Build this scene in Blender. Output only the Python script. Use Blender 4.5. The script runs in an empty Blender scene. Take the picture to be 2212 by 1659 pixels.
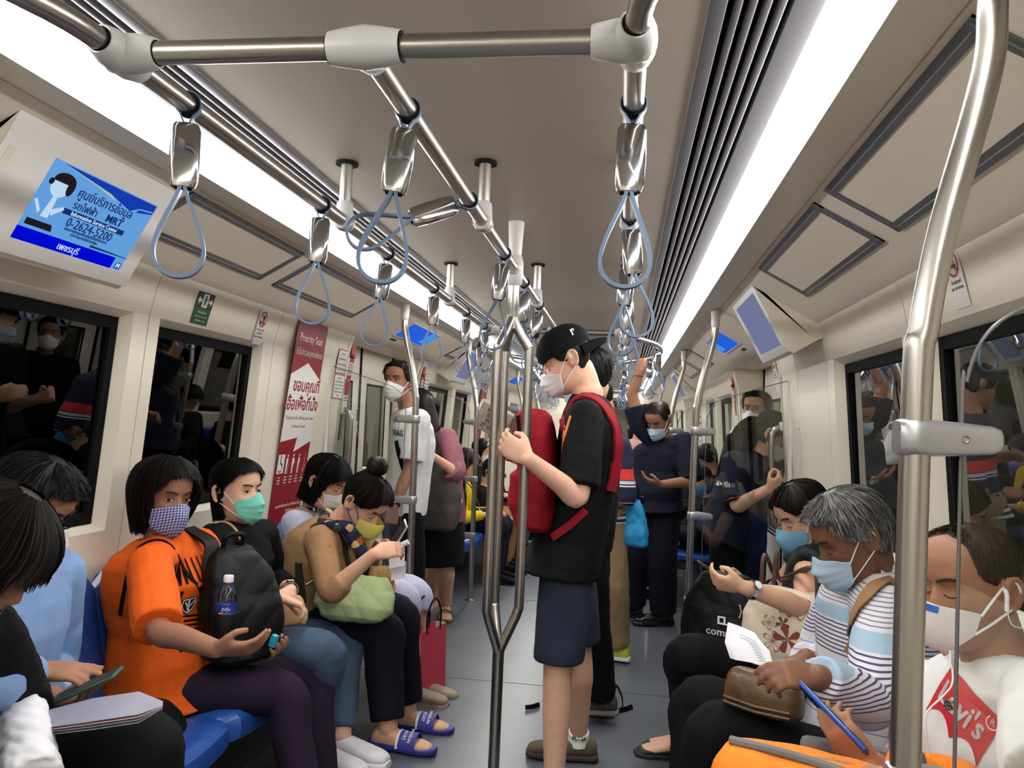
import bpy, math, random
import numpy as np
from mathutils import Vector, Matrix
SC = bpy.context.scene
COL = SC.collection
random.seed(7)
RNG = np.random.default_rng(11)
EXPO = 0.22
LIGHT = 27.0
# ---------------------------------------------------------------- camera
FPX, VX, VY, RHO = 1700.0, 1344.0, 926.0, 2.0
CAM = np.array([0.39, 0.0, 1.38])
_ry = np.array([VX - 1106, -(VY - 829), -FPX]); _ry /= np.linalg.norm(_ry)
_r = math.radians(RHO)
_rz = np.array([math.sin(_r), math.cos(_r), 0.0]); _rz -= _ry * _rz.dot(_ry); _rz /= np.linalg.norm(_rz)
_rx = np.cross(_ry, _rz)
W2C = np.stack([_rx, _ry, _rz], 1)
cam_d = bpy.data.cameras.new('camera'); cam_o = bpy.data.objects.new('camera', cam_d); COL.objects.link(cam_o)
cam_d.sensor_fit = 'HORIZONTAL'; cam_d.sensor_width = 36.0; cam_d.lens = FPX * 36.0 / 2212.0
cam_d.clip_start = 0.02; cam_d.clip_end = 100
m4 = Matrix.Identity(4)
for i in range(3):
    for j in range(3):
        m4[i][j] = float(W2C.T[i][j])
m4.translation = Vector(CAM.tolist())
cam_o.matrix_world = m4
SC.camera = cam_o
# ---------------------------------------------------------------- world, exposure
wd = bpy.data.worlds.new('world'); SC.world = wd; wd.use_nodes = True
wd.node_tree.nodes['Background'].inputs[0].default_value = (0.02, 0.022, 0.026, 1)
wd.node_tree.nodes['Background'].inputs[1].default_value = 0.3
SC.view_settings.view_transform = 'Standard'; SC.view_settings.look = 'None'
SC.view_settings.gamma = 1.0; SC.view_settings.use_curve_mapping = False
SC.view_settings.exposure = EXPO
SC.cycles.max_bounces = 8; SC.cycles.diffuse_bounces = 4; SC.cycles.glossy_bounces = 4
SC.cycles.transparent_max_bounces = 16; SC.cycles.transmission_bounces = 6
SC.cycles.sample_clamp_indirect = 6.0

def at(px, py, x=None, y=None, z=None):
    """the point where the sight line through a photograph pixel meets a plane x=, y= or z="""
    d = W2C.T @ np.array([(px - 1106) / FPX, -(py - 829) / FPX, -1.0])
    if x is not None: t = (x - CAM[0]) / d[0]
    elif y is not None: t = (y - CAM[1]) / d[1]
    else: t = (z - CAM[2]) / d[2]
    return CAM + t * d
def V(*a): return np.array(a, float)
def nrm(v):
    v = np.asarray(v, float); n = np.linalg.norm(v); return v / n if n > 1e-9 else v
def bone(S, px, py, L, near=True):
    """end of a bone of length L from S that is seen at the pixel"""
    S = np.asarray(S, float)
    d = nrm(W2C.T @ np.array([(px - 1106) / FPX, -(py - 829) / FPX, -1.0]))
    w = CAM - S; b = d.dot(w); c = w.dot(w) - L * L; q = b * b - c
    if q <= 0:
        P = CAM - b * d; return S + nrm(P - S) * L
    t = -b - math.sqrt(q) if near else -b + math.sqrt(q)
    return CAM + t * d
# ---------------------------------------------------------------- materials
MATS = {}
def mat(name, col, rough=0.5, metal=0.0, bump=0.0, bscale=60.0, var=0.0, vscale=8.0, spec=0.5, sheen=0.0, coat=0.0, stretch=None, emit=None, estr=1.0):
    if name in MATS: return MATS[name]
    m = bpy.data.materials.new(name); m.use_nodes = True; nt = m.node_tree; n = nt.nodes; l = nt.links
    b = n['Principled BSDF']; c4 = (*col, 1)
    b.inputs['Base Color'].default_value = c4; b.inputs['Roughness'].default_value = rough
    b.inputs['Metallic'].default_value = metal; b.inputs['Specular IOR Level'].default_value = spec
    b.inputs['Sheen Weight'].default_value = sheen; b.inputs['Coat Weight'].default_value = coat
    if emit is not None:
        b.inputs['Emission Color'].default_value = (*emit, 1); b.inputs['Emission Strength'].default_value = estr
    tc = n.new('ShaderNodeTexCoord'); vec = tc.outputs['Object']
    if stretch is not None:
        mp = n.new('ShaderNodeMapping'); mp.inputs['Scale'].default_value = stretch; l.new(vec, mp.inputs['Vector']); vec = mp.outputs['Vector']
    if bump:
        t = n.new('ShaderNodeTexNoise'); t.inputs['Scale'].default_value = bscale; t.inputs['Detail'].default_value = 3; l.new(vec, t.inputs['Vector'])
        bp = n.new('ShaderNodeBump'); bp.inputs['Strength'].default_value = bump; bp.inputs['Distance'].default_value = 0.01
        l.new(t.outputs['Fac'], bp.inputs['Height']); l.new(bp.outputs['Normal'], b.inputs['Normal'])
    if var:
        t = n.new('ShaderNodeTexNoise'); t.inputs['Scale'].default_value = vscale; t.inputs['Detail'].default_value = 4; l.new(vec, t.inputs['Vector'])
        rp = n.new('ShaderNodeMapRange'); rp.inputs[1].default_value = .3; rp.inputs[2].default_value = .7
        rp.inputs[3].default_value = 1 - var; rp.inputs[4].default_value = 1 + var; l.new(t.outputs['Fac'], rp.inputs[0])
        mx = n.new('ShaderNodeVectorMath'); mx.operation = 'SCALE'; mx.inputs[0].default_value = col
        l.new(rp.outputs[0], mx.inputs['Scale']); l.new(mx.outputs[0], b.inputs['Base Color'])
    MATS[name] = m; return m
def srgb(r, g, b):
    f = lambda c: (c / 255 / 12.92) if c / 255 <= 0.04045 else ((c / 255 + 0.055) / 1.055) ** 2.4
    return (f(r), f(g), f(b))
def emis(name, col, s):
    if 'screen' in name: s *= .8
    if name in MATS: return MATS[name]
    m = bpy.data.materials.new(name); m.use_nodes = True; nt = m.node_tree; nt.nodes.clear()
    o = nt.nodes.new('ShaderNodeOutputMaterial'); e = nt.nodes.new('ShaderNodeEmission')
    e.inputs[0].default_value = (*col, 1); e.inputs[1].default_value = s; nt.links.new(e.outputs[0], o.inputs[0]); MATS[name] = m; return m
def glassmat(name, tint=(1, 1, 1), refl=1.0, ior=1.5, rough=0.0):
    """pane: mirror reflection by Fresnel over clear (tinted) view through"""
    if name in MATS: return MATS[name]
    m = bpy.data.materials.new(name); m.use_nodes = True; nt = m.node_tree; n = nt.nodes; l = nt.links; n.clear()
    o = n.new('ShaderNodeOutputMaterial'); mx = n.new('ShaderNodeMixShader'); t = n.new('ShaderNodeBsdfTransparent'); g = n.new('ShaderNodeBsdfGlossy')
    g.inputs['Roughness'].default_value = rough; g.inputs['Color'].default_value = (1, 1, 1, 1); t.inputs['Color'].default_value = (*tint, 1)
    f = n.new('ShaderNodeFresnel'); f.inputs['IOR'].default_value = ior
    mm = n.new('ShaderNodeMath'); mm.operation = 'MULTIPLY'; mm.inputs[1].default_value = refl; mm.use_clamp = True
    l.new(f.outputs[0], mm.inputs[0]); l.new(mm.outputs[0], mx.inputs['Fac']); l.new(t.outputs[0], mx.inputs[1]); l.new(g.outputs[0], mx.inputs[2]); l.new(mx.outputs[0], o.inputs[0])
    MATS[name] = m; return m
# ---------------------------------------------------------------- mesh accumulation
class MB:
    def __init__(s): s.v = []; s.f = []; s.mi = []; s.cur = 0
    def add(s, vs, fs):
        k = len(s.v); s.v += [tuple(map(float, p)) for p in vs]; s.f += [tuple(i + k for i in f) for f in fs]; s.mi += [s.cur] * len(fs); return s
    def box(s, c, d, R=None, taper=None, bev=0.0):
        c = np.asarray(c, float); d = np.asarray(d, float) / 2
        if bev > 0:
            return s.add(*rbox(c, d, bev, R))
        pts = [np.array([x, y, z]) * d for x in (-1, 1) for y in (-1, 1) for z in (-1, 1)]
        if R is not None: pts = [R @ p for p in pts]
        return s.add([c + p for p in pts], [(0, 1, 3, 2), (4, 6, 7, 5), (0, 4, 5, 1), (2, 3, 7, 6), (0, 2, 6, 4), (1, 5, 7, 3)])
    def quad(s, a, b, c, d): return s.add([a, b, c, d], [(0, 1, 2, 3)])
    def tube(s, pts, r, n=12, cap=True, round_ends=False):
        return s.add(*tube(pts, r, n, cap, round_ends))
    def strip(s, pts, nrm_, w, t):
        """flat band of width w (along nrm_) and thickness t swept along pts"""
        return s.add(*band(pts, nrm_, w, t))
    def loft(s, rings, cap=True): return s.add(*loft(rings, cap))
    def lathe(s, c, ax, prof, n=20):
        ax = nrm(ax); u = nrm(np.cross(ax, (0, 0, 1) if abs(ax[2]) < .9 else (1, 0, 0))); w = np.cross(ax, u); c = np.asarray(c, float)
        rings = [[c + ax * h + (u * math.cos(2 * math.pi * i / n) + w * math.sin(2 * math.pi * i / n)) * r for i in range(n)] for r, h in prof]
        return s.loft(rings)
    def prism(s, poly, ext):
        """closed polygon (list of 3-D points) extruded by the vector ext"""
        n = len(poly); a = [np.asarray(p, float) for p in poly]; b = [p + np.asarray(ext, float) for p in a]
        return s.add(a + b, [tuple(range(n))[::-1], tuple(range(n, 2 * n))] + [(i, (i + 1) % n, n + (i + 1) % n, n + i) for i in range(n)])
    def mesh(s, name, mats, smooth=True):
        me = bpy.data.meshes.new(name); me.from_pydata(s.v, [], s.f)
        for m in (mats if isinstance(mats, (list, tuple)) else [mats]): me.materials.append(m)
        if any(s.mi): me.polygons.foreach_set('material_index', s.mi)
        me.validate(); me.update()
        fixn(me)
        if smooth: autosmooth(me)
        return me
    def obj(s, name, mats, parent=None, smooth=True, **kw):
        o = bpy.data.objects.new(name, s.mesh(name, mats, smooth)); COL.objects.link(o)
        if parent is not None: o.parent = parent; unpar(o)
        for k, v in kw.items(): o[k] = v
        return o
import bmesh
def fixn(me):
    bm = bmesh.new(); bm.from_mesh(me); bmesh.ops.recalc_face_normals(bm, faces=bm.faces); bm.to_mesh(me); bm.free()
def autosmooth(me, ang=40):
    me.polygons.foreach_set('use_smooth', [True] * len(me.polygons))
    try: me.set_sharp_from_angle(angle=math.radians(ang))
    except Exception: pass
def wmat(o):
    m = Matrix.LocRotScale(o.location, o.rotation_euler, o.scale)
    return wmat(o.parent) @ o.matrix_parent_inverse @ m if o.parent else m
def unpar(o):
    """children are modelled in world space: undo the parent's placement"""
    o.matrix_parent_inverse = wmat(o.parent).inverted()
def empty(name, loc, **kw):
    o = bpy.data.objects.new(name, None); COL.objects.link(o); o.location = [float(c) for c in loc]; o.empty_display_size = .05
    for k, v in kw.items():
        if v is not None: o[k] = v
    return o
def thing(name, label, cat, loc=(0, 0, 0), group=None):
    return empty(name, loc, label=label, category=cat, group=group)
def tag(o, label, cat, group=None):
    o['label'] = label; o['category'] = cat
    if group: o['group'] = group
    return o
def struct(o): o['kind'] = 'structure'; return o
def dup(root, label=None, loc=None, rot=None):
    """copy of a thing with copies of its parts and their sub-parts (mesh data shared)"""
    r = root.copy(); COL.objects.link(r)
    if loc is not None: r.location = [float(c) for c in loc]
    if rot is not None: r.rotation_euler = rot
    if label: r['label'] = label
    for ch in root.children:
        c = ch.copy(); COL.objects.link(c); c.parent = r
        for g in ch.children:
            d = g.copy(); COL.objects.link(d); d.parent = c
    return r
# ---------------------------------------------------------------- shapes
def frames(pts):
    pts = [np.asarray(p, float) for p in pts]; n = len(pts); T = []
    for i in range(n):
        a = pts[max(i - 1, 0)]; b = pts[min(i + 1, n - 1)]; T.append(nrm(b - a))
    u = nrm(np.cross(T[0], (0, 0, 1) if abs(T[0][2]) < .9 else (0, 1, 0))); U = [u]
    for i in range(1, n):
        u = U[-1] - T[i] * U[-1].dot(T[i]); U.append(nrm(u))
    return pts, T, U
def tube(pts, r, n=12, cap=True, round_ends=False):
    pts, T, U = frames(pts); rr = [r] * len(pts) if np.isscalar(r) else list(r)
    if round_ends:
        a0, a1 = pts[0], pts[-1]; r0, r1 = rr[0], rr[-1]
        pre = [(a0 - T[0] * r0 * math.sin(t), r0 * math.cos(t)) for t in (1.35, .95, .5)]; post = [(a1 + T[-1] * r1 * math.sin(t), r1 * math.cos(t)) for t in (.5, .95, 1.35)]
        pts = [p for p, _ in pre] + pts + [p for p, _ in post]; rr = [q for _, q in pre] + rr + [q for _, q in post]
        T = [T[0]] * 3 + T + [T[-1]] * 3; U = [U[0]] * 3 + U + [U[-1]] * 3
    rings = []
    for p, t, u, q in zip(pts, T, U, rr):
        w = np.cross(t, u); rings.append([p + (u * math.cos(2 * math.pi * i / n) + w * math.sin(2 * math.pi * i / n)) * q for i in range(n)])
    return loft(rings, cap)
def loft(rings, cap=True):
    n = len(rings[0]); v = [p for r in rings for p in r]; f = []
    for k in range(len(rings) - 1):
        for i in range(n):
            j = (i + 1) % n; f.append((k * n + i, k * n + j, (k + 1) * n + j, (k + 1) * n + i))
    if cap:
        f.append(tuple(range(n))[::-1]); f.append(tuple(range((len(rings) - 1) * n, len(rings) * n)))
    return v, f
def ell(c, u, w, a, b, n=20, pw=1.0):
    """ring: superellipse with half axes a along u and b along w"""
    o = []
    for i in range(n):
        t = 2 * math.pi * i / n; cs, sn = math.cos(t), math.sin(t)
        if pw != 1: cs = math.copysign(abs(cs) ** pw, cs); sn = math.copysign(abs(sn) ** pw, sn)
        o.append(np.asarray(c) + np.asarray(u) * a * cs + np.asarray(w) * b * sn)
    return o
def band(pts, nn, w, t):
    pts, T, U = frames(pts); rings = []
    for i, (p, tt) in enumerate(zip(pts, T)):
        n0 = nn[i] if isinstance(nn, list) else nn
        n0 = nrm(np.asarray(n0, float) - tt * np.dot(n0, tt)); s = np.cross(tt, n0)
        rings.append([p + n0 * w / 2 + s * t / 2, p - n0 * w / 2 + s * t / 2, p - n0 * w / 2 - s * t / 2, p + n0 * w / 2 - s * t / 2])
    return loft(rings)
def rbox(c, h, b, R=None):
    """box with chamfered, rounded edges"""
    b = min(b, min(h) * .98); rings = []
    def outline(hx, hy, r, k=3):
        o = []
        for sx, sy, a0 in ((1, 1, 0), (-1, 1, 90), (-1, -1, 180), (1, -1, 270)):
            for i in range(k + 1):
                a = math.radians(a0 + 90 * i / k); o.append((sx * (hx - r) + r * math.cos(a), sy * (hy - r) + r * math.sin(a)))
        return o
    for t in (0, 45, 90): 
        a = math.radians(t); ins = b * (1 - math.sin(a)); z = -h[2] + b * (1 - math.cos(a))
        rings.append((outline(h[0] - ins, h[1] - ins, max(b - ins, 1e-4)), z))
    for t in (90, 45, 0):
        a = math.radians(t); ins = b * (1 - math.sin(a)); z = h[2] - b * (1 - math.cos(a))
        rings.append((outline(h[0] - ins, h[1] - ins, max(b - ins, 1e-4)), z))
    rr = [[np.array([x, y, z]) for x, y in o] for o, z in rings]
    if R is not None: rr = [[R @ p for p in q] for q in rr]
    return loft([[c + p for p in q] for q in rr])
def smoothpath(pts, k=6):
    """Catmull-Rom through pts"""
    P = [np.asarray(p, float) for p in pts]; P = [2 * P[0] - P[1]] + P + [2 * P[-1] - P[-2]]; o = []
    for i in range(1, len(P) - 2):
        for j in range(k):
            t = j / k; a, b, c, d = P[i - 1], P[i], P[i + 1], P[i + 2]
            o.append(.5 * (2 * b + (c - a) * t + (2 * a - 5 * b + 4 * c - d) * t * t + (3 * b - a - 3 * c + d) * t ** 3))
    o.append(P[-2]); return o
def basis(f, up=(0, 0, 1)):
    """columns right, forward, up from a forward vector"""
    f = nrm(f); r = nrm(np.cross(f, up)); u = np.cross(r, f); return np.stack([r, f, u], 1)
def rotz(a): c, s = math.cos(a), math.sin(a); return np.array([[c, -s, 0], [s, c, 0], [0, 0, 1]])
def wrinkle(P, N, amp, sc, seed=0):
    r = np.random.default_rng(seed); d = np.zeros(len(P))
    Q = P + .35 / sc * np.sin(P[:, [1, 2, 0]] * sc * .8 + seed)
    for i in range(5):
        k = r.normal(size=3); k = k / np.linalg.norm(k) * sc * (0.6 + .5 * i); d += np.abs(np.sin(Q @ k + r.uniform(0, 6))) ** .7 * (1.0 / (1 + .5 * i)) - .4
    return P + N * (d * amp)[:, None]
TMP = bpy.data.scenes.new('workbench')
def bake(o):
    """mesh of o with its modifiers applied, evaluated in a scene that holds only o"""
    TMP.collection.objects.link(o); vl = TMP.view_layers[0]; vl.update(); me = bpy.data.meshes.new_from_object(o.evaluated_get(vl.depsgraph)); TMP.collection.objects.unlink(o); return me

def remesh(mb, name, mats, voxel=.007, smooth=3, wr=0.0, wsc=30, seed=0, parent=None, decim=None, **kw):
    """fuse the overlapping closed pieces collected in mb into one skin"""
    me = bpy.data.meshes.new(name); me.from_pydata(mb.v, [], mb.f); me.update(); fixn(me)
    o = bpy.data.objects.new(name, me)
    r = o.modifiers.new('r', 'REMESH'); r.mode = 'VOXEL'; r.voxel_size = voxel; r.use_smooth_shade = True
    if smooth: s = o.modifiers.new('s', 'SMOOTH'); s.factor = .5; s.iterations = smooth
    if decim: q = o.modifiers.new('d', 'DECIMATE'); q.ratio = decim
    nm = bake(o); o.modifiers.clear(); o.data = nm; nm.name = name; bpy.data.meshes.remove(me); nm.name = name; COL.objects.link(o)
    if wr:
        n = len(nm.vertices); P = np.empty(n * 3, np.float32); nm.vertices.foreach_get('co', P); Nn = np.empty(n * 3, np.float32); nm.vertices.foreach_get('normal', Nn)
        P = wrinkle(P.reshape(-1, 3).astype(float), Nn.reshape(-1, 3), wr, wsc, seed); nm.vertices.foreach_set('co', P.astype(np.float32).ravel()); nm.update()
    nm.polygons.foreach_set('use_smooth', [True] * len(nm.polygons))
    nm.materials.clear()
    for m in (mats if isinstance(mats, (list, tuple)) else [mats]): nm.materials.append(m)
    if parent is not None: o.parent = parent; unpar(o)
    for k, v in kw.items(): o[k] = v
    return o
def text(s, size, c, u, w, m, name='lettering', parent=None, depth=.0006, align='CENTER', bold=False, shear=0.0, sx=1.0):
    """flat lettering centred at c, reading along u, upright along w"""
    cu = bpy.data.curves.new(name, 'FONT'); cu.body = s; cu.size = size; cu.align_x = align; cu.align_y = 'CENTER'; cu.extrude = depth; cu.shear = shear; cu.resolution_u = 2
    if bold: cu.offset = size * .022
    t = bpy.data.objects.new(name, cu); me = bake(t); bpy.data.objects.remove(t)
    u = nrm(u); w = nrm(np.asarray(w) - u * np.dot(u, w)); n = np.cross(u, w); M = Matrix(((u[0] * sx, w[0], n[0], c[0]), (u[1] * sx, w[1], n[1], c[1]), (u[2] * sx, w[2], n[2], c[2]), (0, 0, 0, 1)))
    me.transform(M); me.materials.clear(); me.materials.append(m); me.name = name
    o = bpy.data.objects.new(name, me); COL.objects.link(o)
    if parent is not None: o.parent = parent; unpar(o)
    return o

# ================================================================ materials of the carriage
M_WALL = mat('cream_panel', srgb(238, 231, 213), .38, bump=.03, bscale=400, spec=.4)
M_CEIL = mat('ceiling_panel', srgb(176, 166, 152), .45, bump=.02, bscale=300)
M_COVE = mat('cove_panel', srgb(224, 215, 197), .42)
M_GRILL = mat('grille_grey', srgb(112, 110, 114), .45)
M_DARK = mat('black_rubber', (.005, .005, .006), .75, spec=.12)
M_SEAM = mat('seam_shadow', (.03, .028, .024), .8)
M_ALU = mat('anodised_frame', srgb(122, 122, 126), .35, metal=.6)
M_STEEL = mat('brushed_steel', (.42, .395, .36), .31, metal=1.0, bump=.015, bscale=220, stretch=(1, 1, .02))
M_CHROME = mat('chrome', (.46, .455, .48), .10, metal=1.0)
M_FIT = mat('grey_fitting', srgb(182, 180, 180), .36, spec=.5)
M_ALLOY = mat('satin_alloy', srgb(172, 172, 176), .36, metal=.8)
M_WHITEP = mat('white_plastic', srgb(228, 226, 222), .35)
M_BAND = mat('blue_grey_band', srgb(92, 112, 142), .42)
M_SEAT = mat('blue_seat', srgb(34, 80, 160), .30, bump=.12, bscale=260, coat=.25, var=.06, vscale=30)
M_KICK = mat('dark_skirting', srgb(58, 58, 60), .5)
M_LIGHT = emis('lamp_diffuser', (1.0, .985, .955), LIGHT)
M_GLASSW = glassmat('window_glass', (.62, .68, .66), refl=1.7, ior=1.5)
M_GLASSC = glassmat('clear_screen', (.95, .97, .96), refl=1.2, ior=1.45)
M_EDGE = mat('glass_edge', srgb(104, 100, 102), .3, spec=.5)
M_TUN = mat('tunnel_concrete', (.02, .022, .024), .9, var=.4, vscale=2)
M_RED = mat('sign_red', srgb(146, 26, 38), .45, spec=.3)
M_WHITE = mat('sign_white', srgb(236, 234, 232), .4)
M_BLACKP = mat('print_black', (.01, .01, .012), .5)
M_GREEN = mat('sign_green', srgb(22, 92, 62), .4)
M_NAVY = mat('print_navy', srgb(28, 44, 110), .45)
# speckled vinyl floor
mf = bpy.data.materials.new('floor_vinyl'); mf.use_nodes = True; nt = mf.node_tree; n_ = nt.nodes; l_ = nt.links
b_ = n_['Principled BSDF']; b_.inputs['Roughness'].default_value = .33; b_.inputs['Specular IOR Level'].default_value = .5
tc = n_.new('ShaderNodeTexCoord'); vo = n_.new('ShaderNodeTexVoronoi'); vo.inputs['Scale'].default_value = 90; l_.new(tc.outputs['Object'], vo.inputs['Vector'])
cr = n_.new('ShaderNodeValToRGB'); cr.color_ramp.elements[0].position = .06; cr.color_ramp.elements[0].color = (.2, .22, .25, 1); cr.color_ramp.elements[1].position = .16; cr.color_ramp.elements[1].color = (*srgb(92, 96, 104), 1)
l_.new(vo.outputs['Distance'], cr.inputs[0])
nz = n_.new('ShaderNodeTexNoise'); nz.inputs['Scale'].default_value = 3; nz.inputs['Detail'].default_value = 5; l_.new(tc.outputs['Object'], nz.inputs['Vector'])
mr = n_.new('ShaderNodeMapRange'); mr.inputs[1].default_value = .3; mr.inputs[2].default_value = .7; mr.inputs[3].default_value = .82; mr.inputs[4].default_value = 1.1; l_.new(nz.outputs[0], mr.inputs[0])
sc_ = n_.new('ShaderNodeVectorMath'); sc_.operation = 'SCALE'; l_.new(cr.outputs[0], sc_.inputs[0]); l_.new(mr.outputs[0], sc_.inputs['Scale']); l_.new(sc_.outputs[0], b_.inputs['Base Color'])
bp_ = n_.new('ShaderNodeBump'); bp_.inputs['Strength'].default_value = .06; l_.new(vo.outputs['Distance'], bp_.inputs['Height']); l_.new(bp_.outputs[0], b_.inputs['Normal'])

Y0, Y1 = -2.6, 14.6
# ---------------------------------------------------------------- floor
fl = MB(); fl.box((0, (Y0 + Y1) / 2, -.03), (2.9, Y1 - Y0, .06)); floor = struct(fl.obj('floor', mf, smooth=False))
for k, yy in enumerate((4.25, 6.25, 9.4)):
    s_ = MB(); s_.box((0, yy, .0005), (2.2, .006, .001)); s_.obj('floor_seam', M_KICK, floor, smooth=False)
# ---------------------------------------------------------------- ceiling
ce = MB(); ce.box((0, (Y0 + Y1) / 2, 2.16), (2.9, Y1 - Y0, .04)); ceiling = struct(ce.obj('ceiling', M_DARK, smooth=False))
yy = Y0
while yy < Y1 - .05:
    y2 = min(yy + 2.53, Y1); s_ = MB(); s_.box((0, (yy + y2) / 2, 2.095), (1.015, y2 - yy - .002, .02)); s_.obj('ceiling_panel', M_CEIL, ceiling, smooth=False); yy = y2
PROF_SLOPE = [(.885, 2.032), (1.19, 1.858)]
def slope_pt(x): return 2.032 + (x - .885) * (1.858 - 2.032) / (1.19 - .885)
for sgn, side in ((-1, 'left'), (1, 'right')):
    # air grille between the ceiling and the lamp cover
    g = thing('air_grille', 'long dark grey slatted air grille along the %s ceiling light' % side, 'vent', (sgn * .6, 4, 2.09))
    s_ = MB(); s_.box((sgn * .6, (Y0 + Y1) / 2, 2.125), (.19, Y1 - Y0, .012)); s_.obj('backing', M_DARK, g, smooth=False)
    s_ = MB(); s_.box((sgn * .522, (Y0 + Y1) / 2, 2.089), (.03, Y1 - Y0, .014), bev=.002); s_.obj('edge_rail', M_GRILL, g)
    for k in range(4):
        s_ = MB(); s_.box((sgn * (.556 + .0235 * k), (Y0 + Y1) / 2, 2.094), (.0125, Y1 - Y0, .022), bev=.003); s_.obj('slat', M_GRILL, g)
    s_ = MB(); s_.prism([(sgn * .643, Y0, 2.112), (sgn * .643, Y0, 2.084), (sgn * .690, Y0, 2.078), (sgn * .690, Y0, 2.112)], (0, Y1 - Y0, 0)); s_.obj('edge_rail', M_GRILL, g)
    # continuous lamp
    L = thing('ceiling_light', 'continuous glowing white light strip along the %s side of the ceiling' % side, 'light', (sgn * .73, 4, 2.05))
    s_ = MB(); prof = [(.691, 2.084), (.700, 2.066), (.722, 2.046), (.748, 2.030), (.766, 2.024), (.776, 2.060), (.70, 2.10)]
    s_.prism([(sgn * a, Y0, b) for a, b in prof], (0, Y1 - Y0 - .3, 0)); s_.obj('diffuser', M_LIGHT, L)
    s_ = MB(); s_.prism([(sgn * .767, Y0, 2.023), (sgn * .80, Y0, 2.022), (sgn * .878, Y0, 2.036), (sgn * .878, Y0, 2.06), (sgn * .777, Y0, 2.06)], (0, Y1 - Y0, 0)); s_.obj('cover_strip', M_COVE, L)
    # sloped cove
    s_ = MB(); s_.prism([(sgn * .882, Y0, 2.034), (sgn * 1.19, Y0, 1.858), (sgn * 1.4, Y0, 1.858), (sgn * 1.4, Y0, 2.14), (sgn * .882, Y0, 2.14)], (0, Y1 - Y0, 0))
    struct(s_.obj('trim_%d' % (1 if sgn < 0 else 2), M_COVE, smooth=False))
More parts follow.
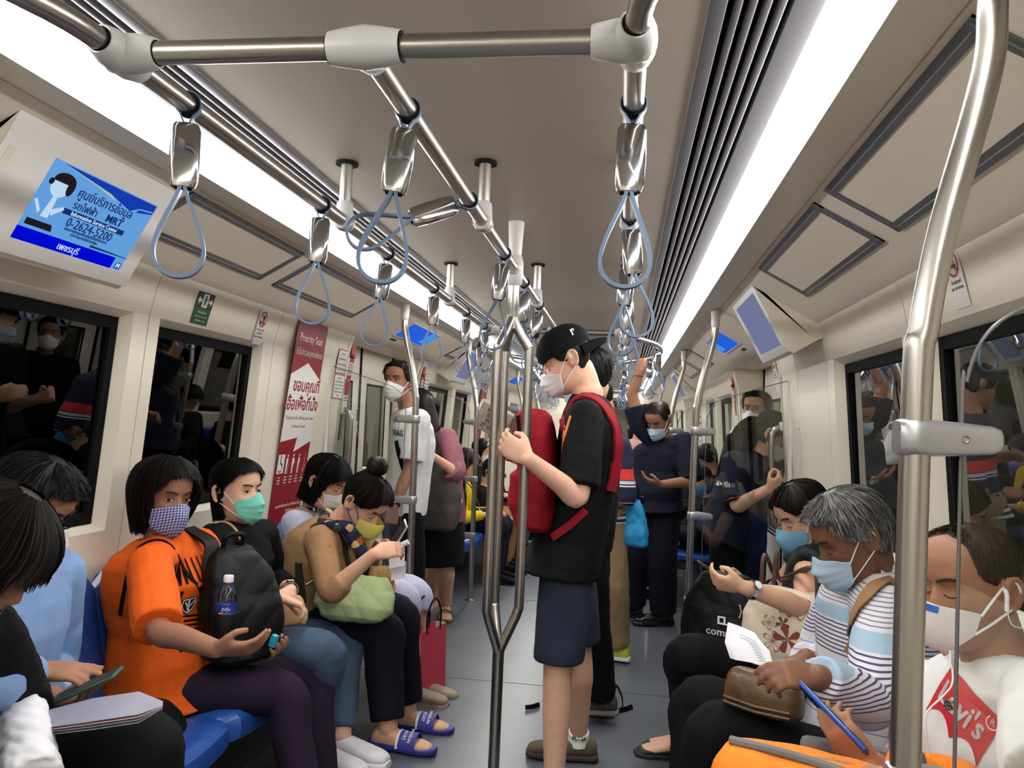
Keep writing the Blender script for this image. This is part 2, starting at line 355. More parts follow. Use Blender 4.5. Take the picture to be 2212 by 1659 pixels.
# ---------------------------------------------------------------- side walls
WP = [(1.19, 1.862), (1.212, 1.80), (1.235, 1.70), (1.288, .97), (1.302, .82), (1.31, .40), (1.31, 0.0)]
def wall_x(z):
    for (x0, z0), (x1, z1) in zip(WP, WP[1:]):
        if z1 <= z <= z0: return x0 + (x1 - x0) * (z0 - z) / (z0 - z1)
    return WP[0][0]
WT, WB = 1.700, .975
BAYS = [(-1.9, 1.0), (1.1, 4.25), (6.1, 9.25), (11.1, 14.3)]
WINS = []
wn = 0; dn = 0; tn = 10
for sgn, side in ((-1, 'left'), (1, 'right')):
    bk = MB(); bk.box((sgn * 1.62, (Y0 + Y1) / 2, .4), (.06, Y1 - Y0, .8)); wall = struct(bk.obj('wall_' + side, M_DARK, smooth=False))
    tu = MB(); tu.box((sgn * 2.3, (Y0 + Y1) / 2, 1.2), (.1, Y1 - Y0 + 2, 3)); tu.obj('tunnel_lining', M_TUN, wall, smooth=False)
    for cz in (1.05, 1.5): 
        tu = MB(); tu.tube([(sgn * 2.2, Y0, cz), (sgn * 2.2, Y1, cz)], .025, 8); tu.obj('tunnel_cable', M_KICK, wall)
    segs = []
    for k, (a, b) in enumerate(BAYS):
        if k == 0: segs += [('p', -2.6, -1.7), ('w', -1.7, -.55), ('w', -.35, .5), ('p', .5, .62), ('p', .62, 1.2)] ; continue
        segs += [('p', a + .1 if k == 1 else a + .02, a + .2), ('w', a + .2, a + 1.395), ('w', a + 1.395, a + 2.37), ('p', a + 2.37, a + 2.94), ('p', a + 2.94, a + 3.36)]
        if k < 3: segs += [('d', a + 3.36, a + 4.9)]
    segs.append(('p', 14.46, 14.6))
    for kind, a, b in segs:
        if kind == 'd':
            dn += 1; X = 1.43
            pm = MB()
            # jambs: side faces of the posts
            pm.prism([(sgn * wall_x(z), a - .001, z) for z in (1.862, 1.70, .97, .4, 0)] + [(sgn * 1.5, a - .001, 0), (sgn * 1.5, a - .001, 1.862)], (0, -.05, 0))
            pm.prism([(sgn * wall_x(z), b + .001, z) for z in (1.862, 1.70, .97, .4, 0)] + [(sgn * 1.5, b + .001, 0), (sgn * 1.5, b + .001, 1.862)], (0, .05, 0))
            pm.obj('door_jamb', M_WALL, wall, smooth=False)
            d = MB(); d.box((sgn * (X + .06), (a + b) / 2, .93), (.02, b - a, 1.9)); door = struct(d.obj('door_%d' % dn, M_DARK, smooth=False))
            mid = (a + b) / 2
            for lo, hi in ((a + .03, mid - .014), (mid + .014, b - .03)):
                lf = MB(); y1, y2 = lo, hi; wy1, wy2 = lo + .14, hi - .14
                for (p, q, z1, z2) in ((y1, wy1, 0.01, 1.87), (wy2, y2, 0.01, 1.87), (wy1, wy2, 0.01, .72), (wy1, wy2, 1.62, 1.87)):
                    lf.box((sgn * X, (p + q) / 2, (z1 + z2) / 2), (.03, q - p, z2 - z1))
                lf.obj('door_leaf', M_WALL, door, smooth=False)
                gl = MB(); gl.box((sgn * (X + .004), (wy1 + wy2) / 2, 1.17), (.006, wy2 - wy1, .9)); gl.obj('door_pane', M_GLASSW, door, smooth=False)
                fr = MB()
                for yy in (wy1, wy2): fr.box((sgn * (X - .016), yy, 1.17), (.006, .012, .912))
                for zz in (.72, 1.62): fr.box((sgn * (X - .016), (wy1 + wy2) / 2, zz), (.006, wy2 - wy1, .012))
                fr.obj('pane_gasket', M_DARK, door, smooth=False)
            se = MB()
            for yy, ww in ((a + .015, .03), (mid, .028), (b - .015, .03)): se.box((sgn * (X - .012), yy, .94), (.02, ww, 1.86))
            se.obj('door_seal', M_DARK, door, smooth=False)
            continue
        g = .003; pa, pb = a + g, b - g
        if kind == 'p':
            s_ = MB(); s_.prism([(sgn * x, pa, z) for x, z in WP] + [(sgn * 1.42, pa, 0), (sgn * 1.42, pa, 1.862)], (0, pb - pa, 0)); s_.obj('wall_panel', M_WALL, wall, smooth=False)
        else:
            wn += 1; wa, wb = a + .085, b - .085
            if a > .6 and abs(b - a - .975) < .01: wa, wb = a + .065, b - .105
            s_ = MB()
            top = [(x, z) for x, z in WP if z >= WT - 1e-6]; bot = [(x, z) for x, z in WP if z <= .97 + 1e-6]; bot = [(wall_x(WB), WB)] + bot[1:]
            s_.prism([(sgn * x, pa, z) for x, z in top] + [(sgn * 1.36, pa, WT), (sgn * 1.36, pa, 1.862)], (0, pb - pa, 0))
            s_.prism([(sgn * x, pa, z) for x, z in bot] + [(sgn * 1.42, pa, 0), (sgn * 1.42, pa, WB)], (0, pb - pa, 0))
            for p, q in ((pa, wa), (wb, pb)):
                s_.prism([(sgn * wall_x(z), p, z) for z in (WT, WB)] + [(sgn * 1.36, p, WB), (sgn * 1.36, p, WT)], (0, q - p, 0))
            # splayed reveal
            ix = lambda z: wall_x(z) + .045
            A = [np.array([sgn * wall_x(z), yy, z]) for yy, z in ((wa, WT), (wb, WT), (wb, WB), (wa, WB))]
            s_.obj('wall_panel', M_WALL, wall, smooth=False)
            dz, dy = .022, .02
            Bq = [np.array([sgn * ix(z), yy, z]) for yy, z in ((wa + dy, WT - dz), (wb - dy, WT - dz), (wb - dy, WB + dz), (wa + dy, WB + dz))]
            rv = MB()
            for i in range(4): rv.quad(A[i], A[(i + 1) % 4], Bq[(i + 1) % 4], Bq[i])
            win = struct(rv.obj('window_%d' % wn, M_WALL, smooth=False))
            fr = MB(); w_ = .038
            for i in range(4):
                p, q = Bq[i], Bq[(i + 1) % 4]; c = sum(Bq) / 4
                ins = lambda v: v + np.array([0, math.copysign(w_, c[1] - v[1]), math.copysign(w_, c[2] - v[2])])
                off = np.array([-sgn * .006, 0, 0]); fr.quad(p + off, q + off, ins(q) + off, ins(p) + off); fr.quad(ins(p) + off, ins(q) + off, ins(q) - 3 * off, ins(p) - 3 * off); fr.quad(p + off, q + off, q - 3 * off, p - 3 * off)
            fr.obj('window_gasket', M_DARK, win, smooth=False)
            gl = MB(); off = np.array([sgn * .006, 0, 0]); gl.add([p + off for p in Bq] + [p + 2 * off for p in Bq], [(0, 1, 2, 3), (4, 5, 6, 7), (0, 1, 5, 4), (1, 2, 6, 5), (2, 3, 7, 6), (3, 0, 4, 7)]); gl.obj('window_pane', M_GLASSW, win, smooth=False)
            # inner sash upright seen behind the glass
            sb = MB(); yb = wb - .16; sb.box((sgn * (ix(1.33) + .05), yb, 1.335), (.01, .05, .72)); sb.obj('window_sash', M_GRILL, win, smooth=False)
    # skirting under the seats
    for a, b in BAYS[1:]:
        s_ = MB(); s_.box((sgn * 1.16, (a + b) / 2, .16), (.28, b - a, .31), bev=.01); struct(s_.obj('baseboard_%s' % side, M_KICK))
    # small screw caps on the post panels
    for yy, zz in ((4.05, 1.42), (4.05, 1.14)):
        t = MB(); t.lathe((sgn * (wall_x(zz) + .002), yy, zz), (-sgn, 0, 0), [(.001, 0), (.008, 0), (.007, .008), (.001, .011)], 10); t.obj('screw_cap', M_WHITEP, wall)
# ---------------------------------------------------------------- end walls
e = MB(); e.box((0, Y0 - .04, 1.05), (2.9, .08, 2.2)); struct(e.obj('wall_back', M_WALL, smooth=False))
ew = MB(); 
for x0, x1 in ((-1.45, -.55), (.55, 1.45)): ew.box(((x0 + x1) / 2, Y1 + .02, 1.05), (x1 - x0, .08, 2.2))
ew.box((0, Y1 + .02, 2.02), (1.1, .08, .24)); struct(ew.obj('wall_front', M_WALL, smooth=False))
gw = MB(); gw.box((0, Y1 + 1.2, 1.0), (1.3, .05, 2.2)); gw.box((-.62, Y1 + .6, 1.0), (.05, 1.2, 2.2)); gw.box((.62, Y1 + .6, 1.0), (.05, 1.2, 2.2)); gw.box((0, Y1 + .6, 1.95), (1.3, 1.2, .05)); gw.box((0, Y1 + .6, -.02), (1.3, 1.2, .04)); struct(gw.obj('wall_gangway', M_CEIL, smooth=False))
# ---------------------------------------------------------------- access hatches in the coves
def hatch(sgn, y1, y2, label):
    u = nrm(V(sgn * (1.19 - .885), 0, 1.858 - 2.032)); n = nrm(V(-sgn * .174, 0, -.305)); 
    P = lambda s, y, h: V(sgn * .885, 0, 2.032) + u * s + V(0, y, 0) + n * h
    t = thing('access_hatch', label, 'hatch', P(.12, (y1 + y2) / 2, 0))
    s1, s2 = .008, .225
    def bar(a, b, w, axis):
        m = MB()
        a0, b0 = a, b
        if axis == 'y': q = [P(a0[0], a0[1], .0), P(a0[0] + w, a0[1], .0), P(a0[0] + w, a0[1], .006), P(a0[0] + w * .55, a0[1], .006), P(a0[0] + w * .5, a0[1], .003), P(a0[0], a0[1], .005)]; m.prism(q, (0, b[1] - a[1], 0))
        else: q = [P(a0[0], a0[1], 0), P(a0[0], a0[1] + w, 0), P(a0[0], a0[1] + w, .006), P(a0[0], a0[1] + w * .55, .006), P(a0[0], a0[1] + w * .5, .003), P(a0[0], a0[1], .005)]; m.prism(q, u * (b[0] - a[0]))
        m.obj('frame_bar', M_ALU, t, smooth=False)
    w = .031
    bar((s1, y1), (s1, y2), w, 'y'); bar((s2 - w, y1), (s2 - w, y2), w, 'y'); bar((s1, y1), (s2, y1), w, 'x'); bar((s1, y2 - w), (s2, y2 - w), w, 'x')
    m = MB(); m.prism([P(s1 + w, y1 + w, .0), P(s2 - w, y1 + w, .0), P(s2 - w, y1 + w, .003), P(s1 + w, y1 + w, .003)], (0, y2 - y1 - 2 * w, 0)); m.obj('hatch_lid', M_COVE, t, smooth=False)
hatch(-1, 2.14, 2.97, 'grey framed hatch in the left cove just beyond the big lit screen')
hatch(-1, 3.09, 4.06, 'grey framed hatch in the left cove above the red priority sign')
hatch(-1, .30, 1.40, 'grey framed hatch in the left cove on the near side of the big screen')
hatch(1, 1.24, 2.12, 'large grey framed hatch in the right cove behind the nearest pole')
hatch(1, .16, 1.13, 'grey framed hatch at the upper right corner right of the nearest pole')
hatch(1, 2.235, 3.13, 'grey framed hatch in the right cove beside the side-on grey screen')
for sgn, sd in ((-1, 'left'), (1, 'right')):
    hatch(sgn, 6.3, 7.1, 'grey framed hatch in the %s cove right after the blue door screen' % sd); hatch(sgn, 7.2, 8.2, 'far grey framed hatch in the %s cove before the far monitor' % sd)

# ================================================================ overhead handrails
RZ, RR, RX = 1.92, .0175, .39
MODS = [(1.08, 4.48), (6.55, 10.0), (11.9, 14.4)]
def fitting(t, c, dirs, r=.031, name='joint'):
    """moulded socket: a ball with a collar along each tube direction"""
    m = MB(); c = np.asarray(c, float)
    m.lathe(c, (0, 0, 1), [(.001, -r * 1.02), (r * .6, -r * .85), (r * .95, -r * .35), (r, 0), (r * .95, r * .4), (r * .6, r * .85), (.001, r * 1.02)], 20)
    for d, L in dirs:
        m.lathe(c, d, [(r * .98, 0), (r * .95, L * .45), (RR * 1.36, L * .93), (RR * 1.22, L), (.001, L)], 20)
    o = m.obj(name, M_FIT, t)
    for d, L in dirs:
        g = MB(); g.lathe(c + nrm(d) * L * .98, d, [(RR * 1.02, 0), (RR * 1.10, .0), (RR * 1.10, L * .03), (RR * 1.02, L * .03)], 20); g.obj('rubber_ring', M_DARK, o)
    return o
X3 = (-RX, 0, RX)
lab = ['nearest brushed steel overhead handrail frame with front cross bar', 'middle overhead handrail frame beyond the doors', 'farthest overhead handrail frame at the carriage end']
for k, (a, b) in enumerate(MODS):
    t = thing('overhead_handrail', lab[k], 'handrail', (0, a, RZ))
    for x in X3:
        m = MB(); m.tube([(x, a, RZ), (x, (a + b) / 2, RZ), (x, b, RZ)], RR, 16); m.obj('rail', M_STEEL, t)
    for yy in (a, b):
        m = MB(); m.tube([(-RX, yy, RZ), (0, yy, RZ), (RX, yy, RZ)], RR, 16); m.obj('cross_bar', M_STEEL, t)
    # bowed rails through the door area on the near side
    for s in (-1, 1):
        m = MB(); pts = smoothpath([(s * RX, a, RZ), (s * (RX + .015), a - .14, RZ), (s * (RX + .10), a - .36, RZ), (s * (RX + .20), a - .60, RZ), (s * (RX + .245), a - 1.03, RZ), (s * (RX + .20), a - 1.46, RZ), (s * (RX + .10), a - 1.75, RZ), (s * (RX + .015), a - 1.95, RZ), (s * RX, a - 2.06, RZ)], 5)
        m.tube(pts, RR, 14); m.obj('bowed_rail', M_STEEL, t)
        if k == 0:
            p = pts[13]; m = MB(); m.lathe(p, pts[14] - pts[12], [(RR * 1.1, -.05), (.027, -.035), (.03, 0), (.027, .035), (RR * 1.1, .05)], 16); m.obj('joint', M_FIT, t)
    for x in (-RX, RX):
        s = math.copysign(1, x); fitting(t, (x, a, RZ), [((-s, 0, 0), .062), ((0, 1, 0), .052), ((0, -1, 0), .05)]); fitting(t, (x, b, RZ), [((-s, 0, 0), .062), ((0, -1, 0), .052), ((0, 1, 0), .05)])
    for yy, d in ((a, 1), (b, -1)):
        m = MB(); c = V(0, yy, RZ); m.lathe(c, (1, 0, 0), [(.001, -.054), (RR * 1.35, -.054), (.028, -.03), (.032, 0), (.028, .03), (RR * 1.35, .054), (.001, .054)], 22); m.lathe(c, (0, d, 0), [(.03, 0), (.029, .018), (RR * 1.35, .04), (.001, .04)], 20); o = m.obj('joint', M_FIT, t)
        for sx in (-1, 1):
            g = MB(); g.lathe(c + V(sx * .0545, 0, 0), (1, 0, 0), [(RR * 1.02, -.001), (RR * 1.3, -.001), (RR * 1.3, .001), (RR * 1.02, .001)], 18); g.obj('rubber_ring', M_DARK, o)
    # ceiling hangers
    for yy in (a + .98, a + 2.32):
        for x in X3:
            if x == 0 and yy > a + 2 and False: continue
            m = MB(); m.tube([(x, yy, RZ + .02), (x, yy, 2.085)], .0165, 14); h = m.obj('hanger_tube', M_STEEL, t)
            m = MB(); m.lathe((x, yy, 2.078), (0, 0, 1), [(.0175, -.001), (.031, -.001), (.031, .007), (.0175, .007)], 20); m.obj('ceiling_collar', M_DARK, h)
            m = MB(); m.lathe((x, yy, RZ), (0, 1, 0), [(.019, -.026), (.025, -.022), (.027, 0), (.025, .022), (.019, .026)], 18); m.lathe((x, yy, RZ), (0, 0, 1), [(.026, -.012), (.026, .0), (.022, .05), (.0175, .055), (.0172, .05)], 18); o = m.obj('joint', M_FIT, t)
            g = MB(); g.lathe((x, yy, RZ), (0, 1, 0), [(.0265, -.001), (.0276, -.001), (.0276, .001), (.0265, .001)], 18); g.obj('rubber_ring', M_DARK, o)
# ================================================================ hand straps
def strap_proto():
    t = empty('hand_strap', (0, 0, 0), label='x', category='hand strap', group='straps hanging from the overhead rails')
    # local frame: rail along y through the origin
    m = MB(); pts = [(.0215 * math.sin(a), 0, .0215 * math.cos(a)) for a in np.linspace(-2.55, 2.55, 15)]; pts = [(-.004, 0, -.036)] + pts + [(.004, 0, -.036)]
    m.strip(pts, (0, 1, 0), .018, .003); m.obj('hanger_band', M_BAND, t)
    m = MB(); m.lathe((0, 0, .0), (0, 1, 0), [(.0178, -.011), (.0208, -.011), (.0208, .011), (.0178, .011)], 20); m.obj('rubber_sleeve', M_DARK, t)
    # grip block: slim rounded case
    m = MB(); rings = []
    for z, w, d in ((-.034, .018, .008), (-.037, .021, .011), (-.046, .0245, .0135), (-.10, .0255, .0145), (-.138, .0235, .0135), (-.148, .020, .012), (-.150, .016, .008)):
        rings.append(ell((0, 0, z), (1, 0, 0), (0, 1, 0), w, d, 24, .45))
    m.loft(rings); g = m.obj('grip_block', M_CHROME, t)
    m = MB(); m.box((0, 0, -.1495), (.03, .016, .004), bev=.0015); m.obj('block_opening', M_DARK, g)
    # tear-drop loop
    m = MB(); P = [(.003, -.146), (.009, -.166), (.023, -.20), (.035, -.232), (.041, -.260), (.037, -.284), (.022, -.301), (0, -.307)]
    P = P + [(-x, z) for x, z in P[-2::-1]]; pts = smoothpath([(x, 0, z) for x, z in P], 4); m.strip(pts, (0, 1, 0), .021, .0062); m.obj('strap_loop', M_BAND, t)
    return t
SP = strap_proto(); used = []
def strap(x, y, label, yaw=0.0, swing=0.0, pitch=0.0, z=RZ, s=1.0):
    o = SP if not used else dup(SP); used.append(1)
    o.location = (x, y, z); o.rotation_euler = (pitch, swing, yaw); o.scale = (s, s, s); o['label'] = label
ordn = ['nearest', 'second', 'third', 'fourth', 'fifth', 'sixth', 'seventh']
for i, (y, yw, sw) in enumerate(((1.27, .45, .0), (1.90, .35, .04), (2.47, .35, .12), (3.11, .2, .0), (3.78, .15, .0), (4.3, .1, -.05))):
    strap(-RX, y, 'blue grey loop strap, %s from the camera on the left rail' % ordn[i], yw, sw)
for i, (y, yw, sw) in enumerate(((1.31, .25, .12), (1.86, .35, 1.18), (2.45, .1, .1), (2.95, .25, .0), (3.5, .2, .1))):
    strap(0, y, 'blue grey loop strap, %s from the camera on the middle rail%s' % (ordn[i], ', swung out sideways' if i == 1 else ''), yw, sw)
for i, (y, yw, sw) in enumerate(((1.30, .06, .02), (2.0, .1, -.10), (2.5, -.1, .05), (3.1, .1, -.04), (3.7, .1, .0), (4.25, .0, .1))):
    strap(RX, y, 'blue grey loop strap, %s from the camera on the right rail' % ordn[i], yw, sw)
strap(.60, 5.2, 'chrome grip strap at the bend of the bowed rail, nearer of two', .3, -.04); strap(.585, 6.0, 'chrome grip strap at the bend of the bowed rail, farther of two', -.3, .04)
strap(-.60, 5.3, 'strap on the left bowed rail by the doors, nearer one', .2); strap(-.58, 6.05, 'strap on the left bowed rail by the doors, tilted farther one', .2, .5)
for s, nm, xx in ((-1, 'left', -RX), (0, 'middle', 0), (1, 'right', RX)):
    for i, y in enumerate((6.9, 7.4, 7.9, 8.4, 8.9, 9.4)): strap(xx, y, 'far loop strap, %s along the %s rail beyond the doors' % (ordn[i], nm), .2 * (i % 3 - 1), .08 * ((i * 7) % 3 - 1))
for i, y in enumerate((10.6, 11.3)):
    strap(-.6, y, 'small far strap on the bowed rail beyond the second bay, %s' % ('nearer' if i == 0 else 'farther')); 
for i, y in enumerate((12.2, 12.8, 13.4)): strap(-RX, y, 'tiny strap on the farthest left rail, %s one' % ordn[i]); strap(0, y, 'tiny strap on the farthest middle rail, %s one' % ordn[i])
# ================================================================ centre pole that splits in three
def centre_pole(y, label):
    t = thing('grab_pole', label, 'pole', (0, y, 0))
    m = MB(); m.tube([(0, y, .0), (0, y, .62)], .0195, 18); m.obj('lower_tube', M_STEEL, t)
    m = MB(); m.tube([(0, y, 1.71), (0, y, 2.0)], .0185, 18); m.obj('upper_tube', M_STEEL, t)
    for a in (8, 118, 232):
        d = V(math.cos(math.radians(a)), math.sin(math.radians(a)), 0) * .063
        c = V(0, y, 0); pts = smoothpath([c + V(0, 0, .598), c + d * .12 + V(0, 0, .622), c + d * .55 + V(0, 0, .685), c + d * .93 + V(0, 0, .745), c + d + V(0, 0, .80), c + d + V(0, 0, 1.2), c + d + V(0, 0, 1.60), c + d * .93 + V(0, 0, 1.645), c + d * .45 + V(0, 0, 1.695), c + d * .08 + V(0, 0, 1.742), c + V(0, 0, 1.765)], 6)
        m = MB(); m.tube(pts, .0168, 16); m.obj('branch', M_STEEL, t)
    m = MB(); m.lathe((0, y, 0), (0, 0, 1), [(.019, 1.955), (.0215, 1.957), (.0235, 2.0), (.0285, 2.088), (.001, 2.088)], 22); m.obj('ceiling_socket', M_FIT, t)
    m = MB(); m.lathe((0, y, RZ), (0, 0, 1), [(.0195, -.06), (.027, -.05), (.031, -.02), (.031, .02), (.024, .045), (.0195, .05)], 20); m.lathe((0, y, RZ), (0, 1, 0), [(.019, -.04), (.026, -.03), (.028, 0), (.026, .03), (.019, .04)], 18); m.obj('rail_joint', M_FIT, t)
    m = MB(); m.lathe((0, y, 0), (0, 0, 1), [(.05, 0), (.05, .006), (.022, .012), (.019, .03)], 20); m.obj('floor_flange', M_STEEL, t)
centre_pole(2.69, 'central steel pole splitting into three bars in the aisle')
centre_pole(8.0, 'far central steel pole beyond the doors')
# ================================================================ poles and draught screens at the seat ends
def end_pole(s, y, label, b=.76, glab=None, gside=1, near=False):
    zo = .06 if y < 2 else 0
    t = thing('grab_pole', label, 'pole', (s * b, y, 0))
    pts = smoothpath([(s * b, y, 0), (s * (b + .003), y, .7), (s * (b + .012), y, 1.42), (s * (b + .020), y, 1.53), (s * (b + .042), y, 1.66), (s * (b + .082), y, 1.82), (s * (b + .098), y, 1.90), (s * (b + .10), y, 1.96)], 6)
    m = MB(); m.tube(pts + ([pts[-1] + V(0, 0, .08)] if y < 2 else []), .0188, 18); m.obj('tube', M_STEEL, t)
    m = MB(); m.lathe((s * (b + .10), y, 0), (0, 0, 1), [(.0192, 1.935 + zo), (.021, 1.937 + zo), (.0225, 1.96 + zo), (.0262, 2.035), (.001, 2.045)], 20); m.obj('ceiling_socket', M_FIT, t)
    m = MB(); m.lathe((s * b, y, 0), (0, 0, 1), [(.04, 0), (.04, .006), (.02, .012), (.0175, .02)], 18); m.obj('floor_flange', M_STEEL, t)
    # clamps holding the screen
    for zc in (1.385, .94, .50):
        xx = b + .012 * min(zc, 1.42) / 1.42; rings = []
        for dx, h, w in ((-.024, .021, .018), (-.018, .024, .0235), (.0, .024, .0245), (.02, .024, .022), (.06, .0215, .014), (.092, .0185, .011), (.103, .014, .008), (.106, .008, .005)):
            rings.append(ell((s * (xx + dx), y, zc), (0, 0, 1), (0, 1, 0), h, w, 20, .5))
        m = MB(); m.loft(rings); c = m.obj('clamp', M_ALLOY, t)
        m = MB(); m.lathe((s * (xx + .056), y - .0155, zc), (0, -1, 0), [(.0015, -.002), (.0035, -.0005), (.0042, .0005), (.0055, .0005), (.0062, -.003)], 14); m.obj('clamp_bolt', M_STEEL, c)
    if glab:
        g = thing('draught_screen', glab, 'glass screen', (s * 1.0, y, .45))
        th = .008; zb = .46; o = []
        xi = b + .062
        top = [(xi, zb)] + [(xi + .006, 1.38), (xi + .012, 1.46), (xi + .030, 1.515), (xi + .062, 1.548), (xi + .12, 1.572), (1.20, 1.655), (1.25, 1.662), (1.262, zb)]
        m = MB(); m.prism([(s * x, y - th / 2, z) for x, z in top], (0, th, 0)); m.obj('glass_pane', M_GLASSC, g, smooth=False)
        m = MB(); m.tube(smoothpath([(s * x, y, z) for x, z in top[:8]], 4), .0026 if y < 2 else .002, 8); m.obj('polished_edge', M_EDGE, g)
        m = MB(); m.box((s * 1.255, y, 1.06), (.02, .022, 1.2), bev=.004); m.obj('edge_channel', M_WHITEP, g)
end_pole(1, 1.10, 'nearest grab pole at the right with big grey clamps', glab='clear glass screen beside the nearest right pole')
end_pole(1, 4.25, 'tall bent pole in front of the long haired woman', glab='clear glass screen in front of the long haired woman')
end_pole(-1, 4.25, 'bent steel pole in front of the man in the white shirt', glab='clear glass screen beside the man in the white shirt', b=.735)
end_pole(-1, 6.1, 'bent steel pole in front of the yellow jacket passenger', glab='clear glass screen beside the yellow jacket passenger', b=.735)
end_pole(1, 6.4, 'second bent pole along the right, just behind the raised arm man', glab='far clear glass screen right of the raised arm man')
end_pole(-1, 9.25, 'farther bent pole on the left, past the yellow jacket passenger'); end_pole(1, 9.6, 'third bent pole along the right side')
end_pole(-1, 11.1, 'farthest bent pole on the left')
# ================================================================ door-side grab bars
for s, sd in ((-1, 'left'), (1, 'right')):
    for yy, q in ((4.50, 'near'), (6.12, 'far')):
        t = thing('door_grab_bar', 'vertical steel grab bar on the %s door post, %s side of the doors' % (sd, q), 'grab bar', (s * 1.25, yy, 1.1))
        m = MB(); m.tube(smoothpath([(s * 1.272, yy, .86), (s * 1.225, yy, .90), (s * 1.212, yy, 1.0), (s * 1.205, yy, 1.3), (s * 1.214, yy, 1.40), (s * 1.255, yy, 1.43)], 5), .0155, 14); m.obj('bar', M_STEEL, t)
        for zz in (.86, 1.43):
            m = MB(); m.box((s * 1.262, yy, zz), (.03, .06, .05), bev=.008); m.obj('mount', M_WHITEP, t)
# ================================================================ seats
def seat(s, y, label, w=.448):
    t = thing('seat', label, 'seat', (s * 1.0, y, .43), group='blue moulded seats')
    rings = []; h = w / 2
    # shell: pan and backrest in one moulding, swept along the side profile
    prof = [(-.765, .355), (-.757, .385), (-.762, .418), (-.785, .437), (-.84, .440), (-.95, .428), (-1.06, .422), (-1.12, .428), (-1.165, .455), (-1.192, .52), (-1.212, .60), (-1.236, .72), (-1.252, .80), (-1.262, .835), (-1.275, .848)]
    back = [(-1.295, .835), (-1.29, .78), (-1.265, .66), (-1.235, .52), (-1.20, .41), (-1.12, .385), (-.95, .39), (-.83, .395), (-.79, .38), (-.785, .35)]
    n = 13; X = np.linspace(-1, 1, n)
    def pt(q, u, front):
        x, z = q; e = abs(u); rnd = max(0, (e - .78) / .22)
        dip = .012 * (math.cos(u * math.pi) + 1) / 2 if front else 0
        if front:
            if z < .5 : z = z - dip + .008 * e ** 4 - .018 * rnd ** 2
            else: x = x - dip * .8 + .0 ; 
            if z >= .5: x = x - .016 * rnd ** 2
            if x > -.80: x = x - .05 * rnd ** 2
            if z > .8: z = z - .05 * rnd ** 2
        else:
            if x > -.84: x = x - .05 * rnd ** 2
            if z > .77: z = z - .05 * rnd ** 2
        return (-s * x, y + u * h, z)
    m = MB(); loop = [(p, True) for p in prof] + [(p, False) for p in back]
    m.loft([[pt(p, u, fr) for p, fr in loop] for u in X]); m.obj('seat_shell', M_SEAT, t)
    m = MB(); m.box((s * 1.02, y, .345), (.40, w * .8, .07), bev=.01); m.obj('seat_bracket', M_KICK, t)
    return t
SEATL = {(-1, 0): ['blue seat under the dark haired passenger in the black jacket', 'blue seat under the man in the pale blue shirt holding a phone', 'empty blue seat between the phone man and the orange shirt woman', 'blue seat under the woman in the orange shirt', 'blue seat under the woman in the green mask', 'blue seat under the woman in the tan cardigan', 'blue seat next to the red priority sign under the lavender top woman'],
    (1, 0): ['blue seat at the right under the man in the white printed shirt', 'blue seat at the right between the white shirt man and the grey haired man', 'blue seat under the grey haired man', 'blue seat between the grey haired man and the ponytail woman', 'blue seat under the ponytail woman in the blue mask', 'empty blue seat beyond the ponytail woman', 'last blue seat of the right bench beside the glass screen'],
    (-1, 1): ['blue seat with a bare front edge beside the far left pole', 'blue seat under the yellow jacket passenger', 'blue seat under the white masked woman in black', 'blue seat under the passenger in grey trousers', 'blue seat under the passenger in tan trousers', 'sixth blue seat of the far left bench', 'farthest blue seat of the far left bench'],
    (1, 1): ['blue seat behind the glass, near end of the far right bench', 'blue seat under the small blue masked passenger', 'third blue seat of the far right bench', 'fourth blue seat of the far right bench', 'fifth blue seat of the far right bench', 'sixth blue seat of the far right bench', 'farthest blue seat of the far right bench']}
for s, sd in ((-1, 'left'), (1, 'right')):
    for j, y0 in enumerate((1.0, 6.25)):
        for k in range(7): seat(s, y0 + .225 + .45 * k, SEATL[s, j][k])
